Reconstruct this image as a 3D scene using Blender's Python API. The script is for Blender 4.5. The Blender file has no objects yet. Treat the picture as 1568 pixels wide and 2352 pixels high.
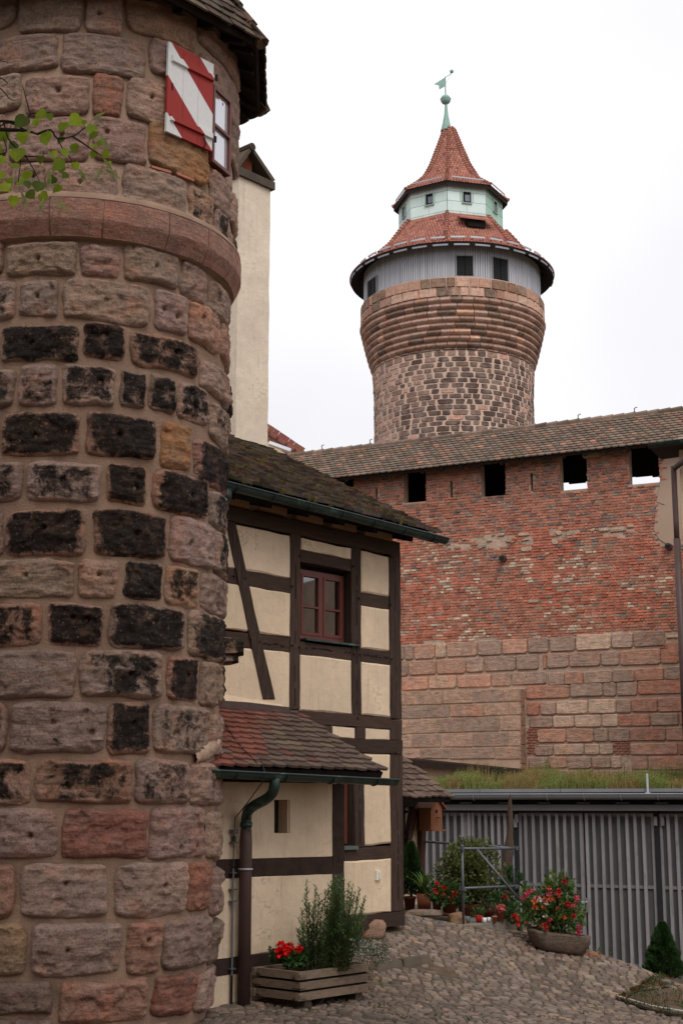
import bpy, math, random
import numpy as np
from mathutils import Vector, Matrix, noise
random.seed(7)
R_ = math.radians
scene = bpy.context.scene
COL = scene.collection

# ------------------------------------------------------------------ camera
EYE = 2.05
FPX = 3267.0                       # focal length in pixels of a 1568 x 2352 picture
TILT = math.atan(664 / FPX)
cam_d = bpy.data.cameras.new('camera')
cam = bpy.data.objects.new('camera', cam_d)
COL.objects.link(cam)
cam_d.sensor_fit = 'VERTICAL'
cam_d.sensor_height = 36.0
cam_d.lens = FPX / 2352 * 36
cam_d.clip_start = 0.1
cam_d.clip_end = 3000
cam.location = (0, 0, EYE)
cam.rotation_euler = (math.pi / 2 + TILT, 0, 0)
scene.camera = cam

# ------------------------------------------------------------------ sky and sun
SUN_EL, SUN_AZ = R_(50), R_(168)     # azimuth clockwise from +Y: behind the camera
world = bpy.data.worlds.new('World')
scene.world = world
world.use_nodes = True
wt = world.node_tree
wt.nodes.clear()
wo = wt.nodes.new('ShaderNodeOutputWorld')
wb = wt.nodes.new('ShaderNodeBackground')
sky = wt.nodes.new('ShaderNodeTexSky')
sky.sky_type = 'NISHITA'
sky.sun_disc = False
sky.sun_elevation = SUN_EL
sky.sun_rotation = SUN_AZ
sky.dust_density = 4.0
tc = wt.nodes.new('ShaderNodeTexCoord')
cn = wt.nodes.new('ShaderNodeTexNoise')
cn.inputs['Scale'].default_value = 1.6
cn.inputs['Detail'].default_value = 4
cn.inputs['Roughness'].default_value = 0.45
cr = wt.nodes.new('ShaderNodeValToRGB')
cr.color_ramp.elements[0].position = 0.40
cr.color_ramp.elements[0].color = (5.2, 5.08, 5.4, 1)
cr.color_ramp.elements[1].position = 0.72
cr.color_ramp.elements[1].color = (7.9, 7.85, 7.95, 1)
mx = wt.nodes.new('ShaderNodeMix')
mx.data_type = 'RGBA'
mx.inputs[0].default_value = 0.93
wt.links.new(tc.outputs['Generated'], cn.inputs['Vector'])
wt.links.new(cn.outputs['Fac'], cr.inputs['Fac'])
wt.links.new(sky.outputs['Color'], mx.inputs[6])
wt.links.new(cr.outputs['Color'], mx.inputs[7])
wt.links.new(mx.outputs[2], wb.inputs['Color'])
wb.inputs['Strength'].default_value = 0.12
wt.links.new(wb.outputs[0], wo.inputs['Surface'])

sun_d = bpy.data.lights.new('sun', 'SUN')
sun_d.energy = 1.4
sun_d.angle = R_(35)
sun_d.color = (1.0, 0.96, 0.9)
sun = bpy.data.objects.new('sun', sun_d)
COL.objects.link(sun)
sun.location = (0, -10, 30)
sd = Vector((math.sin(SUN_AZ) * math.cos(SUN_EL), math.cos(SUN_AZ) * math.cos(SUN_EL), math.sin(SUN_EL)))
sun.rotation_euler = (-sd).to_track_quat('-Z', 'Y').to_euler()

vs = scene.view_settings
vs.view_transform = 'Standard'
vs.look = 'None'
vs.exposure = 0.30
vs.gamma = 1.0
vs.use_curve_mapping = False

# ------------------------------------------------------------------ picture -> place helpers
ct, st = math.cos(TILT), math.sin(TILT)
def ray(x, y):
    rx = (x - 784) / FPX
    ry = (1176 - y) / FPX
    return Vector((rx, ct - ry * st, st + ry * ct))
CAMP = Vector((0, 0, EYE))
def at_depth(x, y, Y):
    d = ray(x, y)
    return CAMP + d * (Y / d.y)
def proj(P):
    X, Y, Z = P[0], P[1], P[2] - EYE
    zc = Y * ct + Z * st
    yc = -Y * st + Z * ct
    return 784 + FPX * X / zc, 1176 - FPX * yc / zc

class Frame:
    """vertical plane: origin o, horizontal unit direction u (to the right), outward normal n"""
    def __init__(s, o, ang):
        s.u = Vector((math.sin(ang), math.cos(ang), 0))
        s.n = Vector((math.cos(ang), -math.sin(ang), 0))
        s.o = Vector((o[0], o[1], 0))
    def uz(s, x, y, p=0.0):
        d = ray(x, y)
        q = s.o + s.n * p - Vector((0, 0, 0))
        t = (q.x * s.n.x + q.y * s.n.y) / (d.x * s.n.x + d.y * s.n.y)
        P = CAMP + d * t
        return ((P - s.o).dot(s.u), P.z)
    def P(s, u, p, z):
        return s.o + s.u * u + s.n * p + Vector((0, 0, z))

# ------------------------------------------------------------------ materials
class NB:
    def __init__(s, name):
        s.m = bpy.data.materials.new(name)
        s.m.use_nodes = True
        s.t = s.m.node_tree
        s.t.nodes.clear()
        s.out = s.t.nodes.new('ShaderNodeOutputMaterial')
        s.pos = s.n('ShaderNodeNewGeometry').outputs['Position']
    def n(s, typ, ins=None, **props):
        nd = s.t.nodes.new(typ)
        for k, v in props.items():
            setattr(nd, k, v)
        for k, v in (ins or {}).items():
            if isinstance(v, bpy.types.NodeSocket):
                s.t.links.new(v, nd.inputs[k])
            else:
                nd.inputs[k].default_value = v
        return nd
    def noise(s, scale, detail=4, rough=0.55, vec=None, dist=0.0):
        return s.n('ShaderNodeTexNoise', {'Vector': vec or s.pos, 'Scale': scale, 'Detail': detail, 'Roughness': rough, 'Distortion': dist}).outputs['Fac']
    def math(s, op, a, b=0.0, c=0.0, clamp=False):
        nd = s.n('ShaderNodeMath', {0: a, 1: b, 2: c}, operation=op)
        nd.use_clamp = clamp
        return nd.outputs[0]
    def ss(s, v, lo, hi, a=0.0, b=1.0):
        return s.n('ShaderNodeMapRange', {'Value': v, 'From Min': lo, 'From Max': hi, 'To Min': a, 'To Max': b}, interpolation_type='SMOOTHSTEP').outputs[0]
    def lin(s, v, lo, hi, a=0.0, b=1.0):
        return s.n('ShaderNodeMapRange', {'Value': v, 'From Min': lo, 'From Max': hi, 'To Min': a, 'To Max': b}).outputs[0]
    def mix(s, f, a, b, bt='MIX'):
        def c(v):
            return (*v, 1.0) if isinstance(v, tuple) and len(v) == 3 else v
        return s.n('ShaderNodeMix', {0: f, 6: c(a), 7: c(b)}, data_type='RGBA', blend_type=bt).outputs[2]
    def mulv(s, c, v):
        return s.n('ShaderNodeVectorMath', {0: c, 3: v}, operation='SCALE').outputs[0]
    def stretch(s, sx, sy, sz):
        return s.n('ShaderNodeMapping', {'Vector': s.pos, 'Scale': (sx, sy, sz)}).outputs[0]

def tinted(b, col):
    at = b.n('ShaderNodeAttribute', attribute_name='tint')
    oi = b.n('ShaderNodeObjectInfo')
    c = b.mix(1.0, at.outputs['Color'], oi.outputs['Color'], 'MULTIPLY')
    c = b.mix(1.0, c, (*col, 1.0), 'MULTIPLY')
    return c, at.outputs['Alpha']

def finish(b, col, rough=0.85, bumps=(), spec=0.3, metal=0.0, extra=None):
    nrm = None
    for h, dist, stg in bumps:
        ins = {'Height': h, 'Distance': dist, 'Strength': stg}
        if nrm is not None:
            ins['Normal'] = nrm
        nrm = b.n('ShaderNodeBump', ins).outputs[0]
    ins = {'Base Color': col, 'Roughness': rough, 'Specular IOR Level': spec, 'Metallic': metal}
    if nrm is not None:
        ins['Normal'] = nrm
    if extra:
        ins.update(extra)
    p = b.n('ShaderNodeBsdfPrincipled', ins)
    b.t.links.new(p.outputs[0], b.out.inputs['Surface'])
    return b.m

def plain(name, col, rough=0.7, var=0.25, vs_=6.0, bump=0.3, bs=40.0, bd=0.004, spec=0.3, metal=0.0, dirt=None, stretch=None, spots=None):
    """tinted colour + value noise + optional dirt (colour, scale, threshold, amount) + fine bump"""
    b = NB(name)
    c, _ = tinted(b, col)
    vec = b.stretch(*stretch) if stretch else None
    n1 = b.noise(vs_, 5, 0.6, vec)
    c = b.mulv(c, b.lin(n1, 0.25, 0.75, 1 - var, 1 + var))
    if dirt:
        dn = b.noise(dirt[1], 6, 0.65, vec)
        c = b.mix(b.math('MULTIPLY', b.ss(dn, dirt[2], dirt[2] + 0.12), dirt[3]), c, dirt[0])
    if spots:
        dn = b.noise(spots[1], 3, 0.6)
        c = b.mix(b.ss(dn, spots[2], spots[2] + 0.06), c, spots[0])
    n2 = b.noise(bs, 5, 0.6, vec)
    return finish(b, c, rough, [(n2, bd, bump)] if bump else (), spec, metal)

def stone_mat(name, col, crust=True, sc=1.0, bd=0.012, grey=(0.17, 0.145, 0.13)):
    b = NB(name)
    c, al = tinted(b, col)
    big = b.noise(2.2 * sc, 3, 0.6)
    mid = b.noise(9 * sc, 8, 0.62)
    bed = b.noise(7 * sc, 6, 0.6, b.stretch(0.6, 0.6, 3.2), 0.6)
    fine = b.noise(48 * sc, 8, 0.78)
    c = b.mix(b.ss(big, 0.42, 0.62, 0, 0.32), c, (*grey, 1.0))
    c = b.mulv(c, b.lin(mid, 0.25, 0.75, 0.72, 1.3))
    c = b.mulv(c, b.lin(bed, 0.3, 0.7, 0.82, 1.18))
    c = b.mulv(c, b.lin(fine, 0.32, 0.68, 0.62, 1.35))
    warm = b.noise(4.3 * sc, 5, 0.6)
    c = b.mix(b.ss(warm, 0.5, 0.68, 0, 0.55), c, b.mix(1.0, c, (1.25, .92, .78, 1), 'MULTIPLY'))
    hb = b.math('ADD', b.math('MULTIPLY', mid, 1.0), b.math('MULTIPLY', bed, 0.6))
    if crust:
        uv = b.n('ShaderNodeUVMap', uv_map='UVMap').outputs[0]
        sp = b.n('ShaderNodeSeparateXYZ', {0: uv})
        du = b.math('ABSOLUTE', b.math('MULTIPLY_ADD', sp.outputs[0], 2.0, -1.0))
        dv = b.math('ABSOLUTE', b.math('MULTIPLY_ADD', sp.outputs[1], 2.0, -1.0))
        d = b.math('SUBTRACT', 1.0, b.math('MAXIMUM', du, dv))
        de = b.ss(d, 0.0, 0.32)
        cn = b.noise(5.0 * sc, 12, 0.74, None, 0.35)
        v = b.math('ADD', b.math('MULTIPLY', al, 1.02), b.math('MULTIPLY', b.math('SUBTRACT', cn, 0.5), 2.7))
        v = b.math('ADD', v, b.math('MULTIPLY', b.math('SUBTRACT', de, 1.0), 0.62))
        mk = b.ss(v, 0.26, 0.66)
        sk = b.ss(b.noise(34 * sc, 4, .7), .60, .72)
        mk = b.math('MULTIPLY', mk, b.math('SUBTRACT', 1.0, b.math('MULTIPLY', sk, .8)))
        mk = b.math('MULTIPLY', mk, b.ss(al, 0.02, 0.15))
        cc = b.mix(b.ss(fine, 0.45, 0.75), (0.009, 0.0078, 0.0072), (0.036, 0.027, 0.021))
        cc = b.mix(b.ss(mid, .50, .64, 0, .9), cc, (0.062, 0.038, 0.027))
        c = b.mix(b.math('MULTIPLY', mk, 0.96), c, cc)
    pit = b.n('ShaderNodeTexVoronoi', {'Vector': b.pos, 'Scale': 26 * sc, 'Randomness': 1.0}).outputs['Distance']
    pm = b.ss(pit, 0.05, 0.2)
    c = b.mulv(c, b.lin(pm, 0, 1, 0.55, 1.0))
    return finish(b, c, 0.92, [(hb, bd * 3.2, 0.9), (pm, bd * 0.8, 0.4), (fine, bd * 1.1, 0.9)], 0.2)

MAT = {}
MAT['turret_stone'] = stone_mat('turret_sandstone', (0.335, 0.222, 0.172), grey=(0.24, 0.188, 0.160))
MAT['mortar'] = plain('lime_mortar', (0.325, 0.215, 0.153), 0.95, 0.26, 3.5, 0.9, 45, 0.014, 0.15, dirt=((0.16, 0.115, 0.09), 3.0, 0.56, 0.5))
MAT['far_stone'] = stone_mat('tower_sandstone', (0.52, 0.36, 0.29), False, 0.6, 0.014, (0.42, 0.33, 0.28))
MAT['far_mortar'] = plain('tower_mortar', (0.58, 0.42, 0.335), 0.95, 0.15, 1.0, 0.4, 20, 0.01)
MAT['wall_stone'] = stone_mat('wall_sandstone', (0.44, 0.29, 0.215), False, 0.8, 0.014, (0.36, 0.27, 0.215))
MAT['wall_mortar'] = plain('wall_mortar', (0.46, 0.315, 0.215), 0.95, 0.2, 1.2, 0.5, 30, 0.01, dirt=((0.24, 0.12, 0.08), 0.8, 0.5, 0.6))
MAT['brick'] = plain('old_brick', (0.44, 0.185, 0.128), 0.93, 0.35, 6, 0.6, 26, 0.014, 0.15, dirt=((0.50, 0.38, 0.29), 6, 0.575, 0.65))
MAT['brick_joint'] = plain('brick_joint_mortar', (0.46, 0.33, 0.25), 0.95, 0.25, 1.2, 1.0, 9, 0.05, dirt=((0.30, 0.24, 0.19), 0.7, 0.52, 0.8))
MAT['plaster'] = plain('cream_plaster', (0.74, 0.58, 0.415), 0.93, 0.10, 2.0, 0.5, 30, 0.008, 0.15, dirt=((0.50, 0.37, 0.25), 1.9, 0.54, 0.45))
MAT['chimney_plaster'] = plain('chimney_plaster', (0.76, 0.64, 0.50), 0.93, 0.2, 2.4, 0.5, 18, 0.010, 0.15, dirt=((0.42, 0.37, 0.31), 1.9, 0.57, 0.6))
MAT['timber'] = plain('dark_brown_timber', (0.050, 0.029, 0.021), 0.8, 0.4, 8, 0.8, 20, 0.006, 0.25, dirt=((0.085, 0.06, 0.052), 14, 0.6, 0.5), stretch=(1, 1, 1))
MAT['timber_v'] = plain('upright_dark_timber', (0.050, 0.029, 0.021), 0.8, 0.35, 3, 0.9, 9, 0.007, 0.25, dirt=((0.115, 0.08, 0.066), 5, 0.55, 0.65), stretch=(9, 9, .8))
MAT['timber_h'] = plain('level_dark_timber', (0.050, 0.029, 0.021), 0.8, 0.35, 3, 0.9, 9, 0.007, 0.25, dirt=((0.10, 0.068, 0.055), 5, 0.58, 0.55), stretch=(1.2, 1.2, 12))
MAT['shade_dark_timber'] = plain('shaded_timber', (0.02, 0.014, 0.012), 0.9, 0.3, 8, 0.5, 20, 0.005)  # darker copy of the timber, shade under roofs put into its colour
MAT['moss_tile'] = plain('mossy_old_tile', (0.115, 0.090, 0.073), 0.92, 0.35, 12, 0.6, 60, 0.004, 0.2, dirt=((0.075, 0.062, 0.028), 7, 0.54, 0.6))
MAT['tile'] = plain('clay_tile', (0.235, 0.092, 0.066), 0.9, 0.25, 14, 0.5, 60, 0.003, 0.2, dirt=((0.10, 0.08, 0.055), 10, 0.56, 0.6))
MAT['wall_tile'] = plain('weathered_wall_tile', (0.245, 0.178, 0.138), 0.92, 0.3, 4, 0.4, 30, 0.006, 0.2, dirt=((0.12, 0.098, 0.05), 1.1, 0.54, 0.65))
MAT['red_tile'] = plain('red_tower_tile', (0.40, 0.170, 0.125), 0.85, 0.28, 2.0, 0.3, 12, 0.01, 0.25)
MAT['moss'] = plain('moss', (0.095, 0.068, 0.018), 0.95, 0.4, 20, 0.8, 90, 0.01, 0.1)
MAT['copper'] = plain('green_patina_gutter', (0.028, 0.048, 0.042), 0.42, 0.35, 8, 0.25, 30, 0.003, 0.5, 0.35, dirt=((0.11, 0.20, 0.165), 5, 0.54, 0.6))
MAT['verdigris'] = plain('verdigris_copper', (0.66, 0.80, 0.765), 0.7, 0.10, 0.8, 0.15, 8, 0.01, 0.3, dirt=((0.42, 0.52, 0.48), 1.6, 0.60, 0.5))
MAT['verdigris_dark'] = plain('verdigris_spire', (0.27, 0.43, 0.37), 0.65, 0.2, 2, 0.1, 8, 0.01)
MAT['brown_pipe'] = plain('brown_painted_pipe', (0.075, 0.043, 0.038), 0.55, 0.15, 6, 0.1, 60, 0.002, 0.4)
MAT['zinc'] = plain('zinc_sheet', (0.36, 0.37, 0.40), 0.5, 0.12, 3, 0.1, 20, 0.002, 0.5, 0.3)
MAT['grey_board'] = plain('grey_painted_boards', (0.50, 0.51, 0.55), 0.75, 0.12, 2.0, 0.3, 12, 0.006, 0.3, stretch=(3, 3, .3))
MAT['louvre'] = plain('dark_louvre', (0.022, 0.023, 0.024), 0.8, 0.2)
MAT['white_paint'] = plain('white_paint', (0.80, 0.80, 0.80), 0.5, 0.05, 3, 0.15, 50, 0.002, 0.4)
MAT['garage_bar'] = plain('grey_steel_slat', (0.28, 0.27, 0.275), 0.55, 0.15, 3, 0.15, 40, 0.002, 0.5, 0.2, dirt=((0.17, 0.15, 0.14), 2.5, 0.52, 0.6), stretch=(4, 4, .7))
MAT['garage_dark'] = plain('dark_grey_panel', (0.075, 0.074, 0.08), 0.5, 0.15, 2, 0.1, 60, 0.002, 0.5)
MAT['black'] = plain('black_gap', (0.012, 0.012, 0.013), 0.9, 0.1)
MAT['red_frame'] = plain('red_brown_window_paint', (0.125, 0.030, 0.020), 0.45, 0.12, 8, 0.15, 50, 0.002, 0.4)
MAT['red_paint'] = plain('red_paint', (0.30, 0.022, 0.016), 0.5, 0.08, 8, 0.15, 50, 0.002, 0.4)
MAT['concrete'] = plain('weathered_concrete', (0.23, 0.20, 0.165), 0.92, 0.25, 5, 0.6, 50, 0.006, 0.2, dirt=((0.10, 0.09, 0.06), 6, 0.56, 0.6))
MAT['cobble'] = plain('cobble_stone', (0.185, 0.136, 0.107), 0.65, 0.4, 14, 0.9, 60, 0.008, 0.4, dirt=((0.085, 0.075, 0.05), 3.5, 0.55, 0.7))
MAT['ground'] = plain('earth_between_cobbles', (0.12, 0.087, 0.06), 0.96, 0.35, 9, 0.8, 60, 0.01, 0.1, spots=((0.06, 0.075, 0.022), 2.2, 0.60))
MAT['soil'] = plain('dark_soil', (0.03, 0.022, 0.017), 0.97, 0.4, 18, 0.9, 80, 0.02, 0.1)
MAT['old_wood'] = plain('grey_brown_wood', (0.20, 0.145, 0.105), 0.88, 0.3, 9, 0.7, 26, 0.005, 0.2, dirt=((0.09, 0.065, 0.05), 8, 0.56, 0.5), stretch=(1.2, 1.2, 6))
MAT['stake'] = plain('split_weathered_post', (0.085, 0.058, 0.042), 0.9, 0.4, 10, 0.9, 22, 0.02, 0.2, stretch=(5, 5, .5))
MAT['birch_wood'] = plain('orange_brown_wood', (0.24, 0.095, 0.045), 0.7, 0.2, 8, 0.3)
MAT['terracotta'] = plain('terracotta', (0.22, 0.075, 0.043), 0.8, 0.2, 12, 0.3, 60, 0.002, 0.25)
MAT['plastic'] = plain('coloured_plastic', (1, 1, 1), 0.45, 0.05, 8, 0.05)
MAT['pipe_steel'] = plain('galvanised_scaffold_pipe', (0.115, 0.125, 0.14), 0.5, 0.2, 12, 0.1, 60, 0.002, 0.5, 0.4)
MAT['boulder'] = stone_mat('boulder_stone', (0.30, 0.20, 0.145), False, 2.0, 0.006)
MAT['bark'] = plain('dark_bark', (0.035, 0.025, 0.02), 0.95, 0.35, 14, 0.9, 40, 0.01)
MAT['petal'] = plain('petals', (1, 1, 1), 0.6, 0.12, 60, 0.0)
MAT['cream_house'] = plain('cream_house_plaster', (0.60, 0.47, 0.32), 0.93, 0.06, 1.0, 0.3, 20, 0.01)

def leaf_mat(name, col, trans=0.35):
    b = NB(name)
    c, _ = tinted(b, col)
    c = b.mulv(c, b.lin(b.noise(12, 3), 0.3, 0.7, 0.75, 1.25))
    p = b.n('ShaderNodeBsdfPrincipled', {'Base Color': c, 'Roughness': 0.5, 'Specular IOR Level': 0.35})
    tr = b.n('ShaderNodeBsdfTranslucent', {'Color': b.mix(1.0, c, (1.1, 1.15, 0.5, 1), 'MULTIPLY')})
    mxs = b.n('ShaderNodeMixShader', {0: trans, 1: p.outputs[0], 2: tr.outputs[0]})
    b.t.links.new(mxs.outputs[0], b.out.inputs['Surface'])
    return b.m
MAT['leaf'] = leaf_mat('green_leaf', (1, 1, 1))

def plaster_mat(name, col):
    b = NB(name)
    c, _ = tinted(b, col)
    big = b.noise(1.4, 5, .6); mid_ = b.noise(7, 6, .65); streak = b.noise(3, 6, .7, b.stretch(7, 7, .45))
    c = b.mulv(c, b.lin(big, .3, .7, .88, 1.08)); c = b.mulv(c, b.lin(mid_, .3, .7, .93, 1.06))
    c = b.mix(b.ss(streak, .52, .72, 0, .42), c, b.mix(1.0, c, (.70, .62, .52, 1), 'MULTIPLY'))
    wv = b.n('ShaderNodeVectorMath', {0: b.pos, 1: b.n('ShaderNodeTexNoise', {'Vector': b.pos, 'Scale': 4.0, 'Detail': 3}).outputs['Color']}, operation='ADD').outputs[0]
    ck = b.n('ShaderNodeTexVoronoi', {'Vector': wv, 'Scale': 1.1}, feature='DISTANCE_TO_EDGE').outputs['Distance']
    cm = b.math('MULTIPLY', b.ss(ck, .0, .012, 1, 0), b.ss(big, .50, .58))
    c = b.mix(b.math('MULTIPLY', cm, .45), c, (.22, .16, .11))
    fine = b.noise(32, 5, .6)
    return finish(b, c, .93, [(fine, .008, .5), (mid_, .02, .5)], .15)
MAT['plaster'] = plaster_mat('aged_cream_plaster', (0.74, 0.58, 0.415))
MAT['chimney_plaster'] = plaster_mat('aged_chimney_plaster', (0.75, 0.64, 0.51))

def glass_mat():
    b = NB('window_glass')
    lw = b.n('ShaderNodeLayerWeight', {'Blend': 0.35}).outputs['Fresnel']
    gl = b.n('ShaderNodeBsdfGlossy', {'Color': (0.85, 0.87, 0.9, 1), 'Roughness': 0.02})
    tr = b.n('ShaderNodeBsdfTransparent', {'Color': (0.75, 0.78, 0.76, 1)})
    f = b.math('ADD', b.math('MULTIPLY', lw, 0.9), 0.16, clamp=True)
    m_ = b.n('ShaderNodeMixShader', {0: f, 1: tr.outputs[0], 2: gl.outputs[0]})
    b.t.links.new(m_.outputs[0], b.out.inputs['Surface'])
    return b.m
MAT['glass'] = glass_mat()

def stripe_mat():
    b = NB('red_white_striped_paint')
    uv = b.n('ShaderNodeUVMap', uv_map='UVMap').outputs[0]
    sp = b.n('ShaderNodeSeparateXYZ', {0: uv})
    k = b.math('ADD', b.math('SUBTRACT', 1.0, sp.outputs[1]), b.math('MULTIPLY', sp.outputs[0], -0.62))
    r1 = b.math('MULTIPLY', b.math('GREATER_THAN', k, -0.43), b.math('LESS_THAN', k, -0.04))
    r2 = b.math('MULTIPLY', b.math('GREATER_THAN', k, 0.376), b.math('LESS_THAN', k, 0.79))
    c = b.mix(b.math('ADD', r1, r2), (0.74, 0.74, 0.73), (0.33, 0.026, 0.018))
    n1 = b.noise(30, 6, 0.7, b.stretch(4, 4, .6))
    c = b.mulv(c, b.lin(n1, 0.3, 0.7, 0.86, 1.06))
    c = b.mix(b.ss(b.noise(26, 6, .75, b.stretch(3, 3, .8)), .66, .72, 0, .6), c, (.20, .13, .10))
    return finish(b, c, 0.55, [(n1, 0.002, 0.3)], 0.3)
MAT['stripes'] = stripe_mat()

# ------------------------------------------------------------------ object helpers
WLOC = {}
def link(o, parent):
    COL.objects.link(o)
    if parent is not None:
        o.parent = parent
        WLOC[o] = WLOC[parent].copy()
    return o
def tag(o, label=None, cat=None, group=None, kind=None):
    if label: o['label'] = label
    if cat: o['category'] = cat
    if group: o['group'] = group
    if kind: o['kind'] = kind
    return o
def thing(name, loc, label, cat, group=None):
    o = bpy.data.objects.new(name, None)
    o.empty_display_size = 0.1
    COL.objects.link(o)
    o.location = loc
    WLOC[o] = Vector(loc)
    return tag(o, label, cat, group)

class MB:
    def __init__(s):
        s.v = []; s.f = []; s.t = []; s.uv = {}
    def add(s, vs_, fs, tint=(1, 1, 1, 0), uvs=None):
        o = len(s.v)
        s.v.extend(tuple(v) for v in vs_)
        if len(tint) == 3: tint = (*tint, 0)
        for f_ in fs:
            s.f.append(tuple(i + o for i in f_)); s.t.append(tint)
        if uvs is not None:
            for i, q in enumerate(uvs): s.uv[o + i] = q
        return s
    def hexa(s, P, tint=(1, 1, 1, 0)):
        """P: 8 points, 0-3 back ring, 4-7 front ring, same order"""
        return s.add(P, [(3, 2, 1, 0), (4, 5, 6, 7), (0, 1, 5, 4), (1, 2, 6, 5), (2, 3, 7, 6), (3, 0, 4, 7)], tint)
    def box(s, c, x, y, z, sx, sy, sz, tint=(1, 1, 1, 0)):
        """centre c, unit axes x,y,z, full sizes"""
        c = Vector(c); x = Vector(x) * sx / 2; y = Vector(y) * sy / 2; z = Vector(z) * sz / 2
        return s.hexa([c - x - y - z, c + x - y - z, c + x + y - z, c - x + y - z, c - x - y + z, c + x - y + z, c + x + y + z, c - x + y + z], tint)
    def bar(s, a, b, w, h, up=(0, 0, 1), tint=(1, 1, 1, 0)):
        a = Vector(a); b = Vector(b); d = (b - a); L = d.length; d.normalize()
        sd_ = d.cross(Vector(up)); sd_.normalize(); u2 = sd_.cross(d)
        return s.box((a + b) / 2, d, sd_, u2, L, w, h, tint)
    def tube(s, pts, rad, n=10, tint=(1, 1, 1, 0), cap=True):
        pts = [Vector(p) for p in pts]
        rads = rad if isinstance(rad, (list, tuple)) else [rad] * len(pts)
        base = len(s.v); fs = []; vs_ = []
        ref = None
        for i, p in enumerate(pts):
            d = (pts[min(i + 1, len(pts) - 1)] - pts[max(i - 1, 0)]).normalized()
            if ref is None:
                ref = d.cross(Vector((0.3, 0.2, 1)) if abs(d.z) < 0.9 else Vector((1, 0.1, 0))).normalized()
            a = (ref - d * ref.dot(d)).normalized(); ref = a
            b = d.cross(a)
            for k in range(n):
                an = 2 * math.pi * k / n
                vs_.append(p + (a * math.cos(an) + b * math.sin(an)) * rads[i])
        for i in range(len(pts) - 1):
            for k in range(n):
                k2 = (k + 1) % n
                fs.append((i * n + k, i * n + k2, (i + 1) * n + k2, (i + 1) * n + k))
        if cap:
            fs.append(tuple(range(n - 1, -1, -1)))
            fs.append(tuple(range((len(pts) - 1) * n, len(pts) * n)))
        return s.add(vs_, fs, tint)
    def lathe(s, c, prof, n=24, tint=(1, 1, 1, 0), a0=0.0, a1=2 * math.pi):
        """prof: list of (r,z) from bottom to top, closed all round unless a0,a1 given"""
        c = Vector(c); full = abs(a1 - a0 - 2 * math.pi) < 1e-6
        m = n if full else n + 1
        vs_ = [(c.x + r * math.cos(a0 + (a1 - a0) * k / n), c.y + r * math.sin(a0 + (a1 - a0) * k / n), c.z + z) for r, z in prof for k in range(m)]
        fs = []
        for i in range(len(prof) - 1):
            for k in range(n):
                k2 = (k + 1) % m
                fs.append((i * m + k, i * m + k2, (i + 1) * m + k2, (i + 1) * m + k))
        return s.add(vs_, fs, tint)
    def leaf(s, p, d, up, L, W, tint):
        """one folded pointed leaf: p base, d direction, up normal"""
        d = Vector(d).normalized(); sdv = d.cross(Vector(up))
        if sdv.length < 1e-4: sdv = d.cross(Vector((1, 0, 0)))
        sdv.normalize(); n_ = sdv.cross(d)
        p = Vector(p)
        return s.add([p, p + d * L * .45 + sdv * W / 2 + n_ * W * .12, p + d * L, p + d * L * .45 - sdv * W / 2 + n_ * W * .12], [(0, 1, 2), (0, 2, 3)], tint)
    def build(s, name, mat, parent=None, smooth=False, kind=None, loc=None):
        me = bpy.data.meshes.new(name)
        base = WLOC[parent] if parent is not None else Vector(loc or (0, 0, 0))
        V = np.array(s.v, dtype=np.float32) - np.array(base, dtype=np.float32)
        me.from_pydata(V.tolist(), [], s.f)
        nl = len(me.loops)
        ca = me.color_attributes.new('tint', 'FLOAT_COLOR', 'CORNER')
        cnt = np.array([len(f_) for f_ in s.f])
        ca.data.foreach_set('color', np.repeat(np.array(s.t, dtype=np.float32), cnt, axis=0).ravel())
        if s.uv:
            ul = me.uv_layers.new(name='UVMap')
            li = np.empty(nl, dtype=np.int32); me.loops.foreach_get('vertex_index', li)
            tab = np.zeros((len(s.v), 2), dtype=np.float32)
            for k, q in s.uv.items(): tab[k] = q
            ul.data.foreach_set('uv', tab[li].ravel())
        if smooth:
            me.shade_smooth()
        me.materials.append(MAT[mat] if isinstance(mat, str) else mat)
        o = bpy.data.objects.new(name, me)
        link(o, parent)
        if parent is None:
            o.location = base; WLOC[o] = base
        if kind: o['kind'] = kind
        return o

LIM = 300
def vis_size(c, size):
    x, y = proj(c)
    inside = -60 < x < 1628 and -60 < y < 2412
    return size / max(Vector(c).length, 0.1) * (1.0 if inside else 0.001)
def pieces(lst, name, mat, parent, limit=LIM, smooth=False, rest_name=None):
    """lst of (verts, faces, tint, size[, uvs]); the largest in view become objects, the rest one stuff part"""
    order = sorted(range(len(lst)), key=lambda i: -vis_size(sum((Vector(v) for v in lst[i][0]), Vector()) / len(lst[i][0]), lst[i][3]))
    rest = MB()
    for k, i in enumerate(order):
        it = lst[i]; uvs = it[4] if len(it) > 4 else None
        if k < limit:
            MB().add(it[0], it[1], it[2], uvs).build(name, mat, parent, smooth)
        else:
            rest.add(it[0], it[1], it[2], uvs)
    if rest.f:
        rest.build(rest_name or name + '_field', mat, parent, smooth, kind='stuff')

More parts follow.
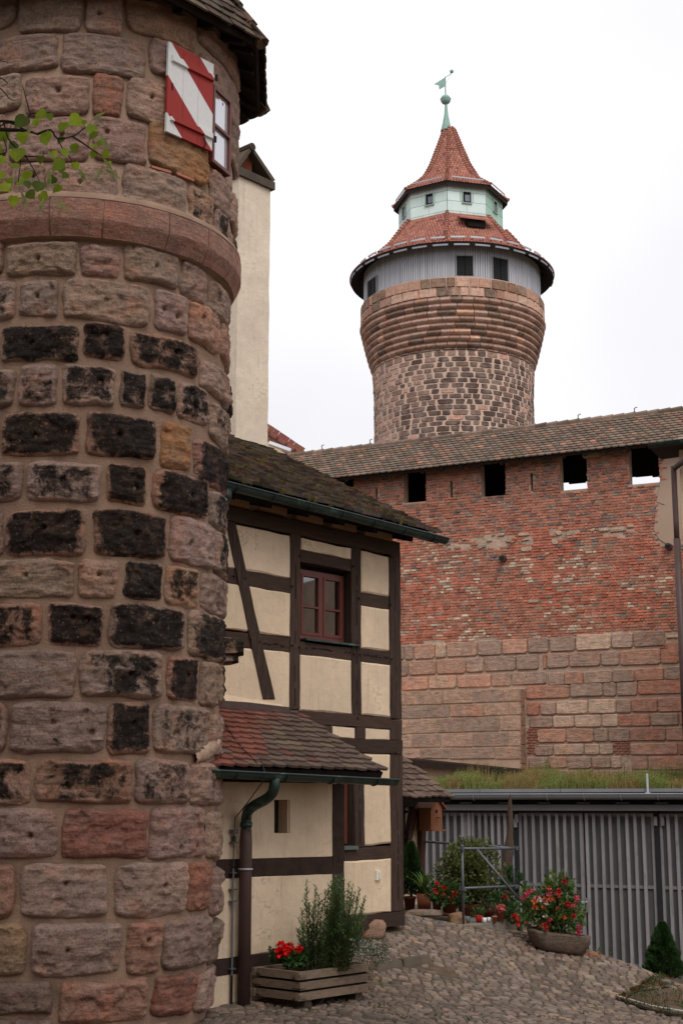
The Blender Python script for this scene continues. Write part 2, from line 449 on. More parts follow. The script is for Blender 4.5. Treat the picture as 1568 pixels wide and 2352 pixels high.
def pillow(fn, u0, u1, v0, v1, w0, w1, bev, jit=0.0, cut=0.18, rnd=random):
    """stone with an octagonal outline; fn(u,v,w) -> point. 22 triangles"""
    du, dv = u1 - u0, v1 - v0
    c = cut * min(du, dv)
    O = [(u0 + c, v0), (u1 - c, v0), (u1, v0 + c), (u1, v1 - c), (u1 - c, v1), (u0 + c, v1), (u0, v1 - c), (u0, v0 + c)]
    O = [(a + rnd.uniform(-jit, jit), b + rnd.uniform(-jit, jit)) for a, b in O]
    cu, cv = (u0 + u1) / 2, (v0 + v1) / 2
    fu, fv = 1 - 2 * bev / max(du, 1e-4), 1 - 2 * bev / max(dv, 1e-4)
    fu = max(fu, .3); fv = max(fv, .3)
    V = [fn(a, b, w0) for a, b in O] + [fn(a + (cu - a) * (1 - fu) * .35, b + (cv - b) * (1 - fv) * .35, w0 + (w1 - w0) * .65) for a, b in O] + \
        [fn(cu + (a - cu) * fu, cv + (b - cv) * fv, w1 + rnd.uniform(-jit, jit) * .3) for a, b in O]
    F = [(i, (i + 1) % 8, 8 + (i + 1) % 8, 8 + i) for i in range(8)] + [(8 + i, 8 + (i + 1) % 8, 16 + (i + 1) % 8, 16 + i) for i in range(8)] + [tuple(range(16, 24))]
    UV = [((a - u0) / du, (b - v0) / dv) for a, b in O] * 2 + [(.5 + ((a - u0) / du - .5) * fu, .5 + ((b - v0) / dv - .5) * fv) for a, b in O]
    return V, F, UV

_tile_cache = {}
def tile_geo(w, L, th, shape):
    r = {'round': .45, 'seg': .22, 'flat': .06}[shape] * w
    out = [(-w / 2, L), (-w / 2, r), (-w * .36, r * .36), (-w * .14, r * .04), (w * .14, r * .04), (w * .36, r * .36), (w / 2, r), (w / 2, L)]
    if shape == 'seg':
        out = [(-w / 2, L), (-w / 2, r), (-w * .3, r * .3), (0, 0), (w * .3, r * .3), (w / 2, r), (w / 2, L)]
    n = len(out)
    def zz(y): return th * (1.9 - 1.7 * y / L)
    V = [(x, y, zz(y) - th) for x, y in out] + [(x, y, zz(y)) for x, y in out]
    F = [tuple(range(2 * n - 1, n - 1, -1))] + [(i + 1, i, n + i, n + i + 1) for i in range(n - 1)]
    return V, F
def place_tiles(lst, name, mat, parent, w, L, th, shape, limit=LIM, rest='tile_field'):
    """lst of (Matrix 4x4 world, colour)"""
    V, F = tile_geo(w, L, th, shape)
    base = MB().add(V, F)
    me = None
    order = sorted(range(len(lst)), key=lambda i: -vis_size(lst[i][0].translation, w))
    PL = Matrix.Translation(-WLOC[parent])
    Vn = np.c_[np.array(V), np.ones(len(V))]
    rest_mb = MB()
    for k, i in enumerate(order):
        M, c = lst[i]
        if k < limit:
            if me is None:
                o = base.build(name, mat); me = o.data
                o.parent = parent
            else:
                o = bpy.data.objects.new(name, me); COL.objects.link(o); o.parent = parent
            o.matrix_local = PL @ M
            o.color = (*c[:3], 1)
        else:
            A = np.array(M)
            rest_mb.add((Vn @ A.T)[:, :3].tolist(), F, tuple(c))
    if rest_mb.f:
        rest_mb.build(rest, mat, parent, kind='stuff')
def roof_tiles(O, U, V, ulen, vlen, w, gauge, colf, inside=None, jit=0.006, skew=0.0):
    """list of tile matrices on the plane O + u*U + v*V (V up the slope)"""
    U = Vector(U).normalized(); V = Vector(V).normalized(); Nn = U.cross(V)
    out = []
    rows = int(vlen / gauge) + 1
    for r in range(rows):
        v = r * gauge
        n = int(ulen / w) + 2
        for k in range(n):
            u = (k + (0.5 if r % 2 else 0)) * w
            if u < -w * .6 or u > ulen + w * .1: continue
            if inside and not inside(u, v): continue
            a = random.uniform(-1, 1) * jit * 4
            lift = random.uniform(0, jit)
            P = O + U * (u + random.uniform(-jit, jit)) + V * (v + random.uniform(-jit, jit)) + Nn * lift
            U2 = (U * math.cos(a) + V * math.sin(a)); V2 = (V * math.cos(a) - U * math.sin(a))
            N2 = Nn + V * random.uniform(-1, 1) * jit * 3 + U * random.uniform(-1, 1) * jit * 3
            M = Matrix(((U2.x, V2.x, N2.x, P.x), (U2.y, V2.y, N2.y, P.y), (U2.z, V2.z, N2.z, P.z), (0, 0, 0, 1)))
            out.append((M, colf(u, v)))
    return out
def nz(x, y, z=0.0): return noise.noise(Vector((x, y, z)))
def fr(x, y, z, o=4): return noise.fractal(Vector((x, y, z)), 0.9, 2.1, o)
# ------------------------------------------------------------------ ground
TH = R_(42.04)
FAC = Frame((0.707, 17.5), TH)               # house front; u = 0 at its right corner, negative to the left
WANG = R_(180 - 65.407)
WAL = Frame((0, 0), WANG)
_p = at_depth(1200, 1400, 36.0); WAL.o = Vector((_p.x, _p.y, 0))
GAR = Frame((0, 0), WANG)
_p = at_depth(1450, 2215, 27.0); GAR.o = Vector((_p.x, _p.y, 0))

def smax(a, b, k=0.25):
    h = max(k - abs(a - b), 0) / k
    return max(a, b) + h * h * k * 0.25
def crest(X):
    xs = [(-6, 17.8), (.75, 18.1), (1.35, 18.0), (1.77, 18.03), (2.28, 18.1), (2.66, 18.03), (3.01, 17.8), (3.4, 17.55), (3.9, 17.16), (5.5, 16.1), (12, 15.6)]
    for (a, b), (c, d) in zip(xs, xs[1:]):
        if X <= c:
            return b + (d - b) * max(0, (X - a)) / (c - a)
    return 16
def ground_z(X, Y):
    Yc = crest(X)
    Ye = min(Y, Yc)
    Xe = max(min(X, 7), -4)
    b = 0.256
    z = smax(-3.82 - 0.15 * Xe + b * Ye, 0.115 - 0.085 * max(Xe, 0), 0.2)
    if Y > Yc:
        z -= min(0.26 * (Y - Yc) * min(1, (Y - Yc) / .8 + .2), 1.0 + z + .35)
        if X < 2.6: # flagged terrace under the pots stays up
            pass
    return z + 0.012 * nz(X * 1.3, Y * 1.3)

def build_ground():
    m = MB()
    xs = sorted(set([-600, -200, -60, -25, -12] + list(np.round(np.arange(-8, 12.01, .4), 2)) + [16, 25, 60, 200, 600]))
    ys = sorted(set([-600, -150, -40, -15, -5, 0, 4, 8] + list(np.round(np.arange(10, 16, .4), 2)) + list(np.round(np.arange(16, 20, .15), 2)) + list(np.round(np.arange(20, 30.01, .4), 2)) + [40, 60, 150, 400, 900]))
    vs_ = [(x, y, ground_z(x, y) - .010) for y in ys for x in xs]
    n = len(xs)
    fs = [(j * n + i, j * n + i + 1, (j + 1) * n + i + 1, (j + 1) * n + i) for j in range(len(ys) - 1) for i in range(n - 1)]
    m.add(vs_, fs)
    return tag(m.build('ground', 'ground', None, smooth=True), kind='structure')
GROUND = build_ground()

def on_ground(x, y):
    d = ray(x, y); t = 8.0
    for _ in range(400):
        P = CAMP + d * t
        if P.z < ground_z(P.x, P.y): break
        t += 0.05
    return CAMP + d * t

# cobbles: one by one on the ground that is in view
def build_cobbles():
    pv = MB(); 
    lst = []
    ta = R_(-12)
    rows = np.arange(11.8, 19.0, .094)
    for r, Y0 in enumerate(rows):
        x = -2.2 + random.uniform(0, .1)
        while x < 6.4:
            w = random.uniform(.065, .155)
            dd = random.uniform(.080, .092)
            X = x + w / 2; Y = Y0 + .10 * math.sin(X * 1.7 + Y0 * .4) + .12 * nz(X * .7, Y0 * .7) - .05 * X
            x += w + .006
            if Y > crest(X) + .7: continue
            px, py = proj((X, Y, ground_z(X, Y)))
            if px < 380 or px > 1640 or py > 2420: continue
            fu = (Vector((X, Y, 0)) - FAC.o)
            u_, p_ = fu.dot(FAC.u), fu.dot(FAC.n)
            if p_ < .02 and u_ < 0.05: continue
            if p_ < .74 and u_ < -1.85: continue
            if math.hypot(X - TX, Y - TY) < TR - .05: continue
            if in_bed(X + .05 * nz(X * 5, Y * 5), Y + .05 * nz(X * 5, Y * 5, 4)): continue
            if nz(X * 2.1, Y * 2.1, 5) > .56: continue
            z = ground_z(X, Y)
            h = random.uniform(.002, .009)
            g = random.uniform(.5, 1.35) * (1 + .25 * nz(X * .9, Y * .9, 2))
            t = random.random()
            tint = (g * 1.0, g * (.98 if t < .7 else 1.05), g * (.95 if t < .75 else 1.1)) if t < .93 else (g * 1.3, g * 1.15, g * 1.0)
            if Y < 13.9: tint = tuple(q * .82 for q in tint)
            an = random.uniform(-.25, .25) + ta * .4; ca, sa = math.cos(an), math.sin(an)
            sx, sy = (ground_z(X + .1, Y) - z) / .1, (ground_z(X, Y + .1) - z) / .1
            tl = random.uniform(-.06, .06)
            def fn(a, b, c_, X=X, Y=Y, z=z, ca=ca, sa=sa, sx=sx, sy=sy, tl=tl):
                dx, dy = a * ca - b * sa, a * sa + b * ca
                return (X + dx, Y + dy, z + dx * (sx + tl) + dy * sy + c_)
            V, F, UV = pillow(fn, -w / 2, w / 2, -dd / 2, dd / 2, -.04, h, .014, .008, .22)
            lst.append((V, F, tint, w))
    pieces(lst, 'cobble', 'cobble', PAVE, rest_name='cobble_field')
TX, TY, TR = -2.6155, 13.75, 1.4575
PAVE = MB().add([(-2.5, 11.5, ground_z(-2.5, 11.5) - .05), (6.5, 11.5, ground_z(6.5, 11.5) - .05), (6.5, 12, ground_z(6.5, 12) - .05), (-2.5, 12, ground_z(-2.5, 12) - .05)], [(0, 1, 2, 3)]).build('cobbled_pavement', 'ground')
PAVE['kind'] = 'structure'
_Z5 = lambda x, y: ((1550 + x * .7532) * .5742, (3100 + y * .7532) * .5742)
BEDP = [on_ground(*_Z5(x, y)) for x, y in ((1205, 1195), (1330, 1155), (1500, 1130), (1568, 1120), (1700, 1110), (1700, 1322), (1568, 1300), (1400, 1262), (1260, 1215))]
def in_bed(x, y):
    c = False; j = len(BEDP) - 1
    for i in range(len(BEDP)):
        a, b = BEDP[i], BEDP[j]
        if (a.y > y) != (b.y > y) and x < (b.x - a.x) * (y - a.y) / (b.y - a.y) + a.x: c = not c
        j = i
    return c
build_cobbles()

# ------------------------------------------------------------------ left round turret
def turret_R(z):
    """mortar radius by height"""
    if z < .9:
        return TR - .02 - .14 * ((.9 - z) / 1.3) ** 1.2
    return TR - .022
TUR = thing('round_turret', (TX, TY, -.4), 'round turret of big weathered sandstone blocks with black crusts and a striped shutter', 'tower')
def hit(x, y, R=TR):
    d = ray(x, y); X0, Y0 = TX, TY
    a = d.x ** 2 + d.y ** 2; b = -2 * (d.x * X0 + d.y * Y0); c = X0 * X0 + Y0 * Y0 - R * R
    D = b * b - 4 * a * c
    if D < 0: D = 0
    t = (-b - math.sqrt(D)) / 2 / a
    P = CAMP + d * t
    return math.atan2(P.y - Y0, P.x - X0), P.z
LEDGE_B, LEDGE_T = 5.06 + EYE, 5.46 + EYE
def cpt(a, r, z): return (TX + r * math.cos(a), TY + r * math.sin(a), z)
prof = []
z = -.6
while z < LEDGE_B:
    prof.append((turret_R(z), z)); z += .12
prof += [(TR - .022, LEDGE_B), (TR + .042, LEDGE_B + .002), (TR + .115, LEDGE_B + .15), (TR + .118, LEDGE_T - .06), (TR + .085, LEDGE_T - .02), (TR + .03, LEDGE_T - .015), (TR + .03, 7.75 + EYE)]
mm = MB()
mm.lathe((TX, TY, 0), prof, 96)
mm.v = [(TX + (v[0] - TX) * (1 + .006 * nz(v[0] * 3, v[1] * 3, v[2] * 3)), TY + (v[1] - TY) * (1 + .006 * nz(v[0] * 3, v[1] * 3, v[2] * 3)), v[2]) for v in mm.v]
mm.build('mortar_wall', 'mortar', TUR, True)

HUE = {'b': (1, 1, 1), 'r': (1.04, .86, .80), 'o': (1.12, .88, .56), 'g': (.94, .97, .97), 'p': (1.08, 1.03, 1.02), 'y': (1.08, 1.02, .86), 'd': (.75, .78, .80), 'R': (.86, .58, .52)}
def big_stone(x0, x1, y0, y1, crust=0.0, hue='b', boss=.035, hole=None, R0=None, sharp=False):
    ym, xm = (y0 + y1) / 2, (max(x0, -70) + min(x1, 520)) / 2
    r0 = R0 or TR
    xr = min(x1, 538)
    a0 = hit(x0, ym, r0)[0]; a1 = hit(xr, ym, r0)[0]
    if x1 > 505 and R0 is None: a1 = hit(507, ym, r0)[0] + .32
    if x1 > 538: a1 = hit(538, ym, r0)[0] + .3
    # heights: y values are given where the course is read off, near the stone's own middle
    z1 = hit(xm, y0, r0)[1]; z0 = hit(xm, y1, r0)[1]
    if a1 - a0 < .03: return
    W = (a1 - a0) * r0; H = z1 - z0
    nu = max(6, min(56, int(W / .0125))); nv = max(6, min(40, int(H / .0125)))
    sd0 = random.uniform(0, 50)
    vs_ = []; uvs = []; fs = []
    asym = random.uniform(-.6, .6), random.uniform(-.5, .7)
    am = random.uniform(.6, 1.2)
    holes = hole if hole is not None else ([(random.uniform(.3, .7), random.uniform(.3, .65))] if random.random() < .6 else [])
    for j in range(nv + 1):
        for i in range(nu + 1):
            p = i / nu * 2 - 1; q = j / nv * 2 - 1
            # crowd grid lines to the border
            p = math.copysign(abs(p) ** .85, p); q = math.copysign(abs(q) ** .85, q)
            kx = 0 if sharp else .035 * min(H, W) / W * 2
            kz = 0 if sharp else .035 * min(H, W) / H * 2
            pp = p * (1 - kx * 1.6 * abs(q) ** 8); qq = q * (1 - kz * 1.6 * abs(p) ** 8)
            a = a0 + (a1 - a0) * (pp + 1) / 2; z = z0 + H * (qq + 1) / 2
            edge = max(abs(p), abs(q))
            d = min((1 - abs(p)) * W / 2, (1 - abs(q)) * H / 2)
            # outline wobble
            wob = .026 * edge ** 4
            a += wob / r0 * (fr(a * 4, z * 5, sd0, 3)) ; z += wob * (fr(a * 4 + 9, z * 5, sd0, 3))
            s_ = a * r0
            rise = 1 - math.exp(-d / .009)
            body = math.exp(-max(0, .038 - d) / .022) if d < .038 else 1
            n1 = fr(s_ * 3.2, z * 3.6, sd0 + 3, 4); n2 = fr(s_ * 11, z * 13, sd0 + 8, 4)
            lay = fr(s_ * 2.2, z * 16, sd0 + 20, 3)
            h = -.016 + .032 * rise
            h += boss * am * body * rise * (.50 + .5 * (asym[0] * p * .5 + asym[1] * q * .5) + .55 * n1)
            h += (.015 * n2 + .010 * lay + .006 * fr(s_ * 38, z * 42, sd0 + 30, 3)) * rise * (1.0 if not sharp else .25)
            # broken ledges
            if boss > .02:
                brk = fr(s_ * 1.9 + 40, z * 2.4, sd0, 3)
                if brk > .12: h -= min((brk - .12) * 1.2, .018) * rise
            u_, v_ = (p + 1) / 2, (q + 1) / 2
            for hu, hv in holes:
                dh = math.hypot((u_ - hu) * W, (v_ - hv) * H)
                if dh < .05: h -= .06 * max(0, min(1, 1.6 * (1 - dh / .026))) + .012 * (1 - dh / .05)
            r = r0 + h + (turret_R(z) - (TR - .022) if R0 is None else 0)
            vs_.append(cpt(a, r, z)); uvs.append((u_, v_))
    for j in range(nv):
        for i in range(nu):
            k = j * (nu + 1) + i
            fs.append((k, k + 1, k + nu + 2, k + nu + 1))
    hc = HUE[hue]; g = random.uniform(.88, 1.14)
    t = (hc[0] * g, hc[1] * g * random.uniform(.97, 1.04), hc[2] * g * random.uniform(.95, 1.06), crust)
    MB().add(vs_, fs, t, uvs).build('stone_block', 'turret_stone', TUR, True)

S = big_stone
UP = TR + .055
def course(rows, **k):
    for r in rows:
        S(r[0], r[1], r[2], r[3], r[4] if len(r) > 4 else 0, r[5] if len(r) > 5 else 'b', hole=(r[6] if len(r) > 6 else None), **k)
# above the ledge (x0, x1, ytop, ybottom, crust, hue)
course([(-90, 38, -40, 72, 0, 'b'), (42, 190, -38, 74, 0, 'g'), (197, 284, -36, 76, 0, 'b'), (290, 452, -28, 92, 0, 'y', []), (458, 545, 2, 122, 0, 'b', []),
        (-90, 133, 82, 165, 0, 'b'), (142, 336, 78, 172, 0, 'g'), (345, 452, 100, 182, 0, 'b', []), (458, 550, 132, 232, 0, 'b', []),
        (-90, 50, 176, 262, 0, 'g'), (57, 208, 172, 262, 0, 'p', [(.52, .6)]), (214, 284, 170, 268, 0, 'R', []), (290, 385, 182, 280, 0, 'p', [(.6, .6)]), (391, 470, 195, 296, 0, 'b', []), (534, 552, 250, 360, 0, 'b', []),
        (-90, 14, 268, 365, 0, 'b'), (20, 208, 268, 366, 0, 'p'), (214, 338, 272, 372, 0, 'p', [(.25, .65)]), (343, 480, 292, 402, 0, 'o', []), (482, 529, 395, 482, 0, 'b', []), (533, 552, 425, 500, 0, 'b', []),
        (-90, 27, 374, 452, 0, 'r'), (33, 102, 374, 452, 0, 'b'), (108, 273, 374, 454, 0, 'b'), (281, 428, 386, 484, 0, 'g', []), (434, 490, 436, 520, .45, 'y', []), (494, 522, 482, 560, .5, 'b', []), (525, 552, 520, 600, .75, 'b', [])], R0=UP, boss=.018)
# below the ledge
course([(-90, 8, 556, 636), (15, 177, 556, 634, 0, 'b', [(.48, .5)]), (183, 275, 560, 634, 0, 'p', []), (284, 411, 568, 652, 0, 'b', [(.55, .5)]), (416, 475, 605, 690, 0, 'b'), (480, 530, 650, 730, 0, 'b'),
        (-90, 36, 650, 738, .35, 'b'), (43, 136, 642, 728, 0, 'g', [(.48, .55)]), (143, 348, 642, 738, 0, 'b', [(.48, .5)]), (355, 430, 668, 762, 0, 'b', [(.25, .5), (.65, .4)]), (435, 505, 700, 795, 0, 'r'), (508, 540, 745, 830, 0, 'r')])
course([(-90, -6, 752, 835, .9), (3, 184, 745, 830, .93, 'b', [(.42, .5)]), (190, 288, 742, 820, .93, 'r', [(.5, .65)]), (300, 456, 770, 850, .66, 'r', [(.6, .6)]), (461, 512, 832, 905, .05, 'p'), (515, 540, 872, 950, .8),
        (-90, 33, 848, 938, .5, 'd'), (43, 132, 838, 930, .42, 'b', []), (143, 267, 838, 930, .66, 'g', [(.7, .6)]), (278, 336, 850, 938, .66, 'd', []), (343, 403, 862, 946, .62, 'd', []), (409, 480, 882, 970, .55, 'b'), (484, 540, 930, 1020, .3, 'b')], boss=.045)
course([(-90, -3, 950, 1048, .9), (4, 184, 946, 1046, .93, 'r', [(.45, .45)]), (195, 360, 950, 1050, .9, 'r', [(.45, .5)]), (370, 438, 972, 1075, 0, 'o', []), (446, 540, 1015, 1115, .85, 'r'),
        (-90, 50, 1060, 1152, .5, 'g'), (61, 232, 1060, 1154, .5, 'g', [(.5, .55)]), (246, 340, 1066, 1158, .85, 'r'), (354, 478, 1086, 1180, .88, 'r', [(.58, .5)]), (482, 540, 1130, 1215, .6, 'd')], boss=.045)
course([(-90, 5, 1170, 1280, .8), (13, 197, 1168, 1277, .8, 'r', [(.5, .6)]), (213, 385, 1172, 1278, .93, 'r', [(.55, .5)]), (392, 490, 1188, 1300, 0, 'g'), (492, 540, 1220, 1325, .6, 'g'),
        (-90, 174, 1284, 1372, .1, 'g'), (181, 272, 1284, 1374, .05, 'y', [(.5, .6)]), (287, 373, 1292, 1378, .9, 'd', []), (381, 458, 1300, 1390, .45, 'y', []), (462, 540, 1320, 1410, .2, 'g')], boss=.05)
course([(-90, 98, 1386, 1484, .62, 'r'), (109, 238, 1384, 1484, .85, 'r', [(.45, .65), (.7, .6)]), (252, 424, 1388, 1490, .9, 'b', [(.55, .6)]), (436, 540, 1405, 1515, .85, 'b'),
        (-90, 173, 1492, 1604, .12, 'g'), (184, 372, 1492, 1602, .58, 'b', [(.58, .5)]), (386, 456, 1508, 1612, .85, 'r', [(.6, .6)]), (460, 500, 1520, 1622, .08, 'b'), (503, 540, 1530, 1620, .7, 'b')], boss=.045)
course([(-90, 16, 1612, 1730, .5, 'b'), (21, 245, 1612, 1728, .18, 'g', [(.45, .6), (.85, .4)]), (250, 347, 1612, 1732, .82, 'r', [(.55, .6)]), (353, 478, 1618, 1732, .38, 'g', [(.65, .5), (.3, .4)]), (482, 540, 1640, 1738, .1, 'b'),
        (-90, 72, 1742, 1847, .5, 'r'), (80, 303, 1744, 1846, .46, 'r'), (311, 432, 1744, 1848, .40, 'b', [(.5, .6)]), (440, 540, 1752, 1852, .25, 'b', []),
        (-90, 132, 1855, 1972, .15, 'b', [(.75, .45)]), (143, 341, 1857, 1974, .12, 'R', []), (346, 472, 1855, 1970, .12, 'b', [(.45, .2), (.8, .2)]), (476, 540, 1862, 1975, .1, 'b')], boss=.04)
course([(-90, 34, 1981, 2110, .1, 'r'), (47, 252, 1982, 2110, 0, 'b', [(.5, .62)]), (266, 430, 1981, 2104, .1, 'b', [(.62, .55)]), (433, 482, 1981, 2095, 0, 'R', []), (485, 540, 1990, 2100, 0, 'b', []),
        (-90, 62, 2120, 2244, .05, 'y'), (70, 281, 2121, 2244, .05, 'b'), (291, 373, 2114, 2240, .05, 'r'), (378, 482, 2108, 2228, .05, 'd', []), (485, 540, 2110, 2210, .05, 'd', []),
        (-90, 120, 2256, 2336, .3, 'd', []), (134, 348, 2254, 2352, .05, 'r', []), (359, 458, 2238, 2335, .05, 'R', []), (462, 530, 2225, 2320, 0, 'b', []),
        (-90, 20, 2346, 2420, 0, 'd', []), (26, 120, 2346, 2420, 0, 'd', []), (126, 230, 2362, 2440, 0, 'r', []), (240, 400, 2362, 2440, 0, 'b', [])], boss=.05)
# scratched letters on one block
def letters():
    m = MB()
    for pts in ([(246, 1952), (253, 1938), (260, 1951)], [(249, 1946), (258, 1945)], [(267, 1952), (269, 1938), (277, 1946), (286, 1936), (291, 1950)]):
        P = []
        for x, y in pts:
            a, z = hit(x, y, TR + .055); P.append(Vector(cpt(a, TR + .052, z)))
        for a, b in zip(P, P[1:]): m.bar(a, b, .005, .008, (math.cos(-1.2), math.sin(-1.2), .2))
    m.build('scratched_letters', 'brown_pipe', TUR)
letters()
# the projecting black console on the right flank
def console():
    m = MB()
    c = FAC.P(-3.0, .36, 0)
    a0 = hit(507, 1470)[0] + .18
    z0 = hit(500, 1515)[1]; z1 = hit(500, 1452)[1]
    rr = random.Random(3)
    def fn(u, v, w): return cpt(a0 + u, TR + w, v)
    V, F, UV = pillow(fn, -.10, .08, z0 + .05, z1, -.05, .21, .03, .012, .25, rr)
    m.add(V, F, (.8, .8, .7, .9), UV)
    V, F, UV = pillow(fn, -.08, .07, z0 - .02, z0 + .13, -.05, .16, .03, .012, .25, rr)
    m.add(V, F, (.7, .7, .7, .9), UV)
    m.build('stone_console', 'turret_stone', TUR, False)
console()
# string course: moulded blocks
def ledge():
    js = [-150, -40, 118, 237, 383, 470, 522]
    an = [hit(x, 480, TR + .07)[0] for x in js] + [hit(522, 480)[0] + .32, hit(522, 480)[0] + .7]
    an[0] = an[1] - .3
    P = [(-.03, LEDGE_B + .005), (.055, LEDGE_B + .005), (.125, LEDGE_B + .14), (.13, LEDGE_B + .16), (.13, LEDGE_T - .06), (.10, LEDGE_T - .02), (-.03, LEDGE_T)]
    for a0, a1 in zip(an, an[1:]):
        a0 += .004; a1 -= .004
        n = 12; V = []; F = []
        for i in range(n + 1):
            a = a0 + (a1 - a0) * i / n
            for k, (r, z) in enumerate(P):
                V.append(cpt(a, TR + r + .006 * nz(a * 6, z * 4, k), z + .006 * nz(a * 5, k * 3, 2)))
        m_ = len(P)
        for i in range(n):
            for k in range(m_ - 1): F.append((i * m_ + k, (i + 1) * m_ + k, (i + 1) * m_ + k + 1, i * m_ + k + 1))
        F.append(tuple(range(m_))[::-1]); F.append(tuple(n * m_ + k for k in range(m_)))
        g = random.uniform(.92, 1.1)
        o = MB().add(V, F, (1.02 * g, .78 * g, .74 * g, 0), [(.5, .5)] * len(V)).build('string_course_block', 'turret_stone', TUR)
ledge()
# mortar skirt on top of the ledge
MB().lathe((TX, TY, 0), [(TR + .128, LEDGE_T - .045), (TR + .122, LEDGE_T - .012), (TR + .095, LEDGE_T + .018), (TR + .05, LEDGE_T + .06), (TR + .02, LEDGE_T + .10)], 96).build('mortar_skirt', 'mortar', TUR, True)
# thin red bricks under the ochre stone
for xa, xb, y in ((346, 393, 388), (402, 444, 404)):
    a0, z = hit(xa, y, UP); a1, _ = hit(xb, y, UP); zz = hit((xa + xb) / 2, y + 2, UP)[1]
    V, F, UV = pillow(lambda u, v, w: cpt(u, UP + w, v), a0, a1, zz - .018, zz + .014, -.03, .022, .004, .003)
    MB().add(V, F, (1, 1, 1, 0), UV).build('brick', 'brick', TUR)

# turret roof: eight-sided
RE, RZ, PH = 1.90, 7.5 + EYE, R_(-20)
APZ = RZ + 3.0
def tv(k, r=RE, z=RZ): return Vector((TX + r * math.cos(PH + k * math.pi / 4), TY + r * math.sin(PH + k * math.pi / 4), z))
ap = Vector((TX, TY, APZ))
m = MB()
RIDX = list(range(8))
V = [tv(k) for k in RIDX] + [ap] + [tv(k, RE - .03, RZ - .05) for k in RIDX] + [tv(k, 1.2, RZ + .32) for k in RIDX]
F = [(k, (k + 1) % 8, 8) for k in range(8)] + [(9 + k, 9 + (k + 1) % 8, (k + 1) % 8, k) for k in range(8)] + [(17 + k, 17 + (k + 1) % 8, 9 + (k + 1) % 8, 9 + k) for k in range(8)]
m.add(V, F)
TROOF = m.build('roof', 'shade_dark_timber', TUR)
tl_ = []
for k in (-2, -1, 0, 1):
    A, B = tv(k), tv(k + 1)
    U = (B - A); L = U.length; U.normalize()
    mid = (A + B) / 2; Vv = (ap - mid); vl = Vv.length; Vv.normalize()
    Nn = U.cross(Vv)
    def ins(u, v, L=L, vl=vl):
        t = v / vl; return L * t / 2 - .05 < u < L * (1 - t / 2) + .05 and v < 1.7
    def cf(u, v):
        g = random.uniform(.5, 1.1); return (g, g * random.uniform(.85, 1.0), g * random.uniform(.8, 1), 0)
    tl_ += roof_tiles(A + Nn * .012 - Vv * .05, U, Vv, L, 1.8, .16, .14, cf, ins, .010)
place_tiles(tl_, 'roof_tile', 'moss_tile', TROOF, .155, .26, .02, 'flat', 220)
for k in (-1, 0, 1, 2):
    a, b = tv(k), ap
    d = (b - a).normalized()
    for i in range(10):
        p = a + d * (i * .27 - .08)
        o = MB().tube([p + Vector((0, 0, .035)), p + d * .34 + Vector((0, 0, .02))], [.075, .055], 8, (1.0, .8, .7)).build('ridge_tile', 'moss_tile', TROOF)
# rafter feet under the eave
for k in range(-3, 4):
    for t in np.linspace(.08, .92, 4):
        p = tv(k, RE - .06, RZ - .03) * (1 - t) + tv(k + 1, RE - .06, RZ - .03) * t
        q = Vector((TX, TY, p.z)) + (Vector((p.x, p.y, 0)) - Vector((TX, TY, 0))) * .72 + Vector((0, 0, .2))
        MB().bar(p, q, .07, .09).build('rafter', 'shade_dark_timber', TROOF)

# window and striped shutter high on the turret
def pR(x, y, R):
    a, z = hit(x, y, R); return Vector(cpt(a, R, z))
RW = UP + .03
TL, TRr = pR(486, 196, RW), pR(527, 232, RW)
BL, BR = pR(483, 371, RW), pR(526, 409, RW)
ua = (Vector((TRr.x, TRr.y, 0)) - Vector((TL.x, TL.y, 0))); ua.normalize()
# frame oriented along the chord
ww = math.hypot(TRr.x - TL.x, TRr.y - TL.y)
ztop, zbot = (TL.z + TRr.z) / 2, (BL.z + BR.z) / 2
na = Vector((ua.y, -ua.x, 0))
wo_ = Vector((TL.x, TL.y, 0))
WIN = MB()
fwd = .05
def wf(u, z, w): return wo_ + ua * u + na * w + Vector((0, 0, z))
for (u0, u1, z0, z1) in ((0, .035, zbot, ztop), (ww - .035, ww, zbot, ztop), (.035, ww - .035, ztop - .035, ztop), (.035, ww - .035, zbot, zbot + .035), (.035, ww - .035, (zbot + ztop) / 2 - .015, (zbot + ztop) / 2 + .015)):
    WIN.hexa([wf(u0, z0, -.1), wf(u1, z0, -.1), wf(u1, z1, -.1), wf(u0, z1, -.1), wf(u0, z0, .03), wf(u1, z0, .03), wf(u1, z1, .03), wf(u0, z1, .03)])
WINO = WIN.build('window', 'red_frame', TUR)
b = NB('sky_reflecting_pane')
c, _ = tinted(b, (.75, .77, .8))  # pale tone puts the white sky's reflection into the pane's colour
MAT['mirror_pane'] = finish(b, c, .08, (), .9, .55)
for z0, z1 in ((zbot + .035, (zbot + ztop) / 2 - .015), ((zbot + ztop) / 2 + .015, ztop - .035)):
    MB().hexa([wf(.035, z0, -.03), wf(ww - .035, z0, -.03), wf(ww - .035, z1, -.03), wf(.035, z1, -.03), wf(.035, z0, .0), wf(ww - .035, z0, .0), wf(ww - .035, z1, .0), wf(.035, z1, .0)]).build('pane', 'mirror_pane', WINO)
# shutter
sdir = -FAC.u
H0 = wf(-.035, 0, .02)
rt, rb = ray(482, 352), None
w_s = None
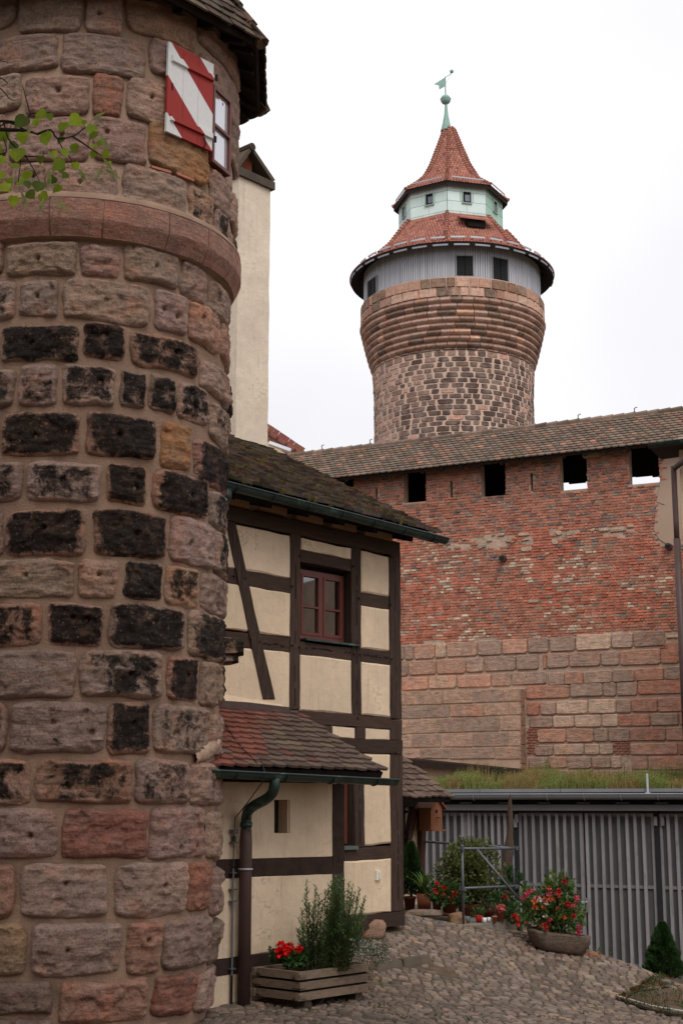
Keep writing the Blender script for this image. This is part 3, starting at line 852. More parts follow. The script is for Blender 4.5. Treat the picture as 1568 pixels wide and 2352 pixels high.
# left edge: walk along sdir until it projects to x = 379
for i in range(1, 200):
    q = H0 + sdir * (i * .005) + Vector((0, 0, (ztop + zbot) / 2))
    if proj(q)[0] < 380: w_s = i * .005; break
w_s = w_s or .6
def zfor(P, y):      # height at plan position P that projects to picture y
    lo, hi = 0, 20
    for _ in range(40):
        mdl = (lo + hi) / 2
        if proj((P.x, P.y, mdl))[1] > y: lo = mdl
        else: hi = mdl
    return lo
s1, s0 = zfor(H0, 150), zfor(H0, 350)
SHN = FAC.n
def sf(u, z, w): return H0 + sdir * (w_s * (1 - u)) + SHN * w + Vector((0, 0, z))
m = MB()
SH = None
for i in range(3):
    u0, u1 = i / 3 + .003, (i + 1) / 3 - .003
    V = [sf(u0, s0, 0), sf(u1, s0, 0), sf(u1, s1, 0), sf(u0, s1, 0), sf(u0, s0, .028), sf(u1, s0, .028), sf(u1, s1, .028), sf(u0, s1, .028)]
    uv = [(u0, 0), (u1, 0), (u1, 1), (u0, 1)] * 2
    mb = MB().add(V, [(3, 2, 1, 0), (4, 5, 6, 7), (0, 1, 5, 4), (1, 2, 6, 5), (2, 3, 7, 6), (3, 0, 4, 7)], (1, 1, 1, 0), uv)
    if i == 0:
        SH = mb.build('shutter', 'stripes', TUR); tag(SH, 'red and white diagonally striped board shutter')
    else: mb.build('board', 'stripes', SH)
for v0, v1 in ((.135, .215), (.80, .875)):
    za, zb_ = s1 - (s1 - s0) * v0, s1 - (s1 - s0) * v1
    u0, u1 = .06, .985
    V = [sf(u0, zb_, .0285), sf(u1, zb_, .0285), sf(u1, za, .0285), sf(u0, za, .0285), sf(u0 + .01, zb_ + .008, .055), sf(u1 - .01, zb_ + .008, .055), sf(u1 - .01, za - .008, .055), sf(u0 + .01, za - .008, .055)]
    uv = [(u0, 1 - v1), (u1, 1 - v1), (u1, 1 - v0), (u0, 1 - v0)] * 2
    MB().add(V, [(3, 2, 1, 0), (4, 5, 6, 7), (0, 1, 5, 4), (1, 2, 6, 5), (2, 3, 7, 6), (3, 0, 4, 7)], (1, 1, 1, 0), uv).build('batten', 'stripes', SH)
MB().tube([sf(.80, s0 + .10, .04), sf(.80, s0 + .02, .06), sf(.76, s0 - .02, .06)], .008, 6).build('hook', 'black', SH)
for z in (s0 + .14, s1 - .13):
    MB().tube([wf(-.012, z - .03, .06), wf(-.012, z + .03, .06)], .014, 8).build('hinge', 'black', SH)
MB().bar(sf(.10, (s0 + s1) / 2 - .02, .032), sf(.10, (s0 + s1) / 2 + .05, .032), .012, .006, SHN).build('hasp', 'black', SH)
def smooth(pts, n=4):
    out = []
    for i in range(len(pts) - 1):
        p0, p1, p2, p3 = pts[max(i - 1, 0)], pts[i], pts[i + 1], pts[min(i + 2, len(pts) - 1)]
        for k in range(n):
            t = k / n
            out.append(.5 * ((2 * p1) + (p2 - p0) * t + (2 * p0 - 5 * p1 + 4 * p2 - p3) * t * t + (3 * p1 - p0 - 3 * p2 + p3) * t ** 3))
    out.append(pts[-1]); return out
smooth0 = smooth
# ------------------------------------------------------------------ half-timbered house
HOUSE = thing('half_timbered_house', (FAC.o.x, FAC.o.y, .5), 'half-timbered house with cream panels, dark beams and mossy tiled roof beside the round turret', 'house')
Z6 = lambda x, y: (488.1 + x * .3662, 918.7 + y * .3662)
ZA = lambda x, y: (430.6 + x * .3296, 1435.5 + y * .3296)
ZB = lambda x, y: (430.6 + x * .3296, 1837.4 + y * .3296)
def fquad(q, p0, p1, name, mat, parent=None, tint=(1, 1, 1, 0), pp=0.0, bev=0.0, frame=FAC, sub=0, wob=0.0):
    """quad of picture points (TL,TR,BR,BL) on the facade plane at offset pp, extruded p0..p1"""
    uz = [frame.uz(x, y, pp) for x, y in q]
    return uzquad(uz, p0, p1, name, mat, parent, tint, bev, frame, wob)
def uzquad(uz, p0, p1, name, mat, parent=None, tint=(1, 1, 1, 0), bev=0.0, frame=FAC, wob=0.0):
    parent = parent if parent is not None else HOUSE
    cu = sum(a for a, _ in uz) / 4; cz = sum(b for _, b in uz) / 4
    m = MB()
    if wob > 0:
        # subdivided outline with slight wobble along long edges
        pts = []
        sd_ = random.uniform(0, 90)
        for i in range(4):
            a, b = uz[i], uz[(i + 1) % 4]
            n = max(2, int(math.hypot(b[0] - a[0], b[1] - a[1]) / .12))
            for k in range(n):
                t = k / n
                x, z = a[0] + (b[0] - a[0]) * t, a[1] + (b[1] - a[1]) * t
                pts.append((x + wob * nz(x * 4, z * 4, sd_), z + wob * nz(x * 4 + 7, z * 4, sd_)))
        n = len(pts)
        def ins(u, z, d):
            L = math.hypot(u - cu, z - cz) or 1
            return (u + (cu - u) / L * d, z + (cz - z) / L * d)
        V = [frame.P(a, p0, b) for a, b in pts] + [frame.P(a, p1 - bev, b) for a, b in pts] + [frame.P(*(lambda q: (q[0], p1, q[1]))(ins(a, b, bev * 1.6))) for a, b in pts]
        F = [(i, n + i, n + (i + 1) % n, (i + 1) % n) for i in range(n)] + [(n + i, 2 * n + i, 2 * n + (i + 1) % n, n + (i + 1) % n) for i in range(n)] + [tuple(range(2 * n, 3 * n))[::-1]]
        m.add(V, F, tint)
    else:
        V = [frame.P(a, p0, b) for a, b in uz] + [frame.P(cu + (a - cu) * (1 - bev / max(abs(a - cu), .02)), p1, cz + (b - cz) * (1 - bev / max(abs(b - cz), .02))) for a, b in uz]
        m.add(V, [(3, 2, 1, 0), (4, 5, 6, 7), (0, 1, 5, 4), (1, 2, 6, 5), (2, 3, 7, 6), (3, 0, 4, 7)], tint)
    return m.build(name, mat, parent)
def beam(q, p1=.012, name='timber', pp=0.0, mat='timber', **k):
    g = random.uniform(.8, 1.25)
    W_, H_ = abs(q[1][0] - q[0][0]), abs(q[3][1] - q[0][1])
    if mat == 'timber': mat = 'timber_v' if H_ > W_ else 'timber_h'
    o = fquad(q, -.17, p1, name, mat, tint=(g, g, g, 0), pp=pp, bev=.006, wob=.010, **k)
    uz = [FAC.uz(x, y, pp) for x, y in q]
    # drying cracks along the grain as real grooves' dark lips
    return o
def panel(q, p1=.018, pp=0.0, name='plaster_panel', **k):
    g = random.uniform(.95, 1.04)
    return fquad(q, -.17, p1, name, 'plaster', tint=(g, g, g * random.uniform(.97, 1.02), 0), pp=pp, bev=.014, wob=.012, **k)

# solid body behind the frame
def body():
    m = MB()
    for u0, u1, z0, z1, p1 in ((-7.5, -.02, -.9, 5.3, -.18),):
        m.hexa([FAC.P(u0, -6, z0), FAC.P(u1, -6, z0), FAC.P(u1, -6, z1), FAC.P(u0, -6, z1), FAC.P(u0, p1, z0), FAC.P(u1, p1, z0), FAC.P(u1, p1, z1), FAC.P(u0, p1, z1)])
    return m.build('wall', 'shade_dark_timber', HOUSE)
body()
# gable end (faces away to the right, only seen from other places)
m = MB()
m.hexa([FAC.P(-.02, -6, -.9), FAC.P(.0, -6, -.9), FAC.P(.0, -6, 5.2), FAC.P(-.02, -6, 5.2), FAC.P(-.02, -.17, -.9), FAC.P(.0, -.17, -.9), FAC.P(.0, -.17, 5.2), FAC.P(-.02, -.17, 5.2)])
m.build('gable_wall', 'plaster', HOUSE)
X0 = 470
# panels first (they run behind the slanting brace)
for q in ([Z6(40, 762), Z6(483, 852), Z6(483, 1119), Z6(40, 1040)], [Z6(40, 1140), Z6(483, 1212), Z6(483, 1490), Z6(40, 1430)],
          [ZA(150, 135), ZA(708, 193), ZA(708, 588), ZA(150, 560)],
          [Z6(552, 866), Z6(864, 933), Z6(864, 1002), Z6(552, 938)], [Z6(925, 945), Z6(1102, 982), Z6(1102, 1234), Z6(925, 1205)],
          [Z6(926, 1288), Z6(1103, 1316), Z6(1103, 1562), Z6(926, 1552)][:2] + [ZA(1403, 187), ZA(1205, 161)],
          [ZA(781, 206), ZA(1139, 246), ZA(1140, 624), ZA(779, 596)], [ZA(1206, 258), ZA(1406, 281), ZA(1407, 644), ZA(1205, 624)],
          [ZA(760, 686), ZA(925, 698), ZA(925, 757), ZA(760, 745)], [ZA(998, 702), ZA(1163, 714), ZA(1163, 791), ZA(998, 782)], [ZA(1228, 718), ZA(1407, 727), ZA(1407, 803), ZA(1228, 796)],
          [ZA(1225, 895), ZA(1403, 897), ZB(1412, 303), ZB(1228, 320)], [ZB(1010, 428), ZB(1413, 408), ZB(1416, 778), ZB(1010, 820)]):
    panel(q)
# posts, rails and plates (picture points on the facade plane)
P1 = [Z6(484, 780), Z6(545, 795), ZA(778, 590), ZA(708, 590)]
for q, p1 in ((P1, .014), ([Z6(865, 862), Z6(925, 875), ZA(1205, 630), ZA(1141, 626)], .014), ([Z6(1102, 930), Z6(1168, 945), ZA(1485, 660), ZA(1408, 652)], .018),
          ([ZA(1406, 664), ZA(1487, 660), ZA(1484, 805), ZA(1406, 800)], .022), ([ZA(1405, 897), ZA(1490, 899), ZB(1500, 775), ZB(1415, 779)], .016),
          ([Z6(35, 655), Z6(1168, 897), Z6(1168, 985), Z6(35, 745)], .020),
          ([Z6(547, 940), Z6(866, 1005), Z6(866, 1078), Z6(547, 1012)], .010),
          ([Z6(35, 1040), Z6(484, 1120), Z6(484, 1211), Z6(35, 1140)], .008), ([Z6(926, 1206), Z6(1103, 1235), Z6(1103, 1315), Z6(926, 1287)], .008),
          ([ZA(100, 22), ZA(708, 88), ZA(708, 193), ZA(100, 128)], .008), ([ZA(779, 118), ZA(1141, 160), ZA(1141, 246), ZA(779, 206)], .008), ([ZA(1205, 162), ZA(1406, 188), ZA(1406, 281), ZA(1205, 258)], .008),
          ([ZA(100, 545), ZA(1407, 645), ZA(1407, 724), ZA(100, 640)], .024),
          ([ZA(925, 699), ZA(998, 704), ZA(998, 788), ZA(925, 784)], .03), ([ZA(1163, 713), ZA(1228, 718), ZA(1228, 799), ZA(1163, 795)], .03),
          ([ZA(700, 770), ZA(1489, 806), ZA(1489, 899), ZA(700, 873)], .026),
          ([ZA(1150, 885), ZA(1225, 896), ZB(1228, 330), ZB(1165, 335)], .014),
          ([ZB(1010, 343), ZB(1412, 318), ZB(1413, 407), ZB(1010, 428)], .010),
          ([ZB(1010, 822), ZB(1503, 776), ZB(1503, 872), ZB(1010, 925)], .028)):
    beam(q, p1)
beam([Z6(72, 760), Z6(132, 770), ZA(596, 520), ZA(514, 521)], .030, 'brace')
# pegs
for x, y in [Z6(128, 1105), Z6(192, 1120), Z6(488, 1170), Z6(908, 1243), Z6(1106, 1282), ZA(430, 100), ZA(490, 115), ZA(720, 142), ZA(770, 155), ZA(1150, 200), ZA(1192, 206), ZA(1412, 238), ZA(742, 612), ZA(1175, 645), ZA(1190, 880), ZA(1438, 885), Z6(540, 980), Z6(872, 1045), Z6(1112, 985)]:
    u, z = FAC.uz(x, y)
    MB().tube([FAC.P(u, 0, z), FAC.P(u, .045, z)], .012, 6).build('peg', 'timber', HOUSE)
# dark checks in the timbers: thin recessed-looking splits modelled as slivers
def crack(a, b):
    (u0, z0), (u1, z1) = FAC.uz(*a), FAC.uz(*b)
    n = 26
    m = MB()
    for k in range(n):
        if nz(k * .55, u0 * 3, z0) > .12: continue
        t = k / n; t2 = (k + 1) / n
        P_ = FAC.P(u0 + (u1 - u0) * t, .0155, z0 + (z1 - z0) * t + .022 * nz(t * 5, u0 * 9)); Q_ = FAC.P(u0 + (u1 - u0) * t2, .0155, z0 + (z1 - z0) * t2 + .022 * nz(t2 * 5, u0 * 9))
        m.bar(P_, Q_, .0045 * (1.1 + .8 * nz(k * .9, 3)), .010, FAC.n)
    m.build('crack', 'black', HOUSE)
for a, b in ((Z6(515, 1000), ZA(742, 560)), (Z6(898, 1100), ZA(1172, 560)), (Z6(1135, 1050), ZA(1445, 600)), (ZA(510, 128), ZA(690, 145)), (ZA(790, 152), ZA(1130, 195)), (ZA(1220, 205), ZA(1390, 228)), (ZA(1190, 920), ZB(1195, 300)), (ZB(1455, 60), ZB(1460, 700)), (Z6(100, 900), ZA(540, 480))):
    crack(a, b)

# eaves infill between rafters
RAF = []
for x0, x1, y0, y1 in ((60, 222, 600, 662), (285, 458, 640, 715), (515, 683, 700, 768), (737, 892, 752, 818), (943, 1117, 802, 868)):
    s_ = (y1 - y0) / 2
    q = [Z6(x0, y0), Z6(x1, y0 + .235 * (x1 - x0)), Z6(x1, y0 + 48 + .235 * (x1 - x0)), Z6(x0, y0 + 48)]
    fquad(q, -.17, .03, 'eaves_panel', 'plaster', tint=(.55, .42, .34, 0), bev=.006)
for xr in (20, 253, 487, 710, 918, 1140):
    y = 590 + .235 * (xr - 60)
    u, z = FAC.uz(*Z6(xr, y + 45))
    MB().bar(FAC.P(u, -.3, z + .17), FAC.P(u, .26, z + .02), .10, .10).build('rafter', 'shade_dark_timber', HOUSE)

# roof plane of the house
OVH = .45
PITCH = R_(27.5)
uR, zR = FAC.uz(1012, 1232, OVH)
uL, zL = FAC.uz(520, 1104, OVH)
zslope = (zR - zL) / (uR - uL)
Eo = FAC.P(-4.6, OVH, zR + zslope * (-4.6 - uR))
Ud = (FAC.P(uR, OVH, zR) - Eo); ROOFLEN = Ud.length; Ud.normalize()
Vd = (-FAC.n * math.cos(PITCH) + Vector((0, 0, math.sin(PITCH)))).normalized()
Vd = (Vd - Ud * Vd.dot(Ud)).normalized()
Nd = Ud.cross(Vd)
RL = 5.2
m = MB()
def rp(u, v, w): return Eo + Ud * u + Vd * v + Nd * w
m.hexa([rp(0, 0, -.10), rp(ROOFLEN, 0, -.10), rp(ROOFLEN, RL, -.10), rp(0, RL, -.10), rp(0, 0, -.012), rp(ROOFLEN, 0, -.012), rp(ROOFLEN, RL, -.012), rp(0, RL, -.012)])
# rear slope
m.hexa([rp(0, RL, -.10), rp(ROOFLEN, RL, -.10), rp(ROOFLEN, RL, 0) - FAC.n * 3 - Vector((0, 0, 2.4)), rp(0, RL, 0) - FAC.n * 3 - Vector((0, 0, 2.4)), rp(0, RL, .0), rp(ROOFLEN, RL, .0), rp(ROOFLEN, RL, .1) - FAC.n * 3 - Vector((0, 0, 2.4)), rp(0, RL, .1) - FAC.n * 3 - Vector((0, 0, 2.4))])
HROOF = m.build('roof', 'shade_dark_timber', HOUSE)
def cf(u, v):
    g = random.uniform(.4, 1.45); r = random.random()
    if r < .025: return (g * 2.0, g * 1.0, g * .8, 0)
    return (g * random.uniform(.9, 1.1), g * random.uniform(.9, 1.02), g * random.uniform(.85, 1.0), 0)
place_tiles(roof_tiles(rp(0, -.05, .004), Ud, Vd, ROOFLEN, RL, .165, .150, cf, None, .013), 'roof_tile', 'moss_tile', HROOF, .154, .28, .036, 'seg')
# moss cushions
m = MB()
for i in range(1900):
    u, v = random.uniform(ROOFLEN - 3.9, ROOFLEN - .1), random.uniform(0, RL * .9)
    if fr(u * 1.1, v * 1.1, 4, 3) < -.12 + random.uniform(-.25, .35): continue
    v = round(v / .150) * .150 + random.uniform(-.04, .01)
    s_ = random.uniform(.007, .026)
    V, F, UV = pillow(lambda a, b, c: rp(u + a, v + b, c), -s_ * 1.6, s_ * 1.6, -s_ * .7, s_ * .7, .02, .062 + s_ * .6, s_ * .35, s_ * .2, .3)
    g = random.uniform(.5, 1.5)
    m.add(V, F, (g, g * random.uniform(.8, 1.15), g, 0))
m.build('moss_cushions', 'moss', HROOF, kind='stuff')
# tile stop / snow hooks
for x, y in (Z6(330, 470), Z6(660, 560), Z6(940, 648)):
    d = ray(x, y); t = (Eo - CAMP).dot(Nd) / d.dot(Nd); P_ = CAMP + d * t
    MB().box(P_ + Nd * .04, Ud, Vd, Nd, .13, .12, .045, (.6, .6, .55, 0)).build('vent_tile', 'moss_tile', HROOF)

def gutter(a, b, r, name, parent, nbr=6, sag=True):
    a, b = Vector(a), Vector(b); d = (b - a).normalized(); sd_ = Vector((d.y, -d.x, 0)).normalized(); up = Vector((0, 0, 1))
    m = MB(); V = []; F = []; n = 10; seg = 14; L = (b - a).length
    for i in range(seg + 1):
        c = a + d * L * i / seg + Vector((0, 0, .005 * nz(i * 1.3, 5)))
        for k in range(n + 1):
            an = math.pi * k / n
            V.append(c + sd_ * r * math.cos(an) - up * r * math.sin(an))
    ofs = len(V)
    for i in range(seg + 1):
        c = a + d * L * i / seg + Vector((0, 0, .005 * nz(i * 1.3, 5)))
        for k in range(n + 1):
            an = math.pi * k / n
            V.append(c + sd_ * (r - .006) * math.cos(an) - up * (r - .006) * math.sin(an))
    for i in range(seg):
        for k in range(n):
            q = i * (n + 1) + k
            F.append((q, q + 1, q + n + 2, q + n + 1)); F.append((ofs + q, ofs + q + n + 1, ofs + q + n + 2, ofs + q + 1))
    m.add(V, F)
    for e in (a, b):
        m.add([e + sd_ * r * math.cos(math.pi * k / n) - up * r * math.sin(math.pi * k / n) for k in range(n + 1)], [tuple(range(n + 1))])
    g = m.build(name, 'copper', parent, True)
    MB().tube([a + sd_ * (r + .004), b + sd_ * (r + .004)], .011, 6).build('bead', 'copper', g)
    for i in range(nbr):
        c = a + d * L * (i + .5) / nbr
        MB().tube([c + sd_ * (r + .006) * math.cos(math.pi * k / 8) - up * (r + .006) * math.sin(math.pi * k / 8) for k in range(9)], .007, 5, (.8, .9, .9)).build('bracket', 'copper', g)
    return g
uG, zG = FAC.uz(1021, 1238, OVH + .06)
uG0, zG0 = FAC.uz(525, 1112, OVH + .06)
sl = (zG - zG0) / (uG - uG0)
gutter(FAC.P(-3.6, OVH + .06, zG + sl * (-3.6 - uG)), FAC.P(uG, OVH + .06, zG), .068, 'gutter', HOUSE, 7)
pe = FAC.P(-3.42, OVH + .06, zG + sl * (-3.42 - uG) - .05)
MB().tube([pe, pe - Vector((0, 0, .10)), pe - Vector((0, 0, .2)) - FAC.n * .08, pe - Vector((0, 0, .28)) - FAC.n * .22 - FAC.u * .08], .055, 12, (.6, .6, .6)).build('gutter_outlet', 'copper', HOUSE, True)

# upper window
def window(cornersTL, cornersBR, p, parent, mull=True, bars=(.5,), name='window'):
    pass
uw0, zt = FAC.uz(*Z6(545, 1040), -.0); 
pw = -.10
a = FAC.uz(*Z6(545, 1068), pw); bq = FAC.uz(*Z6(822, 1110), pw)
wu0, wu1 = a[0] - .015, bq[0] + .0
wz1 = (FAC.uz(*Z6(600, 1068), pw)[1] + FAC.uz(*Z6(780, 1100), pw)[1]) / 2
wz0 = (FAC.uz(*Z6(545, 1492), pw)[1] + FAC.uz(*Z6(820, 1530), pw)[1]) / 2
def bx(u0, u1, p0, p1, z0, z1, tint=(1, 1, 1, 0), fr_=FAC):
    return MB().hexa([fr_.P(u0, p0, z0), fr_.P(u1, p0, z0), fr_.P(u1, p0, z1), fr_.P(u0, p0, z1), fr_.P(u0, p1, z0), fr_.P(u1, p1, z0), fr_.P(u1, p1, z1), fr_.P(u0, p1, z1)], tint)
def box_at(u0, u1, p0, p1, z0, z1, name, mat, parent, tint=(1, 1, 1, 0), fr_=FAC):
    return bx(u0, u1, p0, p1, z0, z1, tint, fr_).build(name, mat, parent)
um = (wu0 + wu1) / 2
fo = MB()
for u0, u1, z0, z1 in ((wu0, wu0 + .045, wz0, wz1), (wu1 - .045, wu1, wz0, wz1), (um - .03, um + .03, wz0 + .045, wz1 - .045), (wu0 + .045, wu1 - .045, wz1 - .045, wz1), (wu0 + .045, wu1 - .045, wz0, wz0 + .05)):
    m_ = bx(u0, u1, pw - .05, pw, z0, z1); fo.add(m_.v, m_.f)
WO = fo.build('window', 'red_frame', HOUSE)
zb_ = wz0 + (wz1 - wz0) * .47
for u0, u1 in ((wu0 + .045, um - .03), (um + .03, wu1 - .045)):
    s_ = MB()
    for q in ((u0, u0 + .028, wz0 + .05, wz1 - .045), (u1 - .028, u1, wz0 + .05, wz1 - .045), (u0 + .028, u1 - .028, wz0 + .05, wz0 + .085), (u0 + .028, u1 - .028, wz1 - .075, wz1 - .045), (u0 + .028, u1 - .028, zb_ - .012, zb_ + .012)):
        m_ = bx(q[0], q[1], pw - .045, pw + .008, q[2], q[3]); s_.add(m_.v, m_.f)
    s_.build('sash', 'red_frame', WO)
    for q in ((zb_ + .012, wz1 - .075), (wz0 + .085, zb_ - .012)):
        box_at(u0 + .028, u1 - .028, pw - .030, pw - .022, q[0], q[1], 'pane', 'glass', WO)
    # curtain strips behind the glass
    cm = MB()
    for k in range(7):
        uu = u1 - .11 + k * .012
        cm.hexa([FAC.P(uu, pw - .055, wz0 + .06), FAC.P(uu + .010, pw - .062, wz0 + .06), FAC.P(uu + .010, pw - .062, wz1 - .06), FAC.P(uu, pw - .055, wz1 - .06), FAC.P(uu, pw - .048, wz0 + .06), FAC.P(uu + .010, pw - .055, wz0 + .06), FAC.P(uu + .010, pw - .055, wz1 - .06), FAC.P(uu, pw - .048, wz1 - .06)], (.55, .5, .45, 0))
    cm.build('curtain', 'plaster', WO)
box_at(wu0 - .02, wu1 + .14, pw - .02, .05, wz0 - .035, wz0 - .012, 'sill', 'copper', WO)
box_at(wu1, wu1 + .06, -.17, -.06, wz0, wz1 + .05, 'jamb', 'shade_dark_timber', HOUSE)

# ---------------- lean-to
LP = .75
def lq(q, name, mat, p1=0.0, tint=None, bev=.008, wob=.010):
    g = random.uniform(.96, 1.04)
    uz = [FAC.uz(x, y, LP) for x, y in q]
    return uzquad(uz, LP - .20, LP + p1, name, mat, None, tint or (g, g, g, 0), bev, FAC, wob)
LEAN0 = FAC.uz(*ZB(1085, 300), LP)[0]
box_at(-5.4, LEAN0 - .03, -.18, LP - .19, -.9, 2.3, 'lean_to_wall', 'shade_dark_timber', HOUSE)
box_at(LEAN0 - .03, LEAN0, -.17, LP - .20, -.9, 2.25, 'lean_to_side', 'plaster', HOUSE)
# panel with the little window slot, built of four slabs
lq([ZA(60, 1090), ZA(600, 1098), ZB(600, 403), ZB(60, 418)], 'plaster_panel', 'plaster', .010, (1, 1, 1, 0), 0, 0)
lq([ZA(708, 1098), ZA(1004, 1102), ZB(1004, 393), ZB(708, 400)], 'plaster_panel', 'plaster', .010, (1, 1, 1, 0), 0, 0)
lq([ZA(600, 1098), ZA(708, 1098), ZA(708, 1218), ZA(600, 1218)], 'plaster_panel', 'plaster', .010, (1, 1, 1, 0), 0, 0)
lq([ZB(600, 231), ZB(708, 231), ZB(708, 400), ZB(600, 403)], 'plaster_panel', 'plaster', .010, (1, 1, 1, 0), 0, 0)
lq([ZB(60, 552), ZB(1008, 514), ZB(1008, 1000), ZB(60, 1135)], 'plaster_panel', 'plaster', .014)
lq([ZB(-60, 1235), ZB(1090, 1120), ZB(1090, 1330), ZB(-60, 1540)], 'plaster_panel', 'plaster', .020)
lq([ZB(1004, -110), ZB(1083, -110), ZB(1087, 1200), ZB(1008, 1210)], 'post', 'timber', .020, (.8, .8, .8, 0))
lq([ZB(40, 422), ZB(1006, 393), ZB(1008, 514), ZB(40, 552)], 'timber', 'timber', .016, (.75, .72, .75, 0))
lq([ZB(-20, 1138), ZB(1008, 1005), ZB(1008, 1125), ZB(-20, 1255)], 'timber', 'timber', .024, (.7, .7, .75, 0))
# eave plate, its shade put into the dark colour
lq([ZA(60, 1010), ZA(1085, 1040), ZA(1085, 1104), ZA(60, 1092)], 'wall_plate', 'shade_dark_timber', .03)
# black box in the window slot stands in for its dark inside
u0, z1_ = FAC.uz(*ZA(600, 1222), LP); u1, z0_ = FAC.uz(*ZB(708, 231), LP)
box_at(u0, u1, LP - .185, LP - .14, z0_, z1_, 'slot_window', 'black', HOUSE)
box_at(u1 - .02, u1, LP - .139, LP - .005, z0_, z1_, 'slot_reveal', 'plaster', HOUSE)

# lean-to roof
uVr = FAC.uz(692, 1642, 0)[0] + .02
zTop = FAC.uz(692, 1642, 0)[1]
LO = 1.27
uGr, zGr = FAC.uz(880, 1772, LO)
uGl, zGl = FAC.uz(472, 1758, LO)
zs = (zGr - zGl) / (uGr - uGl)
Lo = FAC.P(-4.6, LO, zGr + zs * (-4.6 - uGr))
LU = (FAC.P(uGr, LO, zGr) - Lo); LLEN = LU.length; LU.normalize()
top = FAC.P(uGr, 0, zTop)
LV = (top - FAC.P(uGr, LO, zGr)); LVL = LV.length; LV.normalize()
LV = (LV - LU * LV.dot(LU)).normalized(); LN = LU.cross(LV)
def lp(u, v, w): return Lo + LU * u + LV * v + LN * w
m = MB()
m.hexa([lp(0, 0, -.09), lp(LLEN, 0, -.09), lp(LLEN, LVL, -.09), lp(0, LVL, -.09), lp(0, 0, -.01), lp(LLEN, 0, -.01), lp(LLEN, LVL, -.01), lp(0, LVL, -.01)])
LROOF = m.build('lean_to_roof', 'shade_dark_timber', HOUSE)
def cf2(u, v):
    g = random.uniform(.75, 1.2)
    x = LLEN - u + .45 * nz(u * 2, v * 2)
    t = max(0, min(1, (x - 1.72 + v * .95) / .3))          # red new tiles at the left, brown old ones at the right
    red = (.88, .82, .80); old = (.52, .92, 1.02)
    if nz(u * 3, v * 3, 7) > .25: old = (.62, 1.15, 1.1)
    if random.random() < .14: red = old
    if random.random() < .08: old = (.62, .70, .72)
    c = tuple(o_ + (r_ - o_) * t for o_, r_ in zip(old, red))
    return (c[0] * g, c[1] * g, c[2] * g, 0)
place_tiles(roof_tiles(lp(0, -.06, .004), LU, LV, LLEN, LVL + .02, .172, .128, cf2, None, .008), 'roof_tile', 'tile', LROOF, .164, .27, .026, 'seg')
# lead flashing along the wall and mortar fillet against the turret
f0 = FAC.uz(*ZA(150, 555), .0); f1 = FAC.uz(*ZA(690, 605), .0)
MB().hexa([FAC.P(f0[0], .02, f0[1] - .02), FAC.P(f1[0], .02, f1[1] - .03), FAC.P(f1[0], .02, f1[1] + .05), FAC.P(f0[0], .02, f0[1] + .07), FAC.P(f0[0], .10, f0[1] - .03), FAC.P(f1[0], .10, f1[1] - .06), FAC.P(f1[0], .04, f1[1] + .05), FAC.P(f0[0], .04, f0[1] + .07)], (3, 2.8, 2.8, 0)).build('flashing', 'shade_dark_timber', HOUSE)
u0, z0 = FAC.uz(*ZA(150, 505)); u1, z1 = FAC.uz(*ZA(655, 575))
MB().hexa([FAC.P(u0, .0, z0 - .1), FAC.P(u1, .0, z1 - .06), FAC.P(u1, .0, z1 + .03), FAC.P(u0, .0, z0 + .08), FAC.P(u0, .075, z0 - .1), FAC.P(u1, .055, z1 - .06), FAC.P(u1, .03, z1 + .02), FAC.P(u0, .03, z0 + .05)], (1.08, 1.08, 1.08, 0)).build('plaster_skirt', 'plaster', HOUSE)
gl = FAC.uz(474, 1769, LO + .06); gr = FAC.uz(905, 1791, LO + .06)
LG = gutter(FAC.P(gl[0], LO + .06, gl[1]), FAC.P(gr[0], LO + .06, gr[1]), .066, 'gutter', HOUSE, 4)
# mortar fillet where the lean-to roof meets the turret
MF = MB()
mp_ = []
for (x, y) in ((452, 1742), (462, 1734), (474, 1728), (487, 1723), (497, 1714), (503, 1702), (504, 1688)):
    q = hit(x, y, TR + .03); mp_.append(Vector(cpt(q[0], TR + .03, q[1])))
mp_ = smooth0(mp_, 5)
V_, F_ = [], []
nk = 8
for i_, p_ in enumerate(mp_):
    t_ = i_ / (len(mp_) - 1); w_ = .028 + .030 * math.sin(math.pi * min(1, t_ + .12)) + .012 * nz(t_ * 9, 4)
    a_ = math.atan2(p_.y - TY, p_.x - TX)
    for k_ in range(nk + 1):
        q_ = k_ / nk * 2 - 1
        V_.append(cpt(a_, TR - .02 + .075 * (1 - q_ * q_) ** .5 * (.75 + .25 * math.sin(math.pi * t_)) + .012 * nz(t_ * 14, q_ * 2, 6), p_.z + q_ * w_ * 1.5 + .010 * nz(t_ * 11, q_, 2)))
for i_ in range(len(mp_) - 1):
    for k_ in range(nk): F_.append((i_ * (nk + 1) + k_, (i_ + 1) * (nk + 1) + k_, (i_ + 1) * (nk + 1) + k_ + 1, i_ * (nk + 1) + k_ + 1))
MF.add(V_, F_, (1.5, 1.55, 1.6))
MF.build('mortar_fillet', 'mortar', HOUSE, True)
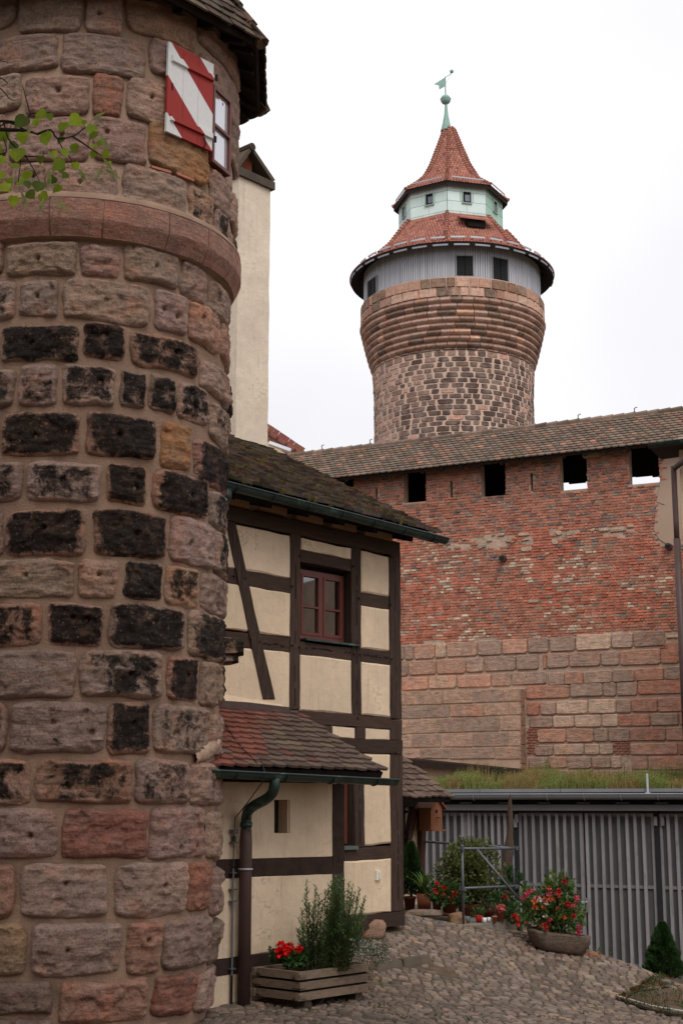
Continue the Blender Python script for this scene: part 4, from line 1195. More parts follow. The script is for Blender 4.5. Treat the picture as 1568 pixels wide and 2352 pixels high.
# pipe
def on_p(x, y, p):
    u, z = FAC.uz(x, y, p); return FAC.P(u, p, z)
pts = [on_p(631, 1788, LO + .06), on_p(630, 1806, LO + .06), on_p(625, 1822, LO + .02), on_p(610, 1836, LO - .08), on_p(586, 1849, LO - .22), on_p(572, 1860, LO - .30), on_p(566, 1876, LP + .12), on_p(565, 1910, LP + .12)]
DP = MB().tube(smooth(pts), .052, 14).build('downpipe', 'copper', HOUSE, True)
a_, b_ = on_p(565, 1905, LP + .12), on_p(572, 2310, LP + .12)
b_.x, b_.y = a_.x, a_.y
MB().tube([a_, a_ - Vector((0, 0, .12)), b_], [.055, .062, .064], 16, cap=True).build('lower_pipe', 'brown_pipe', DP, True)
MB().tube([a_ + Vector((0, 0, .02)), a_ + Vector((0, 0, .07))], .062, 14).build('collar', 'copper', DP, True)
pc = on_p(566, 1996, LP + .12); pc.x, pc.y = a_.x, a_.y
MB().tube([pc - Vector((0, 0, .008)), pc + Vector((0, 0, .008))], .073, 16, (1.3, 1.3, 1.3)).build('pipe_clip', 'zinc', DP, True)
# lightning cable on the wall
cpts = [on_p(600, 1745, LO - .02), on_p(608, 1775, LO + .13), on_p(604, 1795, LO + .1), on_p(560, 1855, LP + .3), on_p(540, 1878, LP + .05), on_p(537, 1925, LP + .05), on_p(536, 1990, LP + .06)]
CB = MB().tube(cpts, .006, 6, (.3, .3, .3)).build('lightning_cable', 'pipe_steel', HOUSE)
c2 = on_p(536, 1995, LP + .05); c3 = on_p(534, 2245, LP + .05); c3.x, c3.y = c2.x, c2.y
MB().tube([c2, c3], .010, 8, (1.5, 1.5, 1.5)).build('earthing_rod', 'pipe_steel', CB)
c4 = c3 - Vector((0, 0, .27))
MB().tube([c3 + Vector((0, 0, .02)), c4], .014, 6, (.12, .1, .1)).build('rod_end', 'pipe_steel', CB)
for y in (1907, 1912, 1935, 2005, 2043, 2070, 2225):
    q = on_p(536, y, LP + .05); q.x, q.y = c2.x, c2.y
    MB().box(q, FAC.u, FAC.n, (0, 0, 1), .07, .05, .014).build('clamp', 'pipe_steel', CB)
q = on_p(537, 1929, LP + .05); MB().box(q, FAC.u, FAC.n, (0, 0, 1), .03, .03, .07, (.3, .3, .3, 0)).build('clamp', 'pipe_steel', CB)
# roof cable lying over the tiles
def on_lean(x, y, w=.05):
    d = ray(x, y); t = ((Lo + LN * w) - CAMP).dot(LN) / d.dot(LN); return CAMP + d * t
MB().tube([on_lean(512, 1655), on_lean(536, 1692), on_lean(560, 1722), on_lean(585, 1745), on_lean(592, 1756)], .006, 6, (.3, .28, .27)).build('roof_cable', 'pipe_steel', CB)
# lower window beside the lean-to
lw = []
pw2 = -.08
a0 = FAC.uz(*ZB(1000, 0), pw2)[0]; a1 = FAC.uz(*ZB(1112, 100), pw2)[0]
zt_ = FAC.uz(*ZA(1090, 1030), pw2)[1]; zb2 = FAC.uz(*ZB(1100, 305), pw2)[1]
W2 = bx(a1 - .07, a1, pw2 - .04, pw2, zb2, zt_).build('window', 'red_frame', HOUSE)
W2b = bx(a0 - .35, a1 - .07, pw2 - .04, pw2, zb2, zb2 + .06).build('sash', 'red_frame', W2)
box_at(a0 - .35, a1 - .07, pw2 - .05, pw2 - .04, zb2 + .06, zt_, 'pane', 'glass', W2)
s0_ = FAC.uz(*ZB(1085, 330), .03); s1_ = FAC.uz(*ZB(1182, 332), .03)
box_at(s0_[0] - .5, s1_[0], -.1, .05, s1_[1] - .02, s1_[1] + .02, 'sill', 'verdigris_dark', W2, (.35, .3, .3, 0))
# bell push / socket
u, z = FAC.uz(*ZB(1320, 525), .02)
box_at(u - .035, u + .035, .015, .045, z - .055, z + .055, 'bell_push', 'white_paint', HOUSE, (1, .95, .82, 0))
box_at(u - .0, u + .028, .045, .056, z - .04, z + .035, 'bell_push', 'white_paint', HOUSE, (.9, .86, .75, 0))

# ---------------- chimney
def chimney():
    # front face stands across the roof; left narrow face visible
    pc_ = -2.65
    uRr = FAC.uz(617, 800, pc_)[0]; uLl = FAC.uz(543.5, 800, pc_)[0]
    zt = FAC.uz(600, 424, pc_)[1]
    zb = 4.5
    m = MB()
    dep = .62
    nu_, nv_ = 8, 40
    bat = .0
    V = []; F = []
    ring = []
    rect = [(uLl, pc_), (uRr, pc_), (uRr, pc_ - dep), (uLl, pc_ - dep)]
    n = 24
    for j in range(nv_ + 1):
        z = zb + (zt - zb) * j / nv_
        for i in range(n):
            s_ = i / n * 4; k = int(s_); t = s_ - k
            a, b = rect[k], rect[(k + 1) % 4]
            u, p = a[0] + (b[0] - a[0]) * t, a[1] + (b[1] - a[1]) * t
            w = .006 * fr(u * 3, z * 2.4, p * 3, 4)
            V.append(FAC.P(u + w * (1 if k == 1 else -1), p + w, z))
    for j in range(nv_):
        for i in range(n):
            F.append((j * n + i, j * n + (i + 1) % n, (j + 1) * n + (i + 1) % n, (j + 1) * n + i))
    m.add(V, F)
    CH = m.build('chimney', 'chimney_plaster', HOUSE, True)
    for pl in CH.data.polygons: pl.use_smooth = False
    box_at(uLl - .05, uRr + .05, pc_ - dep - .05, pc_ + .05, zt - .02, zt + .10, 'cap_slab', 'concrete', CH, (.38, .36, .33, 0))
    # two leaning slabs forming a little roof with an open end
    zr = zt + .45; uc = (uLl + uRr) / 2 - .10; 
    for s_ in (-1, 1):
        e = uLl - .02 if s_ < 0 else uRr + .02
        A = FAC.P(e, pc_ + .03, zt + .10); B = FAC.P(uc, pc_ + .03, zr)
        A2 = FAC.P(e, pc_ - dep, zt + .10); B2 = FAC.P(uc, pc_ - dep, zr)
        o = (FAC.u * s_ * .05 + Vector((0, 0, .05)))
        MB().hexa([A, B, B2, A2, A + o, B + Vector((0, 0, .07)), B2 + Vector((0, 0, .07)), A2 + o], (.42, .38, .33, 0)).build('cap_roof', 'concrete', CH)
    MB().tube([FAC.P(uc, pc_ + .05, zr + .05), FAC.P(uc, pc_ - dep, zr + .05)], .06, 8, (.5, .45, .4, 0)).build('ridge_tile', 'moss_tile', CH)
    for t in (0.0, .5):
        MB().box(FAC.P(uc + .02, pc_ - dep * t - .12, zt + .25), FAC.u, FAC.n, (0, 0, 1), .22, .04, .34, (.4, .3, .25, 0)).build('flue_brick', 'brick', CH)
    # flashing at the foot
    d = ray(560, 995)
    for x0, y0, x1, y1 in ((519, 968, 540, 976), (537, 990, 560, 1001)):
        P_ = []
        for x, y in ((x0, y0), (x1, y1)):
            dd = ray(x, y); t = ((Eo + Nd * .06) - CAMP).dot(Nd) / dd.dot(Nd); P_.append(CAMP + dd * t)
        MB().bar(P_[0], P_[1], .18, .05, Nd, (.12, .13, .13)).build('flashing', 'zinc', CH)
chimney()
# ------------------------------------------------------------------ great round tower behind
SX, SY = 6.52, 80.0
BT = thing('great_round_tower', (SX, SY, 2), 'great round stone tower with grey boarded gallery, red tiled roofs and green copper spire', 'tower')
VD = math.atan2(-SY, -SX)        # direction from tower to camera
def sp(a, r, z): return (SX + r * math.cos(a), SY + r * math.sin(a), z)
E_ = EYE
ring_z = [24.75 + i * .385 for i in range(8)]
Zc0, Zc1 = 24.6 + E_, 27.35 + E_
def shaftR(z): return 4.60 + (.10 * max(0, min(1, (z - E_ - 22.5) / 2.2)))
prof = [(shaftR(z), z) for z in np.arange(0, Zc0 + .01, .8)]
MB().lathe((SX, SY, 0), prof + [(4.60, Zc0), (4.9, Zc0 + .9), (5.28, Zc1), (5.32, 28.5 + E_)], 72).build('mortar_core', 'far_mortar', BT, True)
# blocks of the shaft
lst = []
z = 17.0 + E_
rr = random.Random(11)
while z < Zc0 - .05:
    h = rr.uniform(.27, .36)
    if z + h > Zc0: h = Zc0 - z
    a = VD - 1.75 + rr.uniform(0, .1)
    while a < VD + 1.75:
        w = rr.uniform(.42, .98) / 4.65
        r0 = shaftR(z)
        rel = a + w / 2 - VD               # >0: to the right in the picture
        side = math.sin(rel)
        V, F, UV = pillow(lambda u, v, c: sp(u, r0 + c, v), a + .0045, a + w - .0045, z + .014, z + h - .012, -.04, rr.uniform(.02, .05), .03, .012, .16, rr)
        # crust: darker towards the middle and right of the shaft, pale at the left
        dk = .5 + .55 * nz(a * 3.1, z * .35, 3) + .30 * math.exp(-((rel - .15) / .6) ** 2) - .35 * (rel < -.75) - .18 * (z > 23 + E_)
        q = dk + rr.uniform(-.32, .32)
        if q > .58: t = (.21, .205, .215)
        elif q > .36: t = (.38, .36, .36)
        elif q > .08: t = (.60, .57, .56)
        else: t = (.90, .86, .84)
        if rr.random() < .04: t = (1.05, .86, .80)
        g = rr.uniform(.85, 1.15)
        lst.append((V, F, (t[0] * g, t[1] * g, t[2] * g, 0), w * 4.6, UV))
        a += w
    z += h
pieces(lst, 'stone_block', 'far_stone', BT, 300, rest_name='block_field')
# roll-moulded corbel rings made of blocks
lst = []
NR = 8
for i in range(NR):
    z0 = Zc0 + (Zc1 - Zc0) * i / NR; z1 = Zc0 + (Zc1 - Zc0) * (i + 1) / NR
    rb = 4.64 + .72 * (i / NR) ** .85; rt = 4.64 + .72 * ((i + 1) / NR) ** .85
    P = [(rb - .05, z0)] + [(rb + .02 + (rt - rb) * k / 6 + .11 * math.sin(math.pi * (k + .35) / 6.7), z0 + (z1 - z0) * (.04 + .70 * k / 6)) for k in range(7)] + [(rt - .02, z0 + (z1 - z0) * .78), (rt - .02, z1)]
    a = VD - 1.9 + rr.uniform(0, .1)
    while a < VD + 1.9:
        w = rr.uniform(.10, .20); n = 4
        V = []; F = []
        for k in range(n + 1):
            an = a + .0045 + (w - .009) * k / n
            for r_, zz in P: V.append(sp(an, r_, zz))
        m_ = len(P)
        for k in range(n):
            for j in range(m_ - 1): F.append((k * m_ + j, (k + 1) * m_ + j, (k + 1) * m_ + j + 1, k * m_ + j + 1))
        F.append(tuple(range(m_))[::-1]); F.append(tuple(n * m_ + j for j in range(m_)))
        rel = a - VD
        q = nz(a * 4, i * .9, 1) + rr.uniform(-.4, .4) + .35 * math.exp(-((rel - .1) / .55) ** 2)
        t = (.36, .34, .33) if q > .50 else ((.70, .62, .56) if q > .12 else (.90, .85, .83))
        if rr.random() < .08: t = (1.35, 1.2, 1.05)
        g = rr.uniform(.88, 1.12)
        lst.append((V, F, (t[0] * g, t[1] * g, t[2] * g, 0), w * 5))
        a += w
pieces(lst, 'corbel_block', 'far_stone', BT, 150, rest_name='corbel_field')
lst = []
for (z0, z1) in ((27.36, 27.88), (27.88, 28.46)):
    a = VD - 1.9 + rr.uniform(0, .1)
    while a < VD + 1.9:
        w = rr.uniform(.07, .2)
        V, F, UV = pillow(lambda u, v, c: sp(u, 5.33 + c, v), a + .003, a + w - .003, z0 + .015 + E_, z1 - .015 + E_, -.04, .07, .02, 0, .06, rr)
        q = rr.random(); t = (1.0, .86, .78) if q < .35 else ((1.2, 1.12, 1.05) if q < .6 else ((.75, .62, .55) if q < .85 else (.34, .32, .30)))
        if z0 > 27.5 and q > .4: t = (.5, .45, .38)
        lst.append((V, F, (*t, 0), w * 5, UV)); a += w
pieces(lst, 'stone_block', 'far_stone', BT, 60, rest_name='parapet_field')
# boarded gallery
ZG0, ZG1 = 28.46 + E_, 30.5 + E_
m = MB(); m.lathe((SX, SY, 0), [(5.13, ZG0 - .02), (5.13, ZG1)], 120); m.build('gallery_wall', 'grey_board', BT, False)
lst = []
n = 230
for k in range(n):
    a = 2 * math.pi * k / n; w = 2 * math.pi / n
    if math.cos(a + w / 2 - VD) < -.2: continue
    g = rr.uniform(.9, 1.1)
    def f(an, r_, z_): return sp(an, r_, z_)
    o = rr.uniform(0, .012)
    V = [f(a + .0035, 5.12, ZG0), f(a + w - .0035, 5.12, ZG0), f(a + w - .0035, 5.12, ZG1), f(a + .0035, 5.12, ZG1), f(a + .0035, 5.20 + o, ZG0), f(a + w - .0035, 5.20 + o, ZG0), f(a + w - .0035, 5.20 + o, ZG1), f(a + .0035, 5.20 + o, ZG1)]
    lst.append((V, [(3, 2, 1, 0), (4, 5, 6, 7), (0, 1, 5, 4), (1, 2, 6, 5), (2, 3, 7, 6), (3, 0, 4, 7)], (g, g, g, 0), w * 5))
pieces(lst, 'board', 'grey_board', BT, 300)
def tower_hit(x, y, R):
    d = ray(x, y); a = d.x ** 2 + d.y ** 2; b = -2 * (d.x * SX + d.y * SY); c = SX * SX + SY * SY - R * R
    D = max(b * b - 4 * a * c, 0); t = (-b - math.sqrt(D)) / 2 / a; P = CAMP + d * t
    return math.atan2(P.y - SY, P.x - SX), P.z
for (x0, x1, y0, y1) in ((1047, 1086, 588, 634), (1130, 1165, 593.5, 645), (845, 865, 640, 690)):
    xm = (x0 + x1) / 2; ym = (y0 + y1) / 2
    a0 = tower_hit(x0, ym, 5.25)[0]; a1 = tower_hit(x1, ym, 5.25)[0]
    z1 = tower_hit(xm, y0, 5.25)[1]; z0 = tower_hit(xm, y1, 5.25)[1]
    LW = MB()
    V = [sp(a0, 5.1, z0), sp(a1, 5.1, z0), sp(a1, 5.1, z1), sp(a0, 5.1, z1), sp(a0, 5.235, z0), sp(a1, 5.235, z0), sp(a1, 5.235, z1), sp(a0, 5.235, z1)]
    LW.hexa(V)
    W_ = LW.build('louvred_window', 'black', BT)
    ns = 12
    for side in (0, 1):
        b0 = a0 + (a1 - a0) * (.05 if side == 0 else .53); b1 = a0 + (a1 - a0) * (.47 if side == 0 else .95)
        for k in range(ns):
            za = z0 + (z1 - z0) * (k + .2) / ns; zb = za + (z1 - z0) / ns * .5
            MB().hexa([sp(b0, 5.235, za + .02), sp(b1, 5.235, za + .02), sp(b1, 5.235, zb + .03), sp(b0, 5.235, zb + .03), sp(b0, 5.29, za - .02), sp(b1, 5.29, za - .02), sp(b1, 5.29, zb - .01), sp(b0, 5.29, zb - .01)]).build('louvre_slat', 'louvre', W_)
    fm = MB()
    for u0, u1, zz0, zz1 in ((a0 - .006, a0 + .004, z0, z1), (a1 - .004, a1 + .006, z0, z1), (a0 - .006, a1 + .006, z1, z1 + .05), (a0 - .01, a1 + .01, z0 - .06, z0)):
        fm.hexa([sp(u0, 5.2, zz0), sp(u1, 5.2, zz0), sp(u1, 5.2, zz1), sp(u0, 5.2, zz1), sp(u0, 5.31, zz0), sp(u1, 5.31, zz0), sp(u1, 5.31, zz1), sp(u0, 5.31, zz1)])
    fm.build('frame', 'garage_bar', W_)
# big skirt roof: from the eave up to the eight-sided drum
ER, EZ = 6.02, 30.30 + E_
OA = VD + R_(-3.2)      # octagon corner that faces the camera (slightly left)
def oc(k, r, z): return Vector(sp(OA + k * math.pi / 4, r, z))
def orad(a, r):          # radius of an octagon (circumradius r) in direction a
    t = (a - OA) % (math.pi / 4) - math.pi / 8
    return r * math.cos(math.pi / 8) / math.cos(t)
DZ0, DZ1 = 32.35 + E_, 35.35 + E_
PROF = [(0.0, ER, EZ), (.18, 5.42, EZ + .36), (.45, 4.55, EZ + 1.12), (1.0, 3.1, EZ + 2.95)]
def skirt(a, t):
    """t 0..1 from eave to drum; round at the eave, eight-sided at the top"""
    for (t0, r0, z0), (t1, r1, z1) in zip(PROF, PROF[1:]):
        if t <= t1 + 1e-6:
            q = (t - t0) / (t1 - t0); r = r0 + (r1 - r0) * q; z = z0 + (z1 - z0) * q
            break
    k = min(1, t * 1.3)
    return r * (1 - k) + orad(a, r * 1.035) * k, z
m = MB()
V = []; F = []; nA = 96; nT = 12
for j in range(nT + 1):
    for i in range(nA):
        a = OA + 2 * math.pi * i / nA; r, z = skirt(a, j / nT); V.append(sp(a, r - .03, z - .04))
for j in range(nT):
    for i in range(nA): F.append((j * nA + i, j * nA + (i + 1) % nA, (j + 1) * nA + (i + 1) % nA, (j + 1) * nA + i))
m.add(V, F)
m.lathe((SX, SY, 0), [(4.9, EZ + .45), (ER - .06, EZ - .17), (ER - .01, EZ + .0)], 96)
SK = m.build('gallery_roof', 'shade_dark_timber', BT, False)
def tile_field(fn, rows, na_of, a_lo, a_hi, col, name, parent, mat='red_tile', th=.03):
    mb = MB()
    for j in range(rows):
        t0 = j / rows; t1 = min(1, (j + 1.25) / rows)
        nn = na_of(t0)
        for i in range(nn + 1):
            w = 2 * math.pi / nn
            a = a_lo + (i + (.5 if j % 2 else 0)) * w
            if a > a_hi: break
            r0, z0 = fn(a, t0); r1, z1 = fn(a, t1)
            am = a + w / 2; rm, zm = fn(am, t0)
            c = col(am, t0)
            rq, zq = fn(a, t0 + .22 / rows); rq2, zq2 = fn(a + w, t0 + .22 / rows); r2, z2 = fn(a + w, t1)
            P = [sp(a + .06 * w, rq + th, zq + th), sp(am - w * .18, rm + th, zm + th), sp(am + w * .18, rm + th, zm + th), sp(a + w * .94, rq2 + th, zq2 + th), sp(a + w * .94, r2, z2), sp(a + .06 * w, r1, z1)]
            L_ = [(x, y, z - th * 1.3) for x, y, z in P[:4]]
            mb.add(P + L_, [(0, 1, 2, 3, 4, 5), (6, 7, 1, 0), (7, 8, 2, 1), (8, 9, 3, 2)], c)
    return mb.build(name, mat, parent, kind='stuff')
def rc(a, t):
    g = rr.uniform(.8, 1.18)
    if rr.random() < .04: return (.55, .5, .5, 0)
    return (g, g * rr.uniform(.88, 1.1), g * rr.uniform(.85, 1.12), 0)
tile_field(skirt, 22, lambda t: int(200 - 95 * t), VD - 1.9, VD + 1.9, rc, 'roof_tiles', SK)
# drum
m = MB()
V = [oc(k, 3.07, DZ0) for k in range(8)] + [oc(k, 3.07, DZ1) for k in range(8)]
m.add(V, [(k, (k + 1) % 8, 8 + (k + 1) % 8, 8 + k) for k in range(8)])
DR = m.build('drum_wall', 'black', BT)
# copper sheets
for k in range(-3, 3):
    A, B = oc(k, 3.08, 0), oc(k + 1, 3.08, 0)
    U = B - A; L = U.length; U.normalize(); Nn = Vector((U.y, -U.x, 0)); Nn = Nn if Nn.dot(Vector((math.cos(OA + (k + .5) * math.pi / 4), math.sin(OA + (k + .5) * math.pi / 4), 0))) > 0 else -Nn
    for r_, (z0, z1) in enumerate(((DZ0, 33.4 + E_), (33.4 + E_, 34.02 + E_), (34.02 + E_, 34.62 + E_), (34.62 + E_, DZ1))):
        js = [0, L * (.5 if r_ % 2 else .33), L * (1 if r_ % 2 else .67), L]
        js = sorted(set(js))
        for a, b in zip(js, js[1:]):
            g = rr.uniform(.88, 1.06)
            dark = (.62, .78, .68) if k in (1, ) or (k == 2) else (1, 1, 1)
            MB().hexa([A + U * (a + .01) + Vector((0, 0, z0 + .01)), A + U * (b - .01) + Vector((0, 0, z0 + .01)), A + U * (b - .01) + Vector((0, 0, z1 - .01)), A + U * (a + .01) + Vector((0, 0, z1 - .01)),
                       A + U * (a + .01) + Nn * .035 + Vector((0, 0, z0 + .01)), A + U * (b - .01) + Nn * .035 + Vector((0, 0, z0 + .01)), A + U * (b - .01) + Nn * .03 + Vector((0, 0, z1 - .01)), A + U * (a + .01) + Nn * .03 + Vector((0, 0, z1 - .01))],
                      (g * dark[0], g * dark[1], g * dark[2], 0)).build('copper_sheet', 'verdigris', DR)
    # window
    uc, zc = L * .5, 34.30 + E_
    if k == -1: uc = L * .53
    if k == 0: uc = L * .50
    w2, h2 = .24, .33
    f2 = MB()
    for (u0, u1, z0, z1) in ((uc - w2 - .05, uc - w2, zc - h2, zc + h2), (uc + w2, uc + w2 + .05, zc - h2, zc + h2), (uc - w2 - .05, uc + w2 + .05, zc + h2, zc + h2 + .07), (uc - w2 - .07, uc + w2 + .07, zc - h2 - .06, zc - h2)):
        f2.hexa([A + U * u0 + Nn * .0 + Vector((0, 0, z0)), A + U * u1 + Vector((0, 0, z0)), A + U * u1 + Vector((0, 0, z1)), A + U * u0 + Vector((0, 0, z1)), A + U * u0 + Nn * .12 + Vector((0, 0, z0)), A + U * u1 + Nn * .12 + Vector((0, 0, z0)), A + U * u1 + Nn * .12 + Vector((0, 0, z1)), A + U * u0 + Nn * .12 + Vector((0, 0, z1))], (.5, .55, .5, 0))
    WW = f2.build('window', 'verdigris', DR)
    MB().hexa([A + U * (uc - w2) + Vector((0, 0, zc - h2)), A + U * (uc + w2) + Vector((0, 0, zc - h2)), A + U * (uc + w2) + Vector((0, 0, zc + h2)), A + U * (uc - w2) + Vector((0, 0, zc + h2)),
               A + U * (uc - w2) + Nn * .045 + Vector((0, 0, zc - h2)), A + U * (uc + w2) + Nn * .045 + Vector((0, 0, zc - h2)), A + U * (uc + w2) + Nn * .045 + Vector((0, 0, zc + h2)), A + U * (uc - w2) + Nn * .045 + Vector((0, 0, zc + h2))], (.5, .5, .55, 0)).build('dark_opening', 'black', WW)
    MB().hexa([A + U * (uc - w2 * .45) + Nn * .046 + Vector((0, 0, zc - h2 * .7)), A + U * (uc + w2 * .8) + Nn * .046 + Vector((0, 0, zc - h2 * .7)), A + U * (uc + w2 * .8) + Nn * .046 + Vector((0, 0, zc + h2 * .5)), A + U * (uc - w2 * .45) + Nn * .046 + Vector((0, 0, zc + h2 * .5)),
               A + U * (uc - w2 * .45) + Nn * .06 + Vector((0, 0, zc - h2 * .7)), A + U * (uc + w2 * .8) + Nn * .06 + Vector((0, 0, zc - h2 * .7)), A + U * (uc + w2 * .8) + Nn * .06 + Vector((0, 0, zc + h2 * .5)), A + U * (uc - w2 * .45) + Nn * .06 + Vector((0, 0, zc + h2 * .5))], (.42, .45, .5, 0)).build('pane', 'zinc', WW)
    # lead apron at the foot
    g0 = A + Vector((0, 0, EZ + 2.72)); 
    MB().bar(A + U * .0 + Nn * .10 + Vector((0, 0, EZ + 2.86)), B + Nn * .10 + Vector((0, 0, EZ + 2.86)), .12, .07, (0, 0, 1), (.7, .7, .75)).build('lead_apron', 'zinc', DR)
# spire roof
SPR = [(0.0, 3.46, 35.10 + E_), (.13, 2.55, 35.78 + E_), (.30, 1.78, 36.5 + E_), (.52, 1.16, 37.6 + E_), (.75, .72, 38.75 + E_), (1.0, .26, 40.0 + E_)]
def spire(a, t):
    for (t0, r0, z0), (t1, r1, z1) in zip(SPR, SPR[1:]):
        if t <= t1 + 1e-6:
            q = (t - t0) / (t1 - t0)
            return orad(a, r0 + (r1 - r0) * q), z0 + (z1 - z0) * q
    return SPR[-1][1], SPR[-1][2]
m = MB()
V = []; F = []
for t, r, z in SPR: V += [oc(k, r - .04, z - .03) for k in range(8)]
for j in range(len(SPR) - 1):
    for k in range(8): F.append((j * 8 + k, j * 8 + (k + 1) % 8, (j + 1) * 8 + (k + 1) % 8, (j + 1) * 8 + k))
V += [oc(k, 3.0, 35.12 + E_) for k in range(8)] + [oc(k, 3.40, 34.86 + E_) for k in range(8)]; o = len(SPR) * 8
F += [(o + k, o + (k + 1) % 8, o + 8 + (k + 1) % 8, o + 8 + k) for k in range(8)] + [(o + 8 + k, o + 8 + (k + 1) % 8, (k + 1) % 8, k) for k in range(8)]
m.add(V, F)
SPO = m.build('spire_roof', 'shade_dark_timber', BT)
tile_field(spire, 30, lambda t: max(12, int(8 * max(2, round((14 - 12.4 * t) * (1 - .45 * math.sin(t * 2.2)))))), VD - 1.9, VD + 1.9, rc, 'roof_tiles', SPO)
# hip tiles
for k in range(-2, 3):
    for t in np.arange(0, .97, .033):
        a = OA + k * math.pi / 4
        r0, z0 = spire(a, t); r1, z1 = spire(a, min(1, t + .043))
        MB().tube([sp(a, r0 + .05, z0 + .06), sp(a, r1 + .02, z1 + .03)], [.10, .075], 6, (rr.uniform(.7, .95),) * 3).build('hip_tile', 'red_tile', SPO)
    for t in np.arange(0.18, .97, .06):
        r0, z0 = skirt(a, t); r1, z1 = skirt(a, min(1, t + .075))
        MB().tube([sp(a, r0 + .05, z0 + .06), sp(a, r1 + .02, z1 + .03)], [.12, .09], 6, (rr.uniform(.7, .95),) * 3).build('hip_tile', 'red_tile', SK)
# snow rails over both eaves and light strips below the big one
for i in range(-8, 9):
    a = VD + (i + .35) * .197; w = .142
    def seg(r, z, hw, hh, nm, mt, ti, par=SK):
        mb = MB(); n = 4
        pts = [sp(a - w / 2 + w * k / n, r, z) for k in range(n + 1)]
        for p, q in zip(pts, pts[1:]): mb.bar(p, q, hw, hh, (0, 0, 1), ti)
        return mb.build(nm, mt, par)
    seg(ER - .34, EZ + .40, .05, .10, 'snow_rail', 'zinc', (1.3, 1.3, 1.3))
    for k in (-.4, .4):
        MB().bar(sp(a + k * w, ER - .33, EZ + .38), sp(a + k * w, ER - .50, EZ + .26), .03, .05).build('rail_bracket', 'louvre', SK)
    a += .03
    seg(ER - .04, EZ - .17, .05, .10, 'eave_strip', 'zinc', (.75, .75, .78))
    if i % 1 == 0:
        for k in (-.45, .45):
            MB().bar(sp(a + k * w, ER - .05, EZ - .06), sp(a + k * w, 5.2, EZ + .25), .09, .10).build('rafter', 'shade_dark_timber', SK)
for k in range(-2, 2):
    A, B = oc(k, 3.38, 35.40 + E_), oc(k + 1, 3.38, 35.40 + E_)
    MB().bar(A + (B - A) * .12, A + (B - A) * .88, .05, .07, (0, 0, 1), (1.2, 1.2, 1.2)).build('snow_rail', 'zinc', SPO)
# little shed dormer
a = OA + .42
r0, z0 = skirt(a, .62)
c = Vector(sp(a, r0 - .25, z0 + .22)); ra = Vector((math.cos(a), math.sin(a), 0)); ta = Vector((-math.sin(a), math.cos(a), 0))
DM = MB().box(c, ta, ra, (0, 0, 1), 1.05, .9, .42, (.35, .3, .3, 0)).build('dormer', 'shade_dark_timber', SK)
MB().hexa([c - ta * 1.1 + ra * .62 + Vector((0, 0, .16)), c + ta * 1.1 + ra * .62 + Vector((0, 0, .16)), c + ta * .75 - ra * .5 + Vector((0, 0, .72)), c - ta * .75 - ra * .5 + Vector((0, 0, .72)),
           c - ta * 1.1 + ra * .62 + Vector((0, 0, .26)), c + ta * 1.1 + ra * .62 + Vector((0, 0, .26)), c + ta * .75 - ra * .5 + Vector((0, 0, .82)), c - ta * .75 - ra * .5 + Vector((0, 0, .82))], (.9, .9, .9, 0)).build('dormer_roof', 'red_tile', DM)
# copper spike, ball, vane
m = MB().lathe((SX - .16, SY, 0), [(.36, 39.85 + E_), (.24, 40.3 + E_), (.13, 40.9 + E_), (.08, 41.5 + E_), (.07, 41.65 + E_)], 16)
SPK = m.build('spike', 'verdigris_dark', BT, True)
MB().lathe((SX - .18, SY, 41.92 + E_), [(.31 * math.cos(t), .31 * math.sin(t)) for t in np.linspace(-1.57, 1.57, 13)], 20).build('ball', 'verdigris_dark', BT, True)
MB().lathe((SX - .18, SY, 41.95 + E_), [(.30, -.02), (.335, 0), (.30, .02)], 20).build('ball_rim', 'verdigris_dark', SPK, True)
px_ = SX - .18
MB().tube([(px_, SY, 42.1 + E_), (px_, SY, 43.45 + E_)], [.045, .025], 8).build('vane_rod', 'verdigris_dark', BT)
VN = MB()
fl = [(0, .95), (-.68, .50), (-.40, .42), (-.38, .14), (0, .38)]
V = [(px_ + x, SY - .015, 42.45 + E_ + z) for x, z in fl] + [(px_ + x, SY + .015, 42.45 + E_ + z) for x, z in fl]
VN.add(V, [(0, 1, 2, 3, 4), (9, 8, 7, 6, 5)] + [(i, (i + 1) % 5, 5 + (i + 1) % 5, 5 + i) for i in range(5)])
VNO = VN.build('weather_vane', 'verdigris_dark', BT)
MB().tube([(px_, SY, 43.38 + E_), (px_ + .40, SY, 43.70 + E_)], .02, 6).build('vane_arm', 'verdigris_dark', VNO)
MB().tube([(px_, SY, 42.95 + E_), (px_ + .36, SY, 43.62 + E_)], .012, 6).build('vane_stay', 'verdigris_dark', VNO)
MB().lathe((px_ + .40, SY, 43.80 + E_), [(.12 * math.cos(t), .12 * math.sin(t)) for t in np.linspace(-1.57, 1.57, 9)], 12).build('small_ball', 'verdigris_dark', VNO, True)

